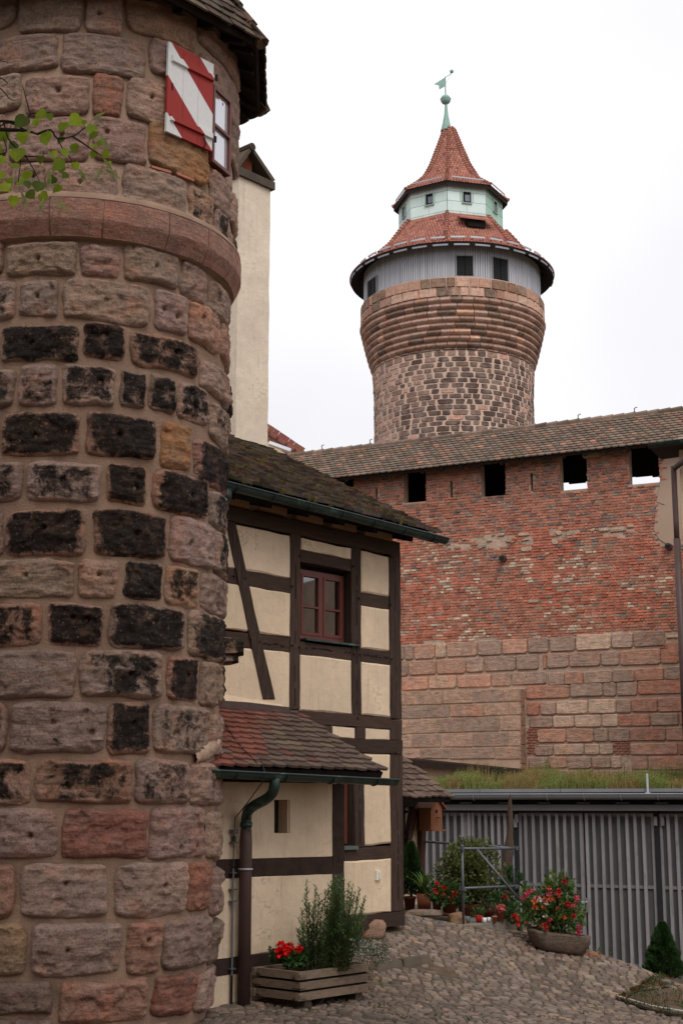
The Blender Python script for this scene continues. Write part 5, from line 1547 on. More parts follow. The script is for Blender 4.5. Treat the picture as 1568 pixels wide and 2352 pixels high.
# ------------------------------------------------------------------ city wall
WALL = thing('city_wall', tuple(WAL.o), 'long red brick town wall on sandstone footing with square embrasures under a tiled walkway roof', 'wall')
def wuz(x, y): return WAL.uz(x, y)
Z3 = lambda x, y: ((1550 + x * .7532) * .5742, (1600 + y * .7532) * .5742)
Z4 = lambda x, y: ((1550 + x * .7532) * .5742, (2500 + y * .7532) * .5742)
u_left, u_right = wuz(700, 1200)[0], 60.0
Ztop = wuz(1200, 1046)[1] + .35
_e0 = WAL.uz(760, 1100, .45); _e1 = WAL.uz(1480, 1021, .45)
def eave_z(u): return _e0[1] + (_e1[1] - _e0[1]) / (_e1[0] - _e0[0]) * (u - _e0[0])
holes = []
for x0, x1, y1 in ((745, 812, 1121), (926, 978, 1153), (1103, 1161, 1139), (1285, 1348, 1124), (1444, 1514, 1110)):
    u0 = wuz(x0, y1)[0]; u1 = wuz(x1, y1)[0]; holes.append((u0, u1, wuz((x0 + x1) / 2, y1)[1], 1))
slits = []
for x0, x1, y0, y1 in ((861, 866, 1122, 1150), (1032, 1038.5, 1103, 1144), (1217, 1223, 1086, 1128)):
    u0 = wuz(x0, y1)[0]; u1 = wuz(x1, y1)[0]; slits.append((u0, u1, wuz(x0, y1)[1], wuz(x0, y0)[1]))
Zsill = min(h[2] for h in holes) - .1
def wbox(m, u0, u1, z0, z1, p0=-.36, p1=-.03): 
    m.hexa([WAL.P(u0, p0, z0), WAL.P(u1, p0, z0), WAL.P(u1, p0, z1), WAL.P(u0, p0, z1), WAL.P(u0, p1, z0), WAL.P(u1, p1, z0), WAL.P(u1, p1, z1), WAL.P(u0, p1, z1)])
core = MB()
Zstone = wuz(1200, 1462)[1]
wbox(core, u_left, u_right, -2.5, Zsill)
edges = [u_left] + [e for h in holes for e in (h[0], h[1])] + [u_right]
for i in range(0, len(edges), 2):
    a, b = edges[i], edges[i + 1]
    sl_ = [s for s in slits if a < s[0] < b]
    cur = a
    for s in sl_:
        wbox(core, cur, s[0], Zsill, eave_z(cur) + .1); wbox(core, s[0], s[1], Zsill, s[2]); wbox(core, s[0], s[1], s[3], eave_z(cur) + .1); cur = s[1]
    wbox(core, cur, b, Zsill, min(eave_z(cur), eave_z(b)) + .1)
for h in holes: wbox(core, h[0], h[1], Zsill, h[2])
core.build('wall_core', 'brick_joint', WALL)
# bricks
uL = wuz(640, 1300)[0]; uRv = wuz(1600, 1300)[0]
lst = []
rb = random.Random(5)
bh, bw = .071, .19
zr = Zstone - .12
row = 0
rubble = [(wuz(*Z3(570, 740)), .55, .22), (wuz(*Z3(430, 760)), .6, .18), (wuz(*Z3(930, 700)), .6, .2), (wuz(*Z3(1230, 690)), .55, .16), (wuz(*Z3(735, 740)), .3, .16)]
white = [(wuz(*Z3(x, y)), sx, sy) for x, y, sx, sy in ((250, 900, 1.2, .8), (430, 1000, .5, .5), (300, 1200, 1.0, .35), (180, 1170, .8, .15), (480, 1250, .9, .2), (1050, 860, .5, .7), (960, 930, .5, .7), (780, 1080, .3, .2), (1000, 1100, 1.2, .3), (700, 880, .5, .5), (1370, 1000, .7, .5), (240, 640, .3, .15), (1000, 1200, .8, .15), (90, 1230, .3, .3))]
while zr < Ztop:
    z0, z1 = zr + .009, zr + bh - .007
    u = uL - rb.uniform(0, bw)
    while u < uRv + .3:
        w = bw * (1 if rb.random() < .6 else .52) * rb.uniform(.93, 1.06)
        u0, u1 = u + .006, u + w - .010; u += w
        zc = (z0 + z1) / 2; uc = (u0 + u1) / 2
        # lower limit rises and falls a little over the ashlar
        if z0 < Zstone - .05 + .10 * nz(uc * 1.5, 3): continue
        bad = False
        for h in holes:
            if u1 > h[0] and u0 < h[1] and zc > h[2] - .02:
                if u0 < h[0] - .03: u1 = h[0] + .01
                elif u1 > h[1] + .03: u0 = h[1] - .01
                else: bad = True
        for s in slits:
            if u1 > s[0] and u0 < s[1] and s[2] < zc < s[3]:
                if u0 < s[0] - .03: u1 = s[0]
                elif u1 > s[1] + .03: u0 = s[1]
                else: bad = True
        if bad or u1 - u0 < .04 or zc > eave_z(uc) + .14: continue
        rub = max([1 - ((uc - c[0]) / sx) ** 2 - ((zc - c[1]) / sy) ** 2 for c, sx, sy in rubble])
        if rub + .7 * fr(uc * 2, zc * 3, 8, 3) > .35 and rb.random() < .8: continue
        pl = 0
        if uc > wuz(*Z3(1500, 0))[0] - (.25 if zc > wuz(*Z3(1480, 450))[1] else .45 + .12 * nz(zc * 2, 2)) and zc > wuz(*Z3(1480, 770))[1]: continue
        wh = max([1 - ((uc - c[0]) / sx) ** 2 - ((zc - c[1]) / sy) ** 2 for c, sx, sy in white])
        n_ = fr(uc * .6, zc * .9, 3, 4)
        g = rb.uniform(.72, 1.2)
        top = (zc - Zstone) / (Ztop - Zstone)
        if wh > -.1 and rb.random() < .05 + .36 * max(wh, 0) + .5 * nz(uc * 2.2, zc * 2.6, 9): t = rb.choice([(1.45, 2.6, 2.9), (1.7, 3.2, 3.5), (1.3, 2.0, 2.1), (1.1, 1.5, 1.5), (1.2, 1.8, 1.8)]); g = rb.uniform(.75, 1.0)
        elif rb.random() < .05: t = (.62, 1.15, 1.35)
        elif top > .55: t = (1.02 - .12 * (top > .88), .94, .90) if rb.random() < .82 else (.60, .85, 1.0)
        elif n_ > .05: t = (1.12, .86, .78)
        else: t = (1.02, .96, .92)
        if top > .3 and rb.random() < .07: t = (.50, .78, 1.0)
        P = .012 * rb.random() + (.004 if rb.random() < .8 else .02)
        j = lambda: rb.uniform(-.005, .005)
        F8 = [(u0 + j(), z0 + j()), (u1 + j(), z0 + j()), (u1 + j(), z1 + j()), (u0 + j(), z1 + j())]
        V = [WAL.P(a, -.04, b) for a, b in F8] + [WAL.P(a + (uc - a) * .06, -.022 + P, b + (zc - b) * .14) for a, b in F8]
        lst.append((V, [(4, 5, 6, 7), (0, 1, 5, 4), (1, 2, 6, 5), (2, 3, 7, 6), (3, 0, 4, 7)], (t[0] * g, t[1] * g, t[2] * g, 0), u1 - u0 + (.1 if t[1] > 1.9 else 0)))
    zr += bh; row += 1
pieces(lst, 'brick', 'brick', WALL, 300, rest_name='brickwork')
# loose pale rubble stones in the patched band
for x, y, w, h in ((538, 745, 30, 20), (720, 715, 60, 25), (728, 742, 40, 16), (735, 790, 62, 32), (368, 782, 36, 24), (490, 785, 26, 18), (640, 745, 30, 25), (885, 755, 36, 30), (1145, 688, 60, 28), (1085, 690, 28, 22), (1222, 690, 90, 26), (845, 815, 30, 18), (403, 740, 26, 18), (905, 705, 36, 30), (960, 710, 34, 26), (770, 1070, 60, 22), (600, 715, 40, 20), (660, 755, 24, 16), (1285, 670, 40, 26)):
    (u0, z0), (u1, z1) = wuz(*Z3(x - w / 2, y + h / 2)), wuz(*Z3(x + w / 2, y - h / 2))
    V, F, UV = pillow(lambda a, b, c: WAL.P(a, c, b), u0, u1, z0, z1, -.04, .012, .02, .012, .3, rb)
    g = rb.uniform(.75, 1.15)
    MB().add(V, F, (g * 1.0, g * 1.15, g * 1.15, 0), UV).build('rubble_stone', 'wall_stone', WALL)
# plaster remnant at the right
pp_ = [Z3(1443, 455), Z3(1425, 540), Z3(1470, 555), Z3(1420, 600), Z3(1412, 690), Z3(1440, 740), Z3(1500, 775), Z3(1560, 770), Z3(1560, 350), Z3(1500, 350), Z3(1450, 380)]
uzp = [wuz(*q) for q in pp_]
V = [WAL.P(a, -.03, b) for a, b in uzp] + [WAL.P(a, -.008, b) for a, b in uzp]; n = len(uzp)
MB().add(V, [tuple(range(n, 2 * n))[::-1]] + [(i, n + i, n + (i + 1) % n, (i + 1) % n) for i in range(n)], (.68, .62, .68, 0)).build('plaster_remnant', 'cream_house', WALL)
# drain pipes poking out
for x, y in (Z3(615, 840), Z3(1493, 778)):
    u, z = wuz(x, y)
    MB().tube([WAL.P(u, -.1, z), WAL.P(u, .16, z - .02)], .085, 12, (1.1, .9, .9)).build('drain_pipe', 'brown_pipe', WALL)
    MB().tube([WAL.P(u, .158, z - .02), WAL.P(u, .163, z - .02)], .068, 12).build('pipe_mouth', 'black', WALL)

# ashlar
lst = []
def yl(c, x, k=1500.0):  # interpolated course line
    return c[0] + (c[1] - c[0]) * (x - 70) / (1568 - 70)
def stones(top, bot, js, p=.03, cols=None, extra=0.0, rough=True, gap=2.0):
    js = list(js)
    for i, (a, b) in enumerate(zip(js, js[1:])):
        if b - a < 18: continue
        xm = (a + b) / 2
        ja, jb_ = rb.uniform(-1.5, 1.5) if rough else 0, rb.uniform(-1.5, 1.5) if rough else 0
        ty, by = yl(top, xm) + gap + ja, yl(bot, xm) - gap * .4 + jb_
        if by - ty < 15: continue
        u0, z0 = wuz(*Z4(a + gap * .8, by)); u1, z1 = wuz(*Z4(b - gap * .8, ty))
        zz0 = wuz(*Z4(xm, by))[1]; zz1 = wuz(*Z4(xm, ty))[1]
        V, F, UV = pillow(lambda q, v, c: WAL.P(q, c, v), u0, u1, zz0, zz1, -.05, p * .42 + rb.uniform(-.004, .008), .026 if rough else .012, .010 if rough else .003, .11 if rough else .04, rb)
        t = cols[i] if cols and i < len(cols) and cols[i] else rb.choice([(1, 1, 1), (1.05, .95, .92), (.85, .84, .85), (.95, 1.0, 1.05), (1.1, 1.08, 1.05)])
        g = rb.uniform(.9, 1.1)
        MB().add(V, F, (t[0] * g, t[1] * g, t[2] * g, 0), UV).build('ashlar_block', 'wall_stone', WALL)
pk = (1.12, .93, .88); rd = (.95, .70, .64); wt_ = (1.25, 1.32, 1.30); gy = (.86, .88, .90); dk = (.76, .75, .76)
stones((105, 20), (188, 108), [20, 88, 137, 250, 310, 475, 605, 740, 855, 995, 1185, 1300, 1470], .045, [gy, dk, None, wt_, None, gy, pk, gy, gy, wt_, None, dk])
stones((62, 48), (110, 70), [1475, 1550])
stones((110, 85), (170, 150), [1480, 1568, 1640], cols=[rd, pk])
stones((192, 108), (272, 200), [20, 110, 257, 415, 510, 680, 800], .045, [dk, None, pk, gy, gy, gy])
stones((185, 118), (262, 202), [822, 843, 960, 1130, 1225], .045, [rd, gy, dk, gy, wt_])
stones((192, 118), (262, 206), [1230, 1445, 1545, 1640], .03, [pk, rd, pk])
stones((275, 210), (350, 285), [0, 70, 215, 365, 548, 655, 842], .035, [None, pk, None, pk, gy, gy])
stones((290, 215), (365, 290), [848, 937, 1038, 1190, 1310, 1465, 1640], .045, [gy, rd, gy, dk, rd, gy])
stones((350, 285), (420, 365), [730, 965, 1140, 1212, 1325, 1640], .035, [rd, gy, dk, gy, rd])
stones((428, 378), (498, 462), [735, 806, 892, 1060, 1210, 1290], .04, [rd, gy, wt_, wt_, gy])
stones((428, 378), (490, 462), [1292, 1430, 1640], .04, [rd, rd])
stones((502, 462), (563, 535), [750, 875, 990, 1135, 1222, 1393, 1545, 1640], .04, [gy, wt_, wt_, wt_, rd, gy, rd])
stones((566, 538), (640, 615), [790, 945, 1092, 1170, 1285, 1475, 1640], .035, [pk, pk, gy, gy, rd, pk])
stones((642, 622), (705, 685), [775, 878, 1042, 1122, 1200], .035, [gy, wt_, wt_, wt_])
stones((640, 622), (702, 692), [1285, 1540, 1640], .035, [pk, rd])
stones((705, 690), (762, 765), [745, 850, 950, 1080, 1182, 1240], .035, [gy, pk, gy, gy, wt_])
stones((705, 692), (772, 772), [1290, 1380, 1640], .035, [pk, pk])
stones((765, 770), (850, 850), [745, 900, 1080, 1250, 1420, 1640], .03)
for k_ in range(9):
    stones((112 + 83 * k_, 27 + 83 * k_), (192 + 83 * k_, 110 + 83 * k_), [-560 + 40 * (k_ % 2), -430, -300 + 30 * (k_ % 2), -170, -60 + 20 * (k_ % 2), 20], .03)
# brick patches between the ashlars
for x0, x1, y0, y1 in ((1202, 1282, 590, 685), (745, 790, 545, 690), (1450, 1480, 100, 200)):
    y = y0
    k = 0
    while y < y1 - 8:
        x = x0 - (8 if k % 2 else 0)
        while x < x1:
            (u0, z0), (u1, z1) = wuz(*Z4(x + 1, y + 12)), wuz(*Z4(x + 26, y + 1))
            V, F, UV = pillow(lambda q, v, c: WAL.P(q, c, v), u0, u1, z0, z1, -.05, .004, .008, .003, .1, rb)
            MB().add(V, F, (.8, .75, .8, 0), UV).build('brick', 'brick', WALL)
            x += 28
        y += 14; k += 1
# projecting block of dressed ashlar at the lower left
BP = .42
def buz(x, y): return WAL.uz(x, y, BP)
bu1 = buz(*Z4(704, 500))[0]; bz1 = buz(*Z4(400, 343))[1]; bz0 = buz(*Z4(400, 716))[1]
m = MB()
wbox(m, u_left, bu1 - .02, -2.5, bz1 - .02, -.04, BP - .02)
m.build('buttress_core', 'wall_mortar', WALL)
def bstones(top, bot, js, cols=None):
    for i, (a, b) in enumerate(zip(js, js[1:])):
        xm = (a + b) / 2
        f = lambda c, x: c[0] + (c[1] - c[0]) * (x - 70) / (700 - 70)
        u0, _ = buz(*Z4(a + 2, f(top, xm))); u1, _ = buz(*Z4(b - 2, f(top, xm)))
        zz1 = buz(*Z4(xm, f(top, xm) + 3))[1]; zz0 = buz(*Z4(xm, f(bot, xm) - 3))[1]
        V, F, UV = pillow(lambda q, v, c: WAL.P(q, c, v), u0, u1, zz0, zz1, BP - .06, BP + rb.uniform(0, .008), .012, .003, .03, rb)
        t = rb.choice([(.82, .84, .84), (.95, .92, .88), (1.05, 1.0, .97), (.72, .76, .78), (1.08, .92, .85)]); g = rb.uniform(.92, 1.06)
        MB().add(V, F, (t[0] * g, t[1] * g, t[2] * g, 0), UV).build('dressed_block', 'wall_stone', WALL)
bstones((352, 333), (430, 408), [-560, -400, -230, -60, 95, 290, 455, 612, 706]); bstones((430, 408), (503, 478), [-560, -400, -230, -60, 70, 180, 327, 507, 643, 706])
bstones((503, 478), (582, 562), [-560, -400, -230, -60, 105, 255, 395, 592, 706]); bstones((582, 562), (656, 645), [-560, -400, -230, -60, 130, 283, 452, 642, 706]); bstones((656, 645), (712, 716), [-560, -400, -230, -60, 60, 175, 325, 570, 706])
# side return of the block
for i, (za_, zb2_) in enumerate(zip(np.linspace(bz1, bz0 - 2.0, 9)[:-1], np.linspace(bz1, bz0 - 2.0, 9)[1:])):
    V, F, UV = pillow(lambda q, v, c: WAL.o + WAL.u * (bu1 - .02 + c) + WAL.n * q + Vector((0, 0, v)), .0, BP - .005, zb2_ + .015, za_ - .01, -.02, .02, .01, .003, .04, rb)
    MB().add(V, F, (.8, .72, .70, 0), UV).build('dressed_block', 'wall_stone', WALL)
# dark weathered string under the block
a0 = WAL.uz(*Z4(72, 705), BP + .25); a1 = WAL.uz(*Z4(706, 768), BP + .25)
MB().hexa([WAL.P(a0[0] - 3, BP, a0[1] + .15), WAL.P(a1[0], BP, a1[1] - .12), WAL.P(a1[0], BP, a1[1] + .02), WAL.P(a0[0] - 3, BP, a0[1] + .32), WAL.P(a0[0] - 3, BP + .25, a0[1] + .1), WAL.P(a1[0], BP + .25, a1[1] - .15), WAL.P(a1[0], BP + .25, a1[1] - .02), WAL.P(a0[0] - 3, BP + .25, a0[1] + .28)], (.5, .45, .42, 0)).build('coping_beam', 'timber', WALL)

# walkway roof
WP = R_(36)
OV = .45
e0 = WAL.uz(760, 1100, OV); e1 = WAL.uz(1480, 1021, OV)
slz = (e1[1] - e0[1]) / (e1[0] - e0[0])
uW0 = u_left - 6.0
Wo = WAL.P(uW0, OV, e0[1] + slz * (uW0 - e0[0]))
WU = WAL.P(e1[0], OV, e1[1]) - WAL.P(e0[0], OV, e0[1]); WU.normalize()
WLEN = 34.0
WV = (-WAL.n * math.cos(WP) + Vector((0, 0, math.sin(WP)))); WV = (WV - WU * WV.dot(WU)).normalized(); WN = WU.cross(WV)
WRL = 2.02
def wp(u, v, w): return Wo + WU * u + WV * v + WN * w
m = MB()
m.hexa([wp(0, 0, -.08), wp(WLEN, 0, -.08), wp(WLEN, WRL, -.08), wp(0, WRL, -.08), wp(0, 0, -.01), wp(WLEN, 0, -.01), wp(WLEN, WRL, -.01), wp(0, WRL, -.01)])
bk = -WAL.n * .95 - Vector((0, 0, .62))
m.hexa([wp(0, WRL, -.1), wp(WLEN, WRL, -.1), wp(WLEN, WRL, -.1) + bk, wp(0, WRL, -.1) + bk, wp(0, WRL, .0), wp(WLEN, WRL, .0), wp(WLEN, WRL, .0) + bk, wp(0, WRL, 0) + bk])
WROOF = m.build('roof', 'shade_dark_timber', WALL)
def cw(u, v):
    g = rb.uniform(.7, 1.12); r = rb.random()
    top = v / WRL
    if r < .025 + .25 * max(0, top - .8) * 5 * .5: return (g * 1.6, g * 1.15, g * 1.0, 0)
    if r < .22: return (g * 1.12, g * .90, g * .84, 0)
    return (g * .82, g * .86, g * .86, 0)
vis0 = 0
wt_list = roof_tiles(wp(0, -.06, .004), WU, WV, WLEN, WRL, .190, .168, cw, lambda u, v: 600 < proj(wp(u, v, 0))[0] < 1640, .005)
place_tiles(wt_list, 'roof_tile', 'wall_tile', WROOF, .182, .31, .034, 'round')
for k in range(120):
    u = k * .30
    x_, _y = proj(wp(u, WRL, 0))
    if 600 < x_ < 1620:
        MB().tube([wp(u, WRL, .03), wp(u + .33, WRL, .045)], [.085, .10], 7, (rb.uniform(.5, 1.1),) * 3).build('ridge_tile', 'wall_tile', WROOF)
        if k % 5 == 0: MB().tube([wp(u, WRL, .1), wp(u + .02, WRL, .24), wp(u + .1, WRL, .26)], .014, 5).build('ridge_hook', 'pipe_steel', WROOF)
# walkway interior: rear wall, posts, floor; rear side open below the right-hand part
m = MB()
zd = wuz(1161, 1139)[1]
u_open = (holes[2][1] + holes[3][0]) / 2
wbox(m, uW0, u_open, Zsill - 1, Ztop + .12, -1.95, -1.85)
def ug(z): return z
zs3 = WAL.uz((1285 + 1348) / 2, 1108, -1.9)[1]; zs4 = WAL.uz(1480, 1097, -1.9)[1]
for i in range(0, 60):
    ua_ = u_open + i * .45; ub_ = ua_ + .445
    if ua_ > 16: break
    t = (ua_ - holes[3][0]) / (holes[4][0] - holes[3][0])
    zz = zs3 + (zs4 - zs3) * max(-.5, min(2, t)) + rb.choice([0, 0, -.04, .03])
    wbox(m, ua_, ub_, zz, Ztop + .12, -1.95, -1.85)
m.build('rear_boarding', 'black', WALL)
m = MB(); wbox(m, uW0, 30, Zsill - 1.6, Zsill - 1.5, -1.9, -.7); m.build('walkway_floor', 'shade_dark_timber', WALL)
# rafter tails under the eave
for k in range(-30, 40):
    u = k * .55 + .2
    x_, _ = proj(WAL.P(u, .2, Ztop))
    if 650 < x_ < 1600:
        zz = e0[1] + slz * (u - e0[0])
        MB().bar(WAL.P(u, OV - .03, zz - .07), WAL.P(u, -.6, zz - .07 + .75), .09, .11).build('rafter', 'shade_dark_timber', WROOF)
# pale lintel stub
u, z = wuz(*Z3(1083, 290)); MB().hexa([WAL.P(u - .21, -.03, z - .08), WAL.P(u + .21, -.03, z - .08), WAL.P(u + .21, -.03, z + .08), WAL.P(u - .21, -.03, z + .08), WAL.P(u - .21, .14, z - .08), WAL.P(u + .21, .14, z - .08), WAL.P(u + .21, .14, z + .08), WAL.P(u - .21, .14, z + .08)], (1.6, 1.6, 1.5, 0)).build('stone_bracket', 'concrete', WALL)

# red roof far behind between chimney and wall
RH = thing('distant_house', tuple(at_depth(650, 1030, 45.0)), 'distant house of which only a bright red tiled roof shows beside the chimney', 'house')
c = at_depth(612, 990, 45.0); d2 = at_depth(690, 1042, 45.0)
m = MB()
A = at_depth(560, 960, 45.0); 
rd_ = (d2 - c)
m.hexa([A + Vector((0, 0, -6)), d2 + Vector((0, 0, -6)), d2 + Vector((0, 6, -6)), A + Vector((0, 6, -6)), A + Vector((0, 0, -.3)), d2 + Vector((0, 0, -.3)), d2 + Vector((0, 6, -.3)), A + Vector((0, 6, -.3))])
m.build('wall', 'cream_house', RH)
lst2 = []
U = rd_.normalized()
c0 = c - U * 1.0
Vv = Vector((-.1, 1, .0)); Vv = (Vv - U * Vv.dot(U)).normalized(); 
Vd2 = Vector((0, .35, -1)); Vd2 = -(Vd2 - U * Vd2.dot(U)).normalized()
L2 = (d2 - c0).length + .1
m = MB()
low = c0 - Vd2 * 1.6
m.hexa([low, low + U * L2, c0 + U * L2, c0, low + Vector((0, .1, 0)), low + U * L2 + Vector((0, .1, 0)), c0 + U * L2 + Vector((0, .1, 0)), c0 + Vector((0, .1, 0))])
RR = m.build('roof', 'red_tile', RH)
tt = roof_tiles(low + Vector((0, -.03, 0)), U, Vd2, L2, 1.58, .2, .17, lambda u, v: (rb.uniform(.6, .8), rb.uniform(.5, .7), .6, 0), None, .006)
place_tiles(tt, 'roof_tile', 'red_tile', RR, .19, .3, .03, 'seg', 60)
for i in range(12):
    MB().tube([c0 + U * (i * .35), c0 + U * (i * .35 + .44)], .10, 6, (.75, .7, .7)).build('ridge_tile', 'red_tile', RR)
A_, B_ = at_depth(618, 1018, 44.5), at_depth(668, 1036, 44.5)
MB().bar(A_, B_, .3, .10, (0, 0, 1), (2, 2, 2)).build('gutter', 'zinc', RR)
# ------------------------------------------------------------------ garage with slatted doors and a planted roof
Z5 = lambda x, y: ((1550 + x * .7532) * .5742, (3100 + y * .7532) * .5742)
rg = random.Random(21)
GA = thing('garage', tuple(GAR.o + Vector((0, 0, -1.2))), 'long low garage with grey vertical slat doors and a grass-grown flat roof', 'garage')
def guz(x, y, p=0): return GAR.uz(x, y, p)
def gbox(x0, x1, y0, y1, p0, p1, name, mat, parent=None, tint=(1, 1, 1, 0), xr=1200):
    """pixel ranges measured in zoom 5 units around x = xr; horizontal in space"""
    u0 = guz(*Z5(x0, (y0 + y1) / 2), p1)[0]; u1 = guz(*Z5(x1, (y0 + y1) / 2), p1)[0]
    z1 = guz(*Z5(xr, y0), p1)[1]; z0 = guz(*Z5(xr, y1), p1)[1]
    return box_at(u0, u1, p0, p1, z0, z1, name, mat, parent or GA, tint, GAR)
gz = lambda y, p=0, x=1200: guz(*Z5(x, y), p)[1]
gu = lambda x, p=0: guz(*Z5(x, 600), p)[0]
zroof = gz(72, .5)
UL, UR = gu(120) , gu(1568) + 9
m = MB()
def gb(m, u0, u1, p0, p1, z0, z1, t=(1, 1, 1, 0)):
    q = bx(u0, u1, p0, p1, z0, z1, t, GAR); m.add(q.v, q.f, t)
gb(m, UL, UR, -6.6, -.12, -2.4, zroof - .1)
m.build('garage_body', 'garage_dark', GA)
box_at(UL, UR, -6.6, .34, zroof - .12, zroof - .06, 'roof_slab', 'black', GA, fr_=GAR)
# parapet sheet, in lengths
for k in range(9):
    a = UL + (UR - UL) * k / 9; b_ = UL + (UR - UL) * (k + 1) / 9 - .01
    box_at(a, b_, .26, .34, gz(97, .34), zroof, 'parapet_sheet', 'zinc', GA, (rg.uniform(.6, .75),) * 3 + (0,), GAR)
zg = gz(116, .42)
V = []; F = []; n = 8
gp0, gp1 = UL + .3, UR
for e in (gp0, gp1):
    for k in range(n + 1):
        an = math.pi * k / n; V.append(GAR.P(e, .42 + .07 * math.cos(an), zg + .05 - .10 * math.sin(an)))
F = [(k, k + 1, n + 2 + k, n + 1 + k) for k in range(n)]
GG = MB().add(V, F, (.62, .62, .62)).build('gutter', 'zinc', GA, True)
MB().tube([GAR.P(gp0, .49, zg + .05), GAR.P(gp1, .49, zg + .05)], .012, 6, (.9, .9, .9)).build('bead', 'zinc', GG)
for x in range(70, 1700, 198):
    u = gu(x, .42)
    MB().tube([GAR.P(u, .42 + .078 * math.cos(math.pi * k / 6), zg + .05 - .108 * math.sin(math.pi * k / 6)) for k in range(7)], .012, 5, (.7, .7, .7)).build('bracket', 'zinc', GG)
u = gu(1398, .4); MB().tube([GAR.P(u, .36, zg), GAR.P(u, .36, zg + .42)], .02, 8, (1.6, 1.6, 1.6)).build('roof_vent', 'zinc', GA)
MB().box(GAR.P(u, .36, zg + .05), GAR.u, GAR.n, (0, 0, 1), .09, .06, .06, (1.5, 1.5, 1.5, 0)).build('roof_vent_foot', 'zinc', GA)
# black soffit box, shade of the gap put into its colour; header beam
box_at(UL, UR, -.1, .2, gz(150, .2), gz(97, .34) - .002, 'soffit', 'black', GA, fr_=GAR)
box_at(UL, UR, -.1, .26, gz(190, .26), gz(158, .26), 'header_beam', 'garage_dark', GA, (1.9, 1.85, 1.8, 0), GAR)
for x in range(420, 1600, 210):
    u = gu(x, .25); box_at(u - .12, u + .12, .20, .24, gz(152, .25), gz(146, .25), 'soffit_clip', 'garage_bar', GA, (.4, .4, .4, 0), GAR)
# posts
ztop_, zbot_ = gz(197), gz(1000, 0, 1300)
zbot_ -= .1
for x0, x1 in ((676, 706), (1428, 1456)):
    box_at(gu(x0), gu(x1), -.1, .05, zbot_ - .3, ztop_, 'door_post', 'black', GA, (1.5, 1.5, 1.5, 0), GAR)
box_at(UL, UR, -.12, -.02, zbot_ - .8, zbot_ + .02, 'plinth', 'concrete', GA, (.6, .6, .6, 0), GAR)
def leaf_door(xa, xb, xs, mid=(583, 600), label=None):
    ua, ub = gu(xa), gu(xb)
    D = box_at(ua, ub, -.03, -.005, zbot_, ztop_ - .02, 'garage_door', 'garage_dark', GA, fr_=GAR)
    for (a, b, z0, z1) in ((ua, ub, ztop_ - .08, ztop_ - .02), (ua, ub, zbot_, zbot_ + .09), (ua, ub, gz(mid[1]), gz(mid[0]))):
        box_at(a + .002, b - .002, -.004, .028, z0, z1, 'rail', 'garage_bar', D, (.7, .7, .7, 0), GAR)
    for a, b in ((ua, ua + .05), (ub - .05, ub)):
        box_at(a, b, -.003, .034, zbot_ + .001, ztop_ - .021, 'stile', 'garage_bar', D, (.85, .85, .85, 0), GAR)
    for x in xs:
        u = gu(x); w = .028; g = rg.uniform(.8, 1.16); u += rg.uniform(-.004, .004)
        box_at(u - w, u + w, .0, .062, zbot_ + .02, ztop_ - .03, 'slat', 'garage_bar', D, (g, g, g, 0), GAR)
    return D
leaf_door(205, 425, [215, 252, 290, 328, 367, 406])
leaf_door(428, 676, [443, 462, 497, 532, 566, 600, 634, 668])
d1 = leaf_door(706, 1050, [743, 784, 827, 869, 911, 953, 995, 1038])
d2_ = leaf_door(1059, 1428, [1070, 1108, 1152, 1196, 1240, 1285, 1328, 1373])
leaf_door(1458, 1700, [1505, 1550, 1595, 1640])
leaf_door(1704, 2100, [1740, 1785, 1830, 1875, 1920, 1965, 2010])
for x, y in ((690, 230), (684, 255), (1425, 245), (1462, 245)):
    u, z = guz(*Z5(x, y)); MB().box(GAR.P(u, .07, z), GAR.u, GAR.n, (0, 0, 1), .06, .05, .16, (.8, .8, .8, 0)).build('hinge', 'garage_bar', d1)
u, z = guz(*Z5(1064, 690)); MB().box(GAR.P(u, .07, z), GAR.u, GAR.n, (0, 0, 1), .04, .03, .26, (.8, .8, .8, 0)).build('lock_plate', 'garage_bar', d2_)
MB().tube([GAR.P(u, .08, z + .06), GAR.P(u, .13, z + .06), GAR.P(u - .10, .13, z + .06)], .012, 6, (1.6, 1.6, 1.6)).build('handle', 'zinc', d2_)
# roof planting
m = MB()
gb(m, UL + .05, UR, -6.5, .24, zroof - .07, zroof - .01, (1, 1, 1, 0))
m.build('roof_soil', 'soil', GA)
m = MB()
for i in range(24000):
    p = -abs(rg.gauss(0, 1.7)) + .2
    if p < -6: continue
    u = rg.uniform(gu(190), gu(1568) + 1.2)
    c_ = nz(u * 1.2, p * 1.2, 4)
    hgt = (.11 + .16 * rg.random()) * (1 + .8 * nz(u * 1.7, 3, p * .5)) + (.08 if rg.random() < .08 else 0)
    hgt *= 1 + .25 * min(3, -p) 
    base = GAR.P(u, p, zroof - .01)
    r = rg.random()
    if c_ > .0: t = (.30, .20, .09) if r < .55 else (.28, .27, .10)
    else: t = (.21, .25, .07) if r < .65 else ((.28, .28, .11) if r < .85 else (.17, .11, .04))
    dx, dy = rg.gauss(0, .03), rg.gauss(0, .03)
    w = rg.uniform(.004, .009)
    m.add([base - GAR.u * w, base + GAR.u * w, base + Vector((dx, dy, hgt))], [(0, 1, 2)], t)
    if r < .3:
        for k in range(3):
            m.leaf(base + Vector((dx, dy, hgt * (.4 + .25 * k))), (rg.uniform(-1, 1), rg.uniform(-1, 1), .5), (0, 0, 1), .035, .02, t)
m.build('roof_grass', 'leaf', GA, kind='stuff')
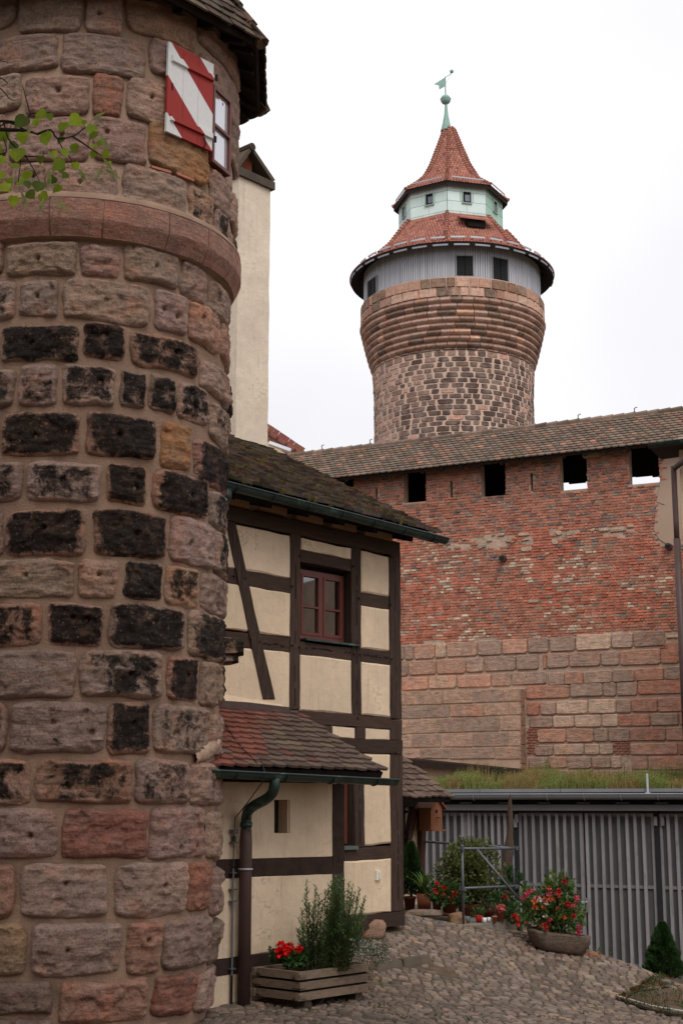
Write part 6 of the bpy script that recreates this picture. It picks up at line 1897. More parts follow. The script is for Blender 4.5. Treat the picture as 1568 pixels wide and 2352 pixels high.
def weed(m, base, h, n, col, spread=.10, leafl=.07, rnd=rg):
    for s_ in range(n):
        d = Vector((rnd.gauss(0, spread), rnd.gauss(0, spread), 1)).normalized()
        o = base + Vector((rnd.gauss(0, spread * .5), rnd.gauss(0, spread * .5), 0)); hh = h * rnd.uniform(.6, 1)
        m.tube([o, o + d * hh * .5, o + d * hh + Vector((rnd.gauss(0, .02), 0, 0))], [.006, .005, .002], 4, tuple(c * .8 for c in col), cap=False)
        k = 0
        while k * .028 < hh:
            p = o + d * (k * .028); a = k * 2.4
            L = leafl * (1.1 - .7 * k * .028 / hh) * rnd.uniform(.7, 1.2)
            g = rnd.uniform(.7, 1.3)
            m.leaf(p, (math.cos(a), math.sin(a), rnd.uniform(.2, .8)), (0, 0, 1), L, L * .35, tuple(c * g for c in col)); k += 1
for x, h, n, p in ((600, .62, 5, -.5), (635, .5, 6, -.4), (865, .95, 6, -1.8), (760, .4, 4, -1.0), (1078, .6, 5, -1.4), (1100, .45, 5, -.6), (1172, .62, 4, -1.2), (1290, .55, 4, -1.5), (1265, .4, 8, -.3), (1310, .35, 6, -.3), (515, .35, 5, -.4), (318, .25, 5, -.2), (1145, .55, 3, -1.6), (1540, .45, 4, -1.2), (355, .3, 5, -.3), (1490, .4, 4, -1.4), (820, .35, 5, -.6)):
    mb = MB(); weed(mb, GAR.P(gu(x, p), p, zroof - .02), h, n, (.07, .125, .03))
    mb.build('tall_weed', 'leaf', GA)
# old stones of the wall foot beside the hut roof, above the garage
# ------------------------------------------------------------------ little hut on the left of the garage
HU = Frame((0, 0), TH)
q = at_depth(*Z5(190, 500), 21.5); HU.o = Vector((q.x, q.y, 0))
HUT = thing('timber_framed_hut', (q.x, q.y, .3), 'small timber-framed hut with red-brown beams and low mossy tiled roof behind the house corner', 'hut')
def huq(q, p0, p1, name, mat, t=(1, 1, 1, 0)):
    uz = [HU.uz(x, y, 0) for x, y in q]
    return uzquad(uz, p0, p1, name, mat, HUT, t, .004, HU)
huq([Z5(-120, 150), Z5(205, 160), Z5(195, 690), Z5(-120, 690)], -2.0, -.06, 'hut_wall', 'plaster')
huq([Z5(175, 160), Z5(205, 160), Z5(190, 560), Z5(170, 560)], -.1, .02, 'timber', 'red_frame', (.55, .7, .8, 0))
huq([Z5(130, 165), Z5(158, 165), Z5(105, 420), Z5(85, 420)], -.1, .03, 'brace', 'red_frame', (.55, .7, .8, 0))
huq([Z5(60, 150), Z5(90, 150), Z5(88, 640), Z5(60, 640)], -.1, .02, 'post', 'shade_dark_timber')
huq([Z5(-120, 120), Z5(215, 135), Z5(215, 172), Z5(-120, 165)], -.1, .04, 'wall_plate', 'shade_dark_timber')
for y in (195, 300, 345):
    u, z = HU.uz(*Z5(90, y)); MB().box(HU.P(u, .05, z), HU.u, HU.n, (0, 0, 1), .05, .05, .04).build('hinge', 'black', HUT)
# roof
e0 = HU.uz(*Z5(340, 112), .75); et = HU.uz(*Z5(70, 0), -.2)
Ho = HU.P(e0[0] - 3.2, .75, e0[1] - .02 + .0)
HUu = HU.u; HVp = (-HU.n * math.cos(R_(33)) + Vector((0, 0, math.sin(R_(33))))); HN = HUu.cross(HVp)
def hp(u, v, w): return Ho + HUu * u + HVp * v + HN * w
HL = 3.2
m = MB(); m.hexa([hp(0, 0, -.08), hp(HL, 0, -.08), hp(HL, 1.9, -.08), hp(0, 1.9, -.08), hp(0, 0, -.01), hp(HL, 0, -.01), hp(HL, 1.9, -.01), hp(0, 1.9, -.01)])
HR = m.build('roof', 'shade_dark_timber', HUT)
place_tiles(roof_tiles(hp(0, -.05, 0), HUu, HVp, HL, 1.9, .165, .15, lambda u, v: (lambda g: (g, g * .85, g * .8, 0))(rg.uniform(.7, 1.4)), None, .012), 'roof_tile', 'moss_tile', HR, .16, .27, .024, 'seg', 220)
# low wall with bird house
q = HU.uz(*Z5(207, 215), .15)
c = HU.P(q[0], .22, q[1])
BH = thing('birdhouse', tuple(c - Vector((0, 0, .2))), 'small orange-brown wooden birdhouse hung on the hut corner', 'birdhouse')
ux, un = HU.u, HU.n
m = MB()
w, d, h = .13, .11, .26
def bp(x, y, z): return c + ux * x + un * y + Vector((0, 0, z))
V = [bp(-w, -d, -.2), bp(w, -d, -.2), bp(w, -d, .12), bp(0, -d, .26), bp(-w, -d, .12), bp(-w, d, -.2), bp(w, d, -.2), bp(w, d, .12), bp(0, d, .26), bp(-w, d, .12)]
m.add(V, [(4, 3, 2, 1, 0), (5, 6, 7, 8, 9), (0, 1, 6, 5), (1, 2, 7, 6), (2, 3, 8, 7), (3, 4, 9, 8), (4, 0, 5, 9)])
BB = m.build('box', 'birch_wood', BH)
for s_ in (-1, 1):
    MB().hexa([bp(0, -d - .05, .25), bp(s_ * (w + .05), -d - .05, .08), bp(s_ * (w + .05), d + .05, .08), bp(0, d + .05, .25), bp(0, -d - .05, .28), bp(s_ * (w + .05), -d - .05, .11), bp(s_ * (w + .05), d + .05, .11), bp(0, d + .05, .28)], (.7, .7, .7)).build('roof_board', 'birch_wood', BH)
MB().tube([bp(0, d, .06), bp(0, d + .006, .06)], .026, 12).build('hole', 'black', BH)
MB().tube([bp(0, d, -.03), bp(0, d + .08, -.03)], .008, 6).build('perch', 'birch_wood', BH)
MB().hexa([bp(-w - .02, -d, -.22), bp(w + .02, -d, -.22), bp(w + .02, d + .05, -.22), bp(-w - .02, d + .05, -.22), bp(-w - .02, -d, -.2), bp(w + .02, -d, -.2), bp(w + .02, d + .05, -.2), bp(-w - .02, d + .05, -.2)]).build('floor_board', 'birch_wood', BH)

# ------------------------------------------------------------------ terrace ledge, pots, railing
def P5(x, y, Y): return at_depth(*Z5(x, y), Y)
LD = thing('stone_ledge', tuple(P5(560, 800, 19.6)), 'low concrete ledge carrying the flower pots beside the cobbles', 'ledge')
a = P5(325, 800, 19.1); b_ = P5(430, 803, 18.75); c_ = P5(760, 778, 20.0)
zt = b_.z
m = MB()
def slab(pts, z0, z1, name, par, mat='concrete', t=(1, 1, 1, 0)):
    n = len(pts)
    V = [(p[0], p[1], z0) for p in pts] + [(p[0], p[1], z1) for p in pts]
    return MB().add(V, [tuple(range(n))[::-1], tuple(range(n, 2 * n))] + [(i, (i + 1) % n, n + (i + 1) % n, n + i) for i in range(n)], t).build(name, mat, par)
bl = Vector((a.x - .05, a.y + .9, 0)); br = Vector((c_.x + .25, c_.y + 1.0, 0))
slab([a, b_, c_, br, bl], zt - .10, zt, 'coping_slab', LD)
m_ = (b_ + c_) / 2
slab([a + Vector((.06, .08, 0)), b_ + Vector((.03, .08, 0)), c_ + Vector((-.02, .08, 0)), br + Vector((-.05, -.03, 0)), bl + Vector((.05, -.03, 0))], zt - .9, zt - .102, 'ledge_wall', LD, 'cream_house', (.8, .8, .8, 0))
# flagged terrace behind it
TE = slab([P5(-60, 770, 18.9), P5(330, 800, 19.2), bl, br, br + Vector((.3, 2.5, 0)), P5(60, 740, 24.0)], -1.0, zt + .002, 'terrace', None, 'concrete', (.55, .5, .45, 0))
tag(TE, kind='structure')
for i in range(46):
    x = rg.uniform(70, 330); y_ = rg.uniform(742, 800)
    q = P5(x, y_, 19.3)
    q = Vector((P5(x, 780, 19 + (800 - y_) / 60 * 2.2).x, 19 + (800 - y_) / 60 * 2.2, zt))
    V, F, UV = pillow(lambda u, v, w: q + Vector((u, v, w)), -.13, .13, -.09, .09, -.03, .012 + rg.uniform(0, .01), .012, .012, .2, rg)
    g = rg.uniform(.6, 1.0); MB().add(V, F, (g, g, g)).build('flagstone', 'cobble', TE)

def pot_geo(c, r, h, tint=(1, 1, 1), rim=True, mat='terracotta', par=None, name='pot', tap=.72):
    c = Vector(c)
    pr = [(0, 0), (r * tap, 0), (r * .96, h * .84), (r * 1.06, h * .84), (r * 1.08, h), (r * .95, h), (r * .92, h * .88), (0, h * .88)] if rim else [(0, 0), (r * tap, 0), (r, h), (r * .93, h), (r * .9, h * .9), (0, h * .9)]
    return MB().lathe(c, pr, 20, tint).build(name, mat, par, True)
def pot_at(x0, x1, y0, y1, Y, **k):
    """pixel extents in zoom 5 units"""
    cb = P5((x0 + x1) / 2, y1, Y); ct_ = P5((x0 + x1) / 2, y0, Y)
    r = (P5(x1, y0, Y) - P5(x0, y0, Y)).length / 2 / 1.06
    return cb, r, ct_.z - cb.z
def bushy(m, c, rx, rz, n, L, W, cols, rnd=rg, shell=.45, up=.25):
    for i in range(n):
        v = Vector((rnd.gauss(0, 1), rnd.gauss(0, 1), rnd.gauss(0, 1))).normalized()
        r = 1 - shell * rnd.random() ** 1.6
        bump_ = 1 + .22 * noise.noise(v * 2.2 + Vector((c[0] * 7, 0, 0)))
        p = Vector(c) + Vector((v.x * rx, v.y * rx, v.z * rz)) * r * bump_
        d = v + Vector((rnd.gauss(0, .5), rnd.gauss(0, .5), rnd.gauss(0, .5) + up))
        t = rnd.choice(cols); g = rnd.uniform(.6, 1.35)
        m.leaf(p, d, (rnd.gauss(0, 1), rnd.gauss(0, 1), 1), L * rnd.uniform(.7, 1.3), W * rnd.uniform(.7, 1.3), tuple(q * g for q in t))
def stems(m, base, tops, r=.008, tint=(.12, .08, .05)):
    for t in tops:
        mid = (base + t) / 2 + Vector((rg.gauss(0, .02), rg.gauss(0, .02), .03))
        m.tube([base, mid, t], [r, r * .8, r * .5], 5, tint, cap=False)
def conifer(x, ytop, ybot, Y, halfw, label, cat='shrub', pot=None, name='conifer', n=5200, group=None, on=None):
    top = P5(x, ytop, Y); bot = P5(x, ybot, Y) if on is None else on
    R = (P5(x + halfw, ybot, Y) - P5(x, ybot, Y)).length; H = top.z - bot.z
    T = thing(name, tuple(bot), label, cat, group)
    m = MB()
    for i in range(n):
        t = rg.random() ** .8; a = rg.uniform(0, 6.283)
        prof_ = (1 - t) ** .75 * (1 - .25 * math.exp(-t * 14))
        lump = 1 + .5 * noise.noise(Vector((math.cos(a) * 2.6, math.sin(a) * 2.6, t * 8.5 + x)))
        r = R * 1.15 * prof_ * lump * (1 - .35 * rg.random() ** 2)
        p = bot + Vector((math.cos(a) * r, math.sin(a) * r, H * (t * .97 + .02)))
        g = rg.uniform(.55, 1.5) * (.55 + .6 * (lump - .6))
        m.leaf(p, (math.cos(a) * .7, math.sin(a) * .7, .8 + rg.gauss(0, .3)), (rg.gauss(0, 1), rg.gauss(0, 1), .3), .058, .026, (.040 * g, .088 * g, .030 * g))
    m.build('foliage', 'leaf', T)
    MB().tube([bot - Vector((0, 0, .05)), bot + Vector((0, 0, H * .8))], [.025, .01], 6).build('trunk', 'bark', T)
    if pot:
        x0, x1, y0, y1, t = pot
        cb, r, h = pot_at(x0, x1, y0, y1, Y)
        pot_geo(cb, r, h, t, True, 'terracotta', T)
    return T
PY = 20.4
conifer(125, 362, 645, PY, 62, 'slim dark green dwarf conifer in brown pot against the house corner', pot=(82, 152, 645, 716, (.55, .5, .55)), name='dwarf_conifer')
conifer(1468, 792, 1085, 18.4, 88, 'small pointed conifer standing alone at the right edge before the grey doors', name='dwarf_conifer', on=P5(1468, 1085, 18.4), n=7000)
# strap-leaved plant
T_ = thing('strap_leaved_plant', tuple(P5(194, 722, 20.0)), 'arching strap-leaved lily plant in tall brown pot', 'potted plant')
cb, r, h = pot_at(150, 238, 630, 722, 20.0); pot_geo(cb, r, h, (.75, .65, .6), False, 'terracotta', T_, tap=.8)
for i in range(26):
    a = rg.uniform(0, 6.28); L = rg.uniform(.28, .55); o = cb + Vector((0, 0, h))
    pts = []; m = MB(); el = rg.uniform(.9, 1.45)
    p = o.copy(); prev = None; g = rg.uniform(.6, 1.3)
    for k in range(6):
        e = el - k * .22
        w = .022 * (1 - k / 6.5)
        s_ = Vector((-math.sin(a), math.cos(a), 0))
        m.v += [tuple(p - s_ * w), tuple(p + s_ * w)]
        if k: m.f.append((2 * k - 2, 2 * k - 1, 2 * k + 1, 2 * k)); m.t.append((.09 * g, .15 * g, .035 * g, 0))
        p = p + Vector((math.cos(a) * math.cos(e), math.sin(a) * math.cos(e), math.sin(e))) * L / 6
    m.build('leaf', 'leaf', T_)
def bloom(m, p, r, col, n=14, rnd=rg):
    for i in range(n):
        v = Vector((rnd.gauss(0, 1), rnd.gauss(0, 1), rnd.gauss(0, 1))).normalized()
        g = rnd.uniform(.6, 1.25)
        m.leaf(Vector(p) + v * r * .35, v + Vector((rnd.gauss(0, .4), rnd.gauss(0, .4), rnd.gauss(0, .4))), (rnd.gauss(0, 1), rnd.gauss(0, 1), rnd.gauss(0, 1)), r * .9, r * .8, tuple(c * g for c in col))
def geranium(xc, x0, x1, y0, y1, Y, fol, flowers, label, pot_t=(1, 1, 1), rim=True, saucer=False, name='geranium', mat='terracotta', fcol=(.62, .02, .012)):
    cb, r, h = pot_at(x0, x1, y0, y1, Y)
    T = thing(name, tuple(cb), label, 'potted plant')
    pot_geo(cb, r, h, pot_t, rim, mat, T)
    if saucer: MB().lathe(cb + Vector((0, 0, -.005)), [(0, 0), (r * 1.0, 0), (r * 1.25, .04), (r * 1.2, .04), (r * .98, .012), (0, .012)], 20, pot_t).build('saucer', 'terracotta', T, True)
    if fol:
        m = MB(); c = cb + Vector((0, 0, h + fol[1] * .6)); bushy(m, c, fol[0], fol[1], fol[2], .055, .05, [(.035, .085, .022), (.05, .12, .03), (.025, .06, .018)])
        stems(m, cb + Vector((0, 0, h * .8)), [c + Vector((rg.gauss(0, fol[0] * .4), rg.gauss(0, fol[0] * .4), rg.uniform(0, fol[1]))) for _ in range(6)], .006, (.05, .08, .02))
        m.build('foliage', 'leaf', T)
    for x, y, rr_ in flowers:
        m = MB(); p = P5(x, y, Y - .12); bloom(m, p, rr_, fcol, 26)
        m.tube([cb + Vector((0, 0, h)), p], .005, 4, (.05, .09, .02), cap=False)
        m.build('flower_head', 'petal', T)
    return T
geranium(260, 232, 290, 655, 722, 19.6, (.14, .12, 160), [(275, 620, .085), (262, 574, .03)], 'red geranium in terracotta pot beside the tall brown pot', (1.1, 1.1, 1.1))
geranium(328, 284, 372, 675, 745, 19.5, (.21, .15, 420), [(352, 632, .05), (300, 600, .04), (335, 655, .03)], 'leafy red geranium in dark brown pot standing on a saucer', (.7, .65, .65), saucer=True)
# big box shrub
BXT = thing('box_shrub', tuple(P5(442, 770, 20.3)), 'big loose yellow-green box shrub in wide terracotta pot behind the pipe railing', 'shrub')
cb, r, h = pot_at(368, 518, 682, 792, 20.3); pot_geo(cb, r, h, (.85, .8, .8), True, 'terracotta', BXT, tap=.8)
m = MB(); c = P5(432, 520, 20.3); c2_ = P5(372, 500, 20.4)
bushy(m, P5(458, 530, 20.3), .40, .52, 2400, .055, .038, [(.12, .14, .045), (.17, .18, .065), (.07, .09, .03)], shell=.8)
bushy(m, P5(372, 530, 20.3), .32, .38, 1300, .055, .038, [(.12, .14, .045), (.17, .18, .065), (.07, .09, .03)], shell=.8)
bushy(m, P5(452, 425, 20.3), .22, .20, 380, .05, .034, [(.10, .12, .04), (.14, .15, .06)], shell=.8)
bushy(m, P5(480, 625, 20.3), .28, .17, 450, .05, .034, [(.085, .105, .035), (.05, .07, .022)], shell=.8)
m.build('foliage', 'leaf', BXT)
m = MB(); stems(m, cb + Vector((0, 0, h * .8)), [P5(rg.uniform(330, 520), rg.uniform(400, 560), 20.3 + rg.uniform(-.3, .3)) for _ in range(18)], .014)
m.build('branches', 'bark', BXT)
# small pots on the ledge
def simple_pot(x0, x1, y0, y1, Y, label, t, mat='plastic', rim=False, plant=None):
    cb, r, h = pot_at(x0, x1, y0, y1, Y)
    cb.z = zt + .002 if abs(cb.z - zt) < .12 else cb.z
    T = thing('flower_pot', tuple(cb), label, 'flower pot')
    pot_geo(cb, r, h, t, rim, mat, T, name='pot')
    if plant:
        m = MB(); bushy(m, cb + Vector((0, 0, h + plant[1] * .6)), plant[0], plant[1], plant[2], plant[3], plant[3] * .6, plant[4]); m.build('foliage', 'leaf', T)
gcols = [(.04, .09, .025), (.06, .12, .035)]
simple_pot(463, 505, 745, 783, 19.3, 'bright red plastic flower pot on the ledge', (.50, .02, .02, 0), plant=(.08, .05, 60, .05, gcols))
simple_pot(500, 527, 755, 783, 19.2, 'left of the two small white pots on the ledge', (.75, .75, .74, 0))
simple_pot(526, 547, 754, 781, 19.3, 'right of the two small white pots on the ledge', (.72, .72, .70, 0))
simple_pot(552, 582, 744, 781, 19.2, 'small pale terracotta pot between the white pots and the flowering one', (1.7, 2.0, 2.2, 0), 'terracotta', True)
simple_pot(503, 575, 682, 735, 20.2, 'maroon oval planter behind the small pots', (.10, .012, .012, 0), plant=(.3, .12, 240, .05, gcols))
simple_pot(402, 442, 752, 788, 19.2, 'small blue-grey pot behind the front railing post', (.10, .12, .14, 0))
simple_pot(708, 752, 725, 770, 20.0, 'dark maroon pot under the roses at the end of the ledge', (.12, .015, .012, 0))
geranium(600, 568, 627, 690, 775, 19.4, (.12, .09, 110), [(605, 705, .05), (590, 712, .045), (580, 700, .035)], 'ribbed terracotta pot with pink flowers on the ledge', (1.35, 1.35, 1.35), fcol=(.6, .16, .13), name='pink_flowered_pot')
# white daisies behind
WD = thing('white_flowers', tuple(P5(570, 700, 20.6)), 'cluster of small white flowers behind the terracotta pots', 'flowers')
m = MB(); bushy(m, P5(575, 690, 20.6), .28, .16, 300, .05, .03, gcols); m.build('foliage', 'leaf', WD)
m = MB()
for i in range(26): bloom(m, P5(rg.uniform(540, 610), rg.uniform(640, 672), 20.4 + rg.uniform(-.1, .2)), .028, (.7, .7, .68), 7)
m.build('blossoms', 'petal', WD)
# hanging geranium at the end of the ledge
HG = thing('hanging_geranium', tuple(P5(680, 770, 19.5)), 'scarlet geranium trailing over the right end of the ledge', 'potted plant')
m = MB()
bushy(m, P5(690, 740, 19.5), .16, .12, 240, .05, .05, gcols); bushy(m, P5(668, 660, 19.9), .17, .42, 380, .07, .06, [(.03, .075, .03), (.045, .10, .045)]); m.build('foliage', 'leaf', HG)
for x, y, r in ((675, 757, .055), (692, 765, .04), (704, 790, .055), (742, 795, .03), (622, 648, .045), (735, 788, .02), (610, 700, .03)):
    m = MB(); bloom(m, P5(x, y, 19.3), r, (.65, .02, .01), 20); m.build('flower_head', 'petal', HG)
# rocks near the ledge
def boulder(c, rx, ry, rz, name, label, cat, tint=(1, 1, 1), seed=1, mat='boulder'):
    T = MB(); V = []; F = []
    nu, nv = 20, 12
    for j in range(nv + 1):
        th = math.pi * j / nv
        for i in range(nu):
            a = 2 * math.pi * i / nu
            d = Vector((math.cos(a) * math.sin(th), math.sin(a) * math.sin(th), math.cos(th)))
            # flattened top and blunt sides
            s_ = 1 / max(abs(d.x) ** 3 + abs(d.y) ** 3 + abs(d.z) ** 3, .3) ** (1 / 3)
            s_ *= 1 + .20 * noise.fractal(d * 1.5 + Vector((seed, 0, 0)), .9, 2, 4)
            V.append((c.x + d.x * rx * s_, c.y + d.y * ry * s_, c.z + d.z * rz * s_))
    for j in range(nv):
        for i in range(nu): F.append((j * nu + i, (j + 1) * nu + i, (j + 1) * nu + (i + 1) % nu, j * nu + (i + 1) % nu))
    T.add(V, F, tint)
    o = T.build(name, mat, None, True, loc=tuple(c))
    return tag(o, label, cat)
boulder(P5(368, 768, 19.2), .11, .11, .09, 'boulder', 'rounded tan field stone at the left end of the ledge', 'stone', (1.1, .95, .7), 3)
boulder(P5(195, 733, 19.4), .24, .12, .045, 'flat_stone', 'flat grey slab lying before the potted plants', 'stone', (.85, .95, 1), 5)
bo = on_ground(*ZB(1262, 968)); bo.z += .09
boulder(bo + Vector((0, .12, 0)), .20, .15, .13, 'boulder', 'worn sandstone boulder set at the foot of the house corner', 'stone', (1.05, .95, .9), 9)

# pipe railing
RL_ = thing('pipe_railing', tuple(P5(395, 790, 19.2)), 'scaffold-pipe railing with a slanting brace in front of the potted plants', 'railing')
def pipe(a, b, r=.017, name='rail'): MB().tube([a, b], r, 10).build(name, 'pipe_steel', RL_, True)
Y1_ = 19.0
f1 = P5(395, 385, Y1_); f2 = P5(398, 792, Y1_)
f2.x = f1.x; f2.y = f1.y
pipe(f1 + Vector((0, 0, .04)), f2, name='post')
r1 = P5(683, 391, 19.7); r2 = P5(700, 395, 19.7)
g1 = P5(706, 690, 19.0); g2 = P5(706, 842, 19.0); g2.x = g1.x
pipe(P5(372, 391, Y1_ - .03), r1, name='rail')
pipe(P5(380, 603, Y1_ - .03), P5(692, 590, 19.7), name='rail')
pipe(P5(475, 398, Y1_ + .1), P5(722, 690, 19.2), name='brace')
pipe(P5(703, 590, 19.2), g2, name='post')
pa = P5(664, 385, 19.75); pb = P5(672, 640, 19.75); pb.x = pa.x; pipe(pa, pb, name='post')
pipe(P5(82, 345, 22.0), P5(655, 389, 20.0), name='long_rail')
pipe(P5(500, 378, 20.6), P5(610, 381, 20.6), .016)
pipe(P5(540, 575, 20.6), P5(612, 581, 20.6), .016)
pc_ = P5(338, 365, 20.9); pipe(pc_, pc_ - Vector((0, 0, .95)), name='post')
for x, y, Y in ((393, 388, 18.97), (664, 388, 19.68), (680, 388, 19.68), (390, 603, 18.97), (398, 603, 18.97), (676, 592, 19.66), (333, 365, 20.88), (597, 380, 20.5), (606, 580, 20.5)):
    MB().box(P5(x, y, Y), FAC.u, FAC.n, (0, 0, 1), .042, .05, .05).build('coupler', 'pipe_steel', RL_)

# split weathered post
ST = MB()
pts = [P5(650, 70 + 30, 21.2), P5(648, 180, 21.2), P5(650, 260, 21.2), P5(646, 340, 21.2), P5(640, 420, 21.2), P5(634, 500, 21.2), P5(630, 600, 21.2), P5(630, 760, 21.2)]
rad = [.012, .055, .075, .095, .13, .14, .15, .16]
ST.tube(smooth(pts[::-1], 4), [.62 * q for q in [.16, .158, .157, .155, .15, .15, .148, .145, .14, .14, .138, .135, .13, .125, .12, .11, .095, .09, .085, .08, .075, .07, .065, .06, .055, .05, .04, .028, .012]], 12)
ST.v = [(v[0] + .022 * nz(v[0] * 9, v[1] * 9, v[2] * 2.5), v[1] + .02 * nz(v[0] * 9 + 5, v[1] * 9, v[2] * 2), v[2]) for v in ST.v]
tag(ST.build('weathered_post', 'stake', None, False, loc=tuple(P5(630, 760, 21.2))), 'grey split tree stake tapering to a point before the slat doors', 'post')

# rose bush in the stone trough
tc_ = on_ground(*Z5(900, 935))
if tc_.y > 18: tc_ = Vector((2.6, 17.5, ground_z(2.6, 17.5)))
YT = tc_.y + .12
TRG = thing('stone_trough', tuple(P5(900, 930, YT)), 'shallow rough stone trough full of roses on the cobbles', 'trough')
c = P5(902, 832, YT); hw = (P5(1056, 850, YT) - P5(746, 840, YT)).length / 2
V = []; F = []; nu = 28
levels = [(.66, -.255), (.84, -.21), (.95, -.10), (1.0, -.03), (1.0, .0), (.86, .0), (.82, -.06), (0.01, -.06)]
for sx_, dz in levels:
    for i in range(nu):
        a = 2 * math.pi * i / nu
        ex = math.copysign(abs(math.cos(a)) ** .42, math.cos(a)); ey = math.copysign(abs(math.sin(a)) ** .5, math.sin(a))
        w = 1 + .10 * nz(math.cos(a) * 3.2, math.sin(a) * 3.2, dz * 9)
        V.append((c.x + ex * hw * 1.04 * sx_ * w, c.y + ey * .30 * sx_ * w, c.z + dz * .92 + .018 * nz(math.cos(a) * 3, math.sin(a) * 3, 1) - ex * .045))
for j in range(len(levels) - 1):
    for i in range(nu): F.append((j * nu + i, j * nu + (i + 1) % nu, (j + 1) * nu + (i + 1) % nu, (j + 1) * nu + i))
F.append(tuple(range(nu))[::-1])
MB().add(V, F, (.5, .55, .58)).build('basin', 'boulder', TRG, True)
MB().box((c.x, c.y, c.z - .055), (1, 0, 0), (0, 1, 0), (0, 0, 1), hw * 1.5, .42, .03).build('soil', 'soil', TRG)
for dx in (-.18, .0, .26, .4):
    V_, F_, U_ = pillow(lambda u, v, w: Vector((c.x + dx + u, c.y - .05 + v, c.z - .29 + w)), -.09, .09, -.1, .1, 0, .06, .015, .01, .2, rg)
    MB().add(V_, F_, (.9, .7, .6)).build('prop_stone', 'boulder', TRG)
RB = thing('rose_bush', (c.x, c.y, c.z - .05), 'bushy rose with red and pink blooms growing out of the stone trough', 'rose bush')
m = MB()
lc = [(.09, .16, .04), (.14, .20, .055), (.055, .11, .03)]
YR = c.y
for x, y, rx, rz, n in ((900, 640, .20, .30, 330), (885, 750, .36, .20, 520), (775, 720, .19, .19, 260), (955, 785, .22, .11, 190), (945, 610, .10, .18, 120), (740, 650, .07, .16, 70), (985, 690, .09, .16, 80), (860, 600, .08, .12, 60), (840, 690, .2, .18, 160)):
    bushy(m, P5(x, y, YR), rx, rz, n, .062, .042, lc, shell=.85)
m.build('foliage', 'leaf', RB)
m = MB(); b0 = Vector((c.x, c.y, c.z - .06))
stems(m, b0, [P5(rg.uniform(740, 1000), rg.uniform(570, 740), YR + rg.uniform(-.1, .1)) for _ in range(22)], .009, (.07, .06, .03))
m.tube([b0, P5(905, 640, YR - .1), P5(918, 550, YR - .12)], .012, 6, (.06, .04, .03)); m.build('canes', 'leaf', RB)
m = MB(); m.leaf(P5(945, 585, YR), (0.1, 0, 1), (0, 1, 0), .17, .05, (.16, .17, .05)); m.build('pale_shoot', 'leaf', RB)
rose = [(745, 620, 1), (760, 615, 1), (736, 632, 1), (798, 650, 1), (716, 655, 1), (857, 632, 1), (908, 615, 0), (903, 622, 0), (940, 566, 0), (958, 682, 0), (945, 690, 0), (988, 750, 0), (985, 745, 0), (990, 697, 0), (1004, 655, 1), (1012, 808, 1), (1015, 835, 1), (1008, 820, 1), (777, 703, 2), (830, 703, 2), (897, 708, 2), (862, 660, 2), (835, 665, 2), (860, 768, 1), (845, 795, 0), (905, 640, 2), (960, 690, 0), (880, 660, 2), (855, 600, 2), (778, 668, 2), (840, 820, 0), (930, 755, 2), (820, 800, 2)]
rcol = [(.45, .008, .018), (.55, .04, .11), (.6, .09, .03)]
for x, y, k in rose:
    m = MB(); bloom(m, P5(x + rg.uniform(-3, 3), y, YR - .30 + rg.uniform(-.05, .05)), rg.uniform(.022, .040), rcol[k], 20); m.build('rose_bloom', 'petal', RB)
m = MB()
for x, y in ((808, 660), (812, 672), (840, 680), (835, 745), (846, 755), (805, 668), (842, 690)): bloom(m, P5(x, y, YR - .3), .03, (.7, .7, .68), 9)
m.build('white_blossoms', 'petal', RB)
SDL = ['leftmost, touching the trough', 'rightmost and tallest', 'between the trough and the door']
for x, y, h in ((1045, 932, .1), (1095, 925, .14), (1065, 930, .12)):
    p = on_ground(*Z5(x, y + 14)); m = MB(); weed(m, p, h, 4, (.09, .14, .04), .3, .07)
    tag(m.build('wild_seedling', 'leaf', None, loc=tuple(p)), 'tiny green seedling right of the stone trough, ' + SDL.pop(0), 'plant', 'seedlings beside the trough')

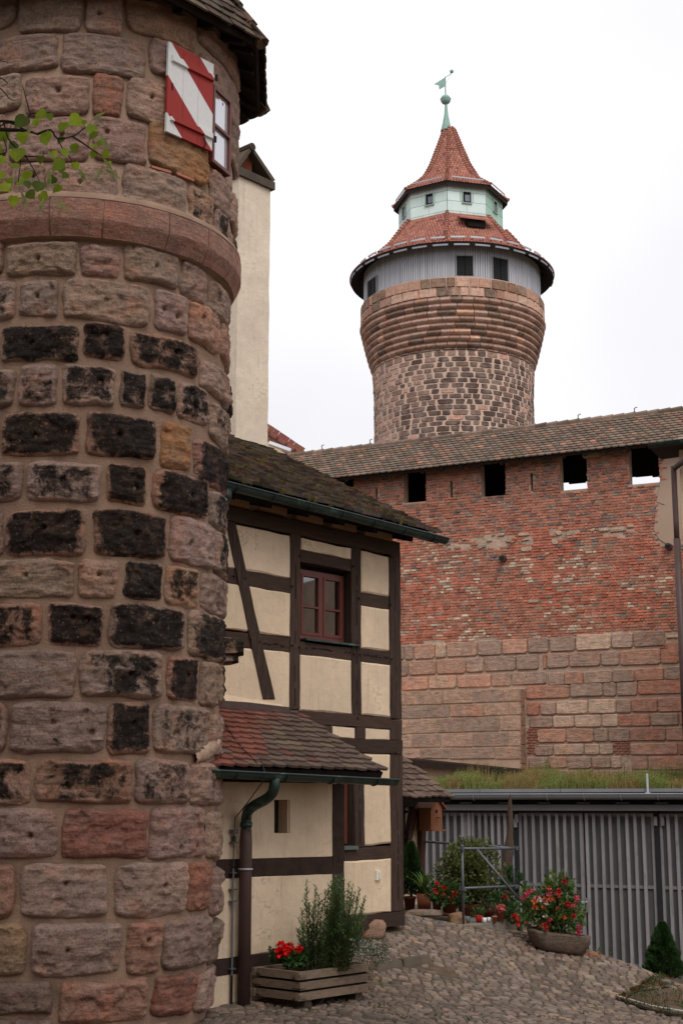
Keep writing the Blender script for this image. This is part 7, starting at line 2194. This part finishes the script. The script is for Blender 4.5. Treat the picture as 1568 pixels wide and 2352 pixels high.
# ------------------------------------------------------------------ wooden planter
pf = Vector((0, 0, 0))
dF = ray(*ZB(785, 1412))
pf = CAMP + dF * (14.12 / dF.y); PLZ = pf.z
PL = thing('wooden_planter', (pf.x, pf.y, PLZ), 'weathered wooden plank planter box standing by the brown downpipe', 'planter')
uu, nn = FAC.u, FAC.n
ld = 1.02 * pf.y / 13.6; sdp = .62 * pf.y / 13.6
topz = zfor(pf, ZB(785, 1192)[1])
Ht = topz - PLZ
lay = Ht / 3
for k in range(3):
    z0 = PLZ + k * lay + .012; z1 = PLZ + (k + 1) * lay - .012
    in_ = .0 if k == 1 else .0
    ext = .018 if k != 1 else -.0
    g = rg.uniform(.85, 1.1)
    def pp3(u, v, z): return pf + uu * u - nn * v + Vector((0, 0, z - pf.z))
    for nm, (u0, u1, v0, v1) in (('plank', (-ext, ld + ext, 0, .05)), ('plank', (-ext, ld + ext, sdp - .05, sdp)), ('plank', (0.0, .05, .052, sdp - .052)), ('plank', (ld - .05, ld, .052, sdp - .052))):
        V = [pp3(u0, v0, z0), pp3(u1, v0, z0), pp3(u1, v1, z0), pp3(u0, v1, z0), pp3(u0, v0, z1), pp3(u1, v0, z1), pp3(u1, v1, z1), pp3(u0, v1, z1)]
        gg = g * rg.uniform(.88, 1.1)
        MB().hexa(V, (gg, gg, gg, 0)).build(nm, 'old_wood', PL)
    for (u, v) in ((-.012, sdp * .0 + .0), (ld - .07, 0.0), (-.012, sdp - .1)):
        V = [pp3(u, v - .012, z0 + .02), pp3(u + .09, v - .012, z0 + .02), pp3(u + .09, v + .1, z0 + .02), pp3(u, v + .1, z0 + .02), pp3(u, v - .012, z1 - .02), pp3(u + .09, v - .012, z1 - .02), pp3(u + .09, v + .1, z1 - .02), pp3(u, v + .1, z1 - .02)]
        MB().hexa(V, (.9, .88, .85, 0)).build('corner_joint', 'old_wood', PL)
V = [pp3(.05, .05, PLZ + .02), pp3(ld - .05, .05, PLZ + .02), pp3(ld - .05, sdp - .05, PLZ + .02), pp3(.05, sdp - .05, PLZ + .02), pp3(.05, .05, topz - .05), pp3(ld - .05, .05, topz - .05), pp3(ld - .05, sdp - .05, topz - .05), pp3(.05, sdp - .05, topz - .05)]
MB().hexa(V).build('soil', 'soil', PL)
for u in (.12, ld - .2):
    V = [pp3(u, .06, PLZ - .16), pp3(u + .1, .06, PLZ - .16), pp3(u + .1, sdp - .06, PLZ - .16), pp3(u, sdp - .06, PLZ - .16), pp3(u, .06, PLZ + .012), pp3(u + .1, .06, PLZ + .012), pp3(u + .1, sdp - .06, PLZ + .012), pp3(u, sdp - .06, PLZ + .012)]
    MB().hexa(V, (.6, .6, .6, 0)).build('bearer', 'old_wood', PL)
YP = pf.y + .45
PB = lambda x, y, Y=None: at_depth(*ZB(x, y), Y or YP)
# tarragon-like tall shrub
TG = thing('tall_herb', tuple(pp3(ld * .55, sdp * .5, topz)), 'tall feathery green tarragon-like herb growing in the middle of the wooden planter', 'plant')
m = MB()
shoots = [(828, 572), (818, 660), (892, 598), (880, 700), (845, 720), (960, 640), (985, 590), (1005, 560), (1020, 540), (1040, 530), (1055, 560), (1070, 520), (1075, 600), (1095, 640), (1125, 580), (1135, 650), (1165, 640), (1200, 620), (1190, 700), (1235, 680), (1225, 760), (1140, 720), (1100, 700), (940, 700), (930, 780), (1000, 660), (1030, 640), (1060, 680), (980, 740), (1010, 760), (1050, 780), (1090, 800), (1150, 820), (860, 850), (900, 840), (800, 880), (790, 960), (1180, 880), (960, 850), (1120, 870), (1205, 800), (1085, 560), (1045, 600), (1015, 610), (795, 760), (770, 900), (870, 760), (1215, 730), (1245, 800), (1170, 760), (915, 660), (1150, 600), (810, 1000), (1230, 900), (1190, 960), (850, 960), (930, 930)]
for i, (x, y) in enumerate(shoots):
    top_ = PB(x, y, YP + rg.uniform(-.18, .18))
    bx_ = 830 + (x - 790) * .62
    bot_ = Vector(pp3(0, 0, topz)); q = PB(bx_, 1140, YP); bot_ = Vector((q.x, top_.y * .5 + YP * .5, topz - .05))
    L = (top_ - bot_).length; d = (top_ - bot_).normalized()
    m.tube([bot_, (bot_ + top_) / 2 + Vector((rg.gauss(0, .015), 0, 0)), top_], [.005, .004, .002], 4, (.07, .08, .03), cap=False)
    for q_ in range(6):
        tt_ = rg.uniform(.25, .9); b2_ = bot_ + (top_ - bot_) * tt_; a2 = rg.uniform(0, 6.28); l2 = rg.uniform(.08, .2) * (1.2 - tt_)
        e2_ = b2_ + Vector((math.cos(a2) * l2 * .6, math.sin(a2) * l2 * .6, l2))
        m.tube([b2_, e2_], [.003, .001], 3, (.07, .09, .03), cap=False)
        for k in range(int(l2 / .007)):
            f2 = k * .007 / l2; a = k * 2.39; g = rg.uniform(.6, 1.4)
            m.leaf(b2_ + (e2_ - b2_) * f2, (math.cos(a), math.sin(a), .7), (0, 0, 1), rg.uniform(.03, .06), .009, (.12 * g, .20 * g, .08 * g))
    nl = int(L / .0075)
    for k in range(nl):
        t = (k + rg.random()) / nl
        if t < .12 and rg.random() < .6: continue
        p = bot_ + (top_ - bot_) * t
        a = k * 2.39 + i; le = rg.uniform(.05, .10) * (1.1 - .5 * t)
        g = rg.uniform(.55, 1.35) * (.75 + .35 * t)
        upk = .9 if t > .8 else rg.uniform(-.1, .9)
        m.leaf(p, (math.cos(a), math.sin(a), upk), (0, 0, 1), le, .0135, (.155 * g, .23 * g, .115 * g))
m.build('foliage', 'leaf', TG)
GR = thing('geranium', tuple(pp3(.18, sdp * .4, topz)), 'scarlet geranium at the left end of the wooden planter', 'flower')
m = MB(); bushy(m, PB(735, 1105, YP - .1), .125, .07, 260, .045, .045, [(.04, .10, .022), (.06, .14, .03)]); bushy(m, PB(625, 1090, YP - .05), .07, .06, 90, .04, .04, [(.04, .09, .022)])
bushy(m, PB(600, 1040, YP - .02), .05, .02, 30, .04, .02, [(.06, .08, .03)])
m.build('foliage', 'leaf', GR)
for x, y, r in ((655, 1020, .05), (640, 1065, .05), (668, 1045, .055), (650, 1085, .045), (710, 1025, .05), (720, 1045, .045), (690, 1060, .04), (780, 1035, .035), (775, 1050, .03)):
    m = MB(); bloom(m, PB(x, y, YP - .15 + rg.uniform(-.05, .05)), r, (.70, .012, .008), 34); m.build('flower_head', 'petal', GR)
AL = thing('white_flowering_cushion', tuple(pp3(ld * .9, sdp * .4, topz)), 'grey-green cushion of tiny white flowers spilling over the right end of the planter', 'flowers')
m = MB(); bushy(m, PB(1250, 1050, YP - .05), .20, .14, 900, .03, .008, [(.10, .13, .08), (.07, .10, .055)], shell=.9); bushy(m, PB(1150, 1010, YP), .17, .10, 500, .035, .008, [(.08, .11, .06)], shell=.9)
bushy(m, PB(1330, 1070, YP - .05), .14, .10, 450, .03, .008, [(.10, .13, .08), (.07, .10, .055)], shell=.9)
m.build('foliage', 'leaf', AL)
m = MB()
for i in range(230):
    x, y = rg.gauss(1275, 75), rg.gauss(1045, 45)
    if y > 1150: continue
    p = PB(x, y, YP - .2 + rg.uniform(-.06, .1))
    bloom(m, p, .009, (.62, .62, .58), 3)
m.build('blossoms', 'petal', AL)

# kerb stone behind the planter
k0 = on_ground(*ZB(1100, 1240)); k1 = on_ground(*Z5(242, 1010))
KB = thing('kerb_stone', tuple(k0), 'long low stone kerb running from behind the planter across the cobbles', 'kerb')
d = (k1 - k0); d.z = 0; L = d.length; d.normalize(); s_ = Vector((-d.y, d.x, 0))
n = 3
for i in range(n):
    a = k0 + d * (L * i / n + .005); b2 = k0 + d * (L * (i + 1) / n - .005)
    def fn(u, v, w): 
        p = a + d * u + s_ * v; return Vector((p.x, p.y, ground_z(a.x, a.y) + w + (ground_z(b2.x, b2.y) - ground_z(a.x, a.y)) * u / max((b2 - a).length, .01)))
    V, F, UV = pillow(fn, 0, (b2 - a).length, .0, .17, -.1, .09, .02, .008, .12, rg)
    MB().add(V, F, (.55, .50, .45)).build('kerb_block', 'concrete', KB)

# gutter line of flat slabs in the foreground, weeds between the stones
WTL = ['close to the right end of the wooden planter', 'in front of the planter corner, towards the yard', 'under the front board of the wooden planter', 'beside the planter under the white flowers', 'at the lower left end of the foreground gutter line', 'lowest one beside the hose of the soil bed', 'nearest the dark setts at the bottom of the yard', 'at the left tip of the soil bed', 'beside the gutter line in the foreground', 'against the hose halfway along the soil bed', 'below the downpipe among the dark setts', 'alone in the middle of the lowest cobbles']
for (x, y, n_) in ((ZB(1330, 1395) + (6,)), (ZB(1370, 1500) + (7,)), (ZB(1100, 1430) + (4,)), (ZB(1110, 1225) + (2,)), (Z5(300, 1275) + (5,)), (Z5(1450, 1265) + (10,)), (Z5(60, 1285) + (4,)), (Z5(1230, 1210) + (6,)), (Z5(290, 1300) + (6,)), (Z5(1330, 1240) + (6,)), (ZB(860, 1480) + (4,)), (Z5(900, 1270) + (3,))):
    p = on_ground(x, y); m = MB(); 
    for i in range(int(n_)): weed(m, p + Vector((rg.gauss(0, .02), rg.gauss(0, .02), -.01)), rg.uniform(.03, .07), 2, (.075, .11, .03), .5, .045)
    tag(m.build('weed_tuft', 'leaf', None, loc=tuple(p)), 'small green weed tuft between cobbles, ' + WTL.pop(0), 'weed', 'weed tufts between the cobbles')
# soil bed at the right edge
sb = BEDP
m = MB()
ctr = sum(sb, Vector()) / len(sb)
V = [(p.x, p.y, p.z + .015) for p in sb] + [(ctr.x, ctr.y, ctr.z + .06)]
m.add(V, [(i, (i + 1) % len(sb), len(sb)) for i in range(len(sb))])
SB = tag(m.build('soil_bed', 'soil', None, loc=(0, 0, 0)), kind='structure')
m = MB()
for i in range(3800):
    a_, b2 = rg.choice(list(zip(sb, sb[1:] + sb[:1]))); t = rg.random(); p = a_ + (b2 - a_) * t; q = p + (ctr - p) * abs(rg.gauss(0, .35))
    q.z = ground_z(q.x, q.y) + .02
    if nz(q.x * 4, q.y * 4, 3) < -.15: continue
    g = rg.uniform(.5, 1.3); c3_ = (.07 * g, .09 * g, .02 * g) if nz(q.x * 6, q.y * 6, 9) > -.1 else (.14 * g, .07 * g, .02 * g)
    m.leaf(q, (rg.gauss(0, 1), rg.gauss(0, 1), 1.2), (0, 0, 1), rg.uniform(.02, .05), .012, c3_)
m.build('moss_and_grass', 'leaf', SB, kind='stuff')
hz_ = [on_ground(*Z5(x, y)) + Vector((0, 0, .035)) for x, y in ((1215, 1192), (1300, 1215), (1400, 1245), (1500, 1262), (1640, 1285))]
HO = MB().tube(smooth(hz_, 3), .012, 6, (.4, .38, .36)).build('garden_hose', 'plastic', None, loc=tuple(hz_[0])); tag(HO, 'thin grey garden hose lying along the edge of the soil bed', 'hose')

# ------------------------------------------------------------------ cream house at the right edge
CF = Frame((0, 0), WANG)
q = at_depth(1541, 1300, 27.5); CF.o = Vector((q.x, q.y, 0))
CH_ = thing('cream_house', (q.x, q.y, 0), 'cream plastered house at the right edge with brown downpipe and overhanging eave', 'house')
zc_ = CF.uz(1541, 1040)[1]
zlow = CF.uz(1541, 1790)[1]
m = MB(); q8 = bx(0.25, 9, -5.0, 0, zlow - .02, zc_ + .3, (1, 1, 1, 0), CF); m.add(q8.v, q8.f); m.build('wall', 'cream_house', CH_)
# bay that leans out under the eave
pa_ = [CF.uz(*Z3(1497, 335)), CF.uz(*Z3(1500, 375)), CF.uz(*Z3(1520, 350)), CF.uz(*Z3(1568, 255))]
e0 = CF.uz(1488, 1021, .55); e1 = CF.uz(1600, 1006, .55)
g2_ = gutter(CF.P(e0[0], .55, e0[1]), CF.P(e0[0] + 9, .55, e0[1] + (e1[1] - e0[1]) / (e1[0] - e0[0]) * 9), .07, 'gutter', CH_, 8)
m = MB(); a0_, z0_ = e0
m.hexa([CF.P(a0_, -.6, z0_ - .05), CF.P(a0_ + 9, -.6, z0_ + .3), CF.P(a0_ + 9, .5, z0_ + .2), CF.P(a0_, .5, z0_ - .06), CF.P(a0_ + .3, -.9, z0_ + .3), CF.P(a0_ + 9, -.9, z0_ + .5), CF.P(a0_ + 9, .5, z0_ + .26), CF.P(a0_, .5, z0_ - .0)])
m.build('eave', 'shade_dark_timber', CH_)
pts = [CF.P(CF.uz(1575, 1040, .45)[0], .5, CF.uz(1575, 1058, .45)[1]), CF.P(CF.uz(1560, 1066, .3)[0], .3, CF.uz(1560, 1066, .3)[1]), CF.P(CF.uz(1548, 1076, .12)[0], .12, CF.uz(1548, 1076, .12)[1])]
e_ = CF.uz(1546, 1085, .1); f_ = CF.uz(1553, 1240, .1); g_ = CF.uz(1562, 1480, .1)
pts += [CF.P(e_[0], .1, e_[1]), CF.P(e_[0], .1, f_[1])]
MB().tube(smooth(pts, 3), .055, 12).build('downpipe', 'brown_pipe', CH_, True)
MB().tube([CF.P(e_[0], .1, f_[1] + .02), CF.P(e_[0], .1, zlow)], .07, 12).build('lower_pipe', 'brown_pipe', CH_, True)

# ------------------------------------------------------------------ lime tree whose branch hangs in at the upper left
rt = random.Random(4)
YB = 6.4
LT = thing('lime_tree', (-5.2, 6.2, 0), 'lime tree branch with heart-shaped green leaves hanging before the turret', 'tree')
tr = [Vector((-5.2, 6.2, -.3)), Vector((-5.15, 6.25, 1.5)), Vector((-5.2, 6.3, 3.2)), Vector((-5.0, 6.35, 5.5)), Vector((-4.8, 6.4, 8))]
MB().tube(smooth(tr, 3), [.26, .24, .23, .22, .21, .2, .19, .18, .16, .14, .12, .1, .06], 12).build('trunk', 'bark', LT, True)
Z1 = lambda x, y: (x * .4029, y * .4029)
B1 = lambda x, y, Y=YB: at_depth(*Z1(x, y), Y)
def br_(pts, r0, r1, name='branch'):
    P_ = smooth([p if isinstance(p, Vector) else B1(*p) for p in pts], 3); n = len(P_)
    MB().tube(P_, [r0 + (r1 - r0) * i / (n - 1) for i in range(n)], 6).build(name, 'bark', LT, True)
st_ = Vector((-5.1, 6.3, 4.2))
br_([st_, Vector((-3.2, 6.4, 4.45)), (-200, 720), (0, 738), (150, 745), (220, 768)], .022, .0035)
br_([(150, 745), (60, 700), (0, 720)], .005, .003, 'twig')
br_([(-200, 720), (10, 690), (140, 700), (175, 650), (215, 645), (290, 640)], .008, .002, 'twig')
br_([(175, 655), (150, 560), (130, 485)], .004, .002, 'twig')
br_([(215, 765), (290, 740), (330, 790), (420, 775), (470, 740), (500, 720)], .006, .002, 'twig')
br_([(415, 778), (480, 820), (540, 862), (600, 900)], .005, .002, 'twig')
br_([(330, 790), (360, 850), (400, 900), (440, 960)], .004, .0015, 'twig')
br_([(20, 690), (50, 790), (100, 850), (120, 900), (105, 1040)], .005, .002, 'twig')
br_([(145, 885), (190, 960), (230, 1040)], .004, .0015, 'twig')
br_([(120, 890), (240, 890), (250, 860)], .004, .0015, 'twig')
br_([(-100, 420), (0, 440), (48, 475)], .004, .002, 'twig'); br_([(-100, 450), (0, 500), (55, 560), (92, 575)], .004, .0015, 'twig'); br_([(-50, 330), (0, 345), (48, 355)], .003, .0015, 'twig')
br_([(-60, 900), (0, 880), (40, 860), (20, 780)], .004, .002, 'twig')
def lime_leaf(x, y, r, ang=None):
    p = B1(x, y, YB + rt.uniform(-.12, .12)); s_ = r / 35 * .035 * 1.18
    a = ang if ang is not None else rt.uniform(-2.4, -.7)
    ca, sa = math.cos(a), math.sin(a)
    tx = Vector((ca, rt.uniform(-.3, .3), sa)).normalized(); nrm = Vector((rt.uniform(-.6, .6), -1, rt.uniform(-.5, .6))).normalized()
    sy_ = tx.cross(nrm).normalized()
    out = [(0, .0), (-.12, .35), (.1, .72), (.5, .85), (.95, .62), (1.3, .28), (1.65, 0), (1.3, -.28), (.95, -.62), (.5, -.85), (.1, -.72), (-.12, -.35)]
    n_ = tx.cross(sy_)
    V = [p + (tx * (u - .7) + sy_ * v + n_ * (.12 * abs(v))) * s_ for u, v in out] + [p + tx * (q - .7) * s_ for q in (.35, .95)]
    F = [(0, 1, 12), (1, 2, 12), (2, 3, 12), (3, 4, 13, 12), (4, 5, 13), (5, 6, 13), (6, 7, 13), (7, 8, 13), (8, 9, 12, 13), (9, 10, 12), (10, 11, 12), (11, 0, 12)]
    g = rt.uniform(.75, 1.25); t = rt.choice([(.20, .28, .012), (.26, .34, .02), (.09, .13, .010), (.34, .40, .05), (.16, .22, .012)])
    MB().add(V, F, tuple(q * g for q in t)).build('leaf', 'leaf', LT, True)
for x, y, r in ((120, 692, 42), (20, 775, 40), (238, 652, 32), (285, 665, 22), (358, 722, 30), (428, 685, 38), (260, 788, 38), (128, 785, 30), (345, 797, 24), (205, 700, 22), (425, 845, 26), (375, 870, 24), (520, 735, 30), (530, 770, 26), (532, 880, 24), (605, 878, 24), (575, 815, 20), (430, 945, 22), (100, 880, 42), (75, 830, 26), (330, 940, 40), (372, 1000, 20), (232, 910, 22), (15, 910, 22), (90, 945, 24), (155, 1000, 28), (115, 1035, 30), (35, 1065, 34), (220, 1062, 34), (295, 1025, 26), (325, 1075, 28), (178, 1110, 28), (80, 1145, 28), (250, 1120, 28), (5, 1000, 24), (-30, 850, 36), (-40, 760, 34), (160, 1050, 22), (350, 965, 24), (620, 940, 20), (540, 830, 16), (60, 1030, 20), (480, 700, 16), (-30, 1000, 30), (310, 880, 20), (0, 870, 20)):
    lime_leaf(x, y, r)
# pale bracts with flower buds
m = MB()
for x, y, a in ((190, 720, -2.2), (265, 845, -.9), (280, 960, -1.5), (565, 770, -.9), (440, 950, -1.0), (595, 940, -2.0), (300, 1140, -.5), (515, 690, .6), (255, 1120, -1.8), (120, 1085, -1.2), (590, 900, -1.0), (600, 965, -.6)):
    p = B1(x, y, YB - .05); d = Vector((math.cos(a), rt.uniform(-.3, .3), math.sin(a)))
    m.leaf(p, d, (0, -1, .2), .10, .024, (.26, .28, .11))
    for k in range(5):
        q_ = p + d * .05 + Vector((rt.gauss(0, .012), rt.gauss(0, .01), -.045 + rt.gauss(0, .012)))
        m.tube([p + d * .05, q_], .0009, 3, (.2, .24, .08), cap=False)
        bloom(m, q_, .005, (.25, .28, .09), 4, rt)
m.build('flower_bracts', 'leaf', LT)
# ------------------------------------------------------------------ unseen house added behind the camera to block low sky light
def build_sky_blocker(x0, x1, y0, y1, h, label, name='sky_block_house', col=(1, 1, 1, 0)):
    T = thing(name, ((x0 + x1) / 2, (y0 + y1) / 2, 0), label, 'house')
    def b8(a, b, c, d, e, f_): return [(a, c, e), (b, c, e), (b, d, e), (a, d, e), (a, c, f_), (b, c, f_), (b, d, f_), (a, d, f_)]
    MB().hexa(b8(x0, x1, y0, y1, -1, h), col).build('wall', 'cream_house', T)
    ym = (y0 + y1) / 2
    MB().add([(x0 - .4, y0 - .5, h - .2), (x1 + .4, y0 - .5, h - .2), (x1 + .4, ym, h + 4.5), (x0 - .4, ym, h + 4.5), (x0 - .4, y1 + .5, h - .2), (x1 + .4, y1 + .5, h - .2)], [(0, 1, 2, 3), (3, 2, 5, 4), (0, 3, 4), (1, 5, 2)], (.7, .6, .6, 0)).build('roof', 'red_tile', T)
    n = int((x1 - x0) / 2.6)
    for i in range(n):
        for z in (1.2, 4.2):
            if z + 1.4 > h: continue
            x = x0 + (i + .5) * (x1 - x0) / n
            W = MB().hexa(b8(x - .55, x + .55, y1 + .0, y1 + .06, z, z + 1.4)).build('window', 'red_frame', T)
            MB().hexa(b8(x - .45, x + .45, y1 + .061, y1 + .08, z + .1, z + 1.3)).build('pane', 'black', W)
build_sky_blocker(-16, 14, -16, -7, 6.5, 'unseen cream house with tiled roof, added behind the camera to block sky light')

# crown of the lime tree, out of view, added to shade the foreground
rc_ = random.Random(12)
m = MB()
clumps = []
while len(clumps) < 150:
    v = Vector((rc_.gauss(0, 1), rc_.gauss(0, 1), rc_.gauss(0, 1))).normalized() * rc_.uniform(.45, 1.0)
    c = Vector((-3.2 + v.x * 8.0, 2.4 + v.y * 5.6, 11.5 + v.z * 4.2))
    if c.z < EYE + .66 * max(c.y, 0) + 2.2: continue
    clumps.append(c)
for c in clumps:
    r = rc_.uniform(.8, 1.5)
    for i in range(85):
        p = c + Vector((rc_.gauss(0, r * .5), rc_.gauss(0, r * .5), rc_.gauss(0, r * .35)))
        if p.z < EYE + .66 * max(p.y, 0) + .8: continue
        g = rc_.uniform(.6, 1.3)
        m.leaf(p, (rc_.gauss(0, 1), rc_.gauss(0, 1), rc_.gauss(0, .5) - .2), (rc_.gauss(0, .5), rc_.gauss(0, .5), 1), rc_.uniform(.14, .24), rc_.uniform(.12, .2), (.07 * g, .12 * g, .012 * g))
m.build('crown', 'leaf', LT, kind='stuff')
m = MB()
for c in clumps[::3]:
    a = Vector((-4.95, 6.3, 6.5)) if rc_.random() < .5 else Vector((-4.8, 6.4, 8))
    m.tube([a, (a + c) / 2 + Vector((0, 0, .5)), c], [.07, .045, .015], 5, cap=False)
m.build('limbs', 'bark', LT, True)
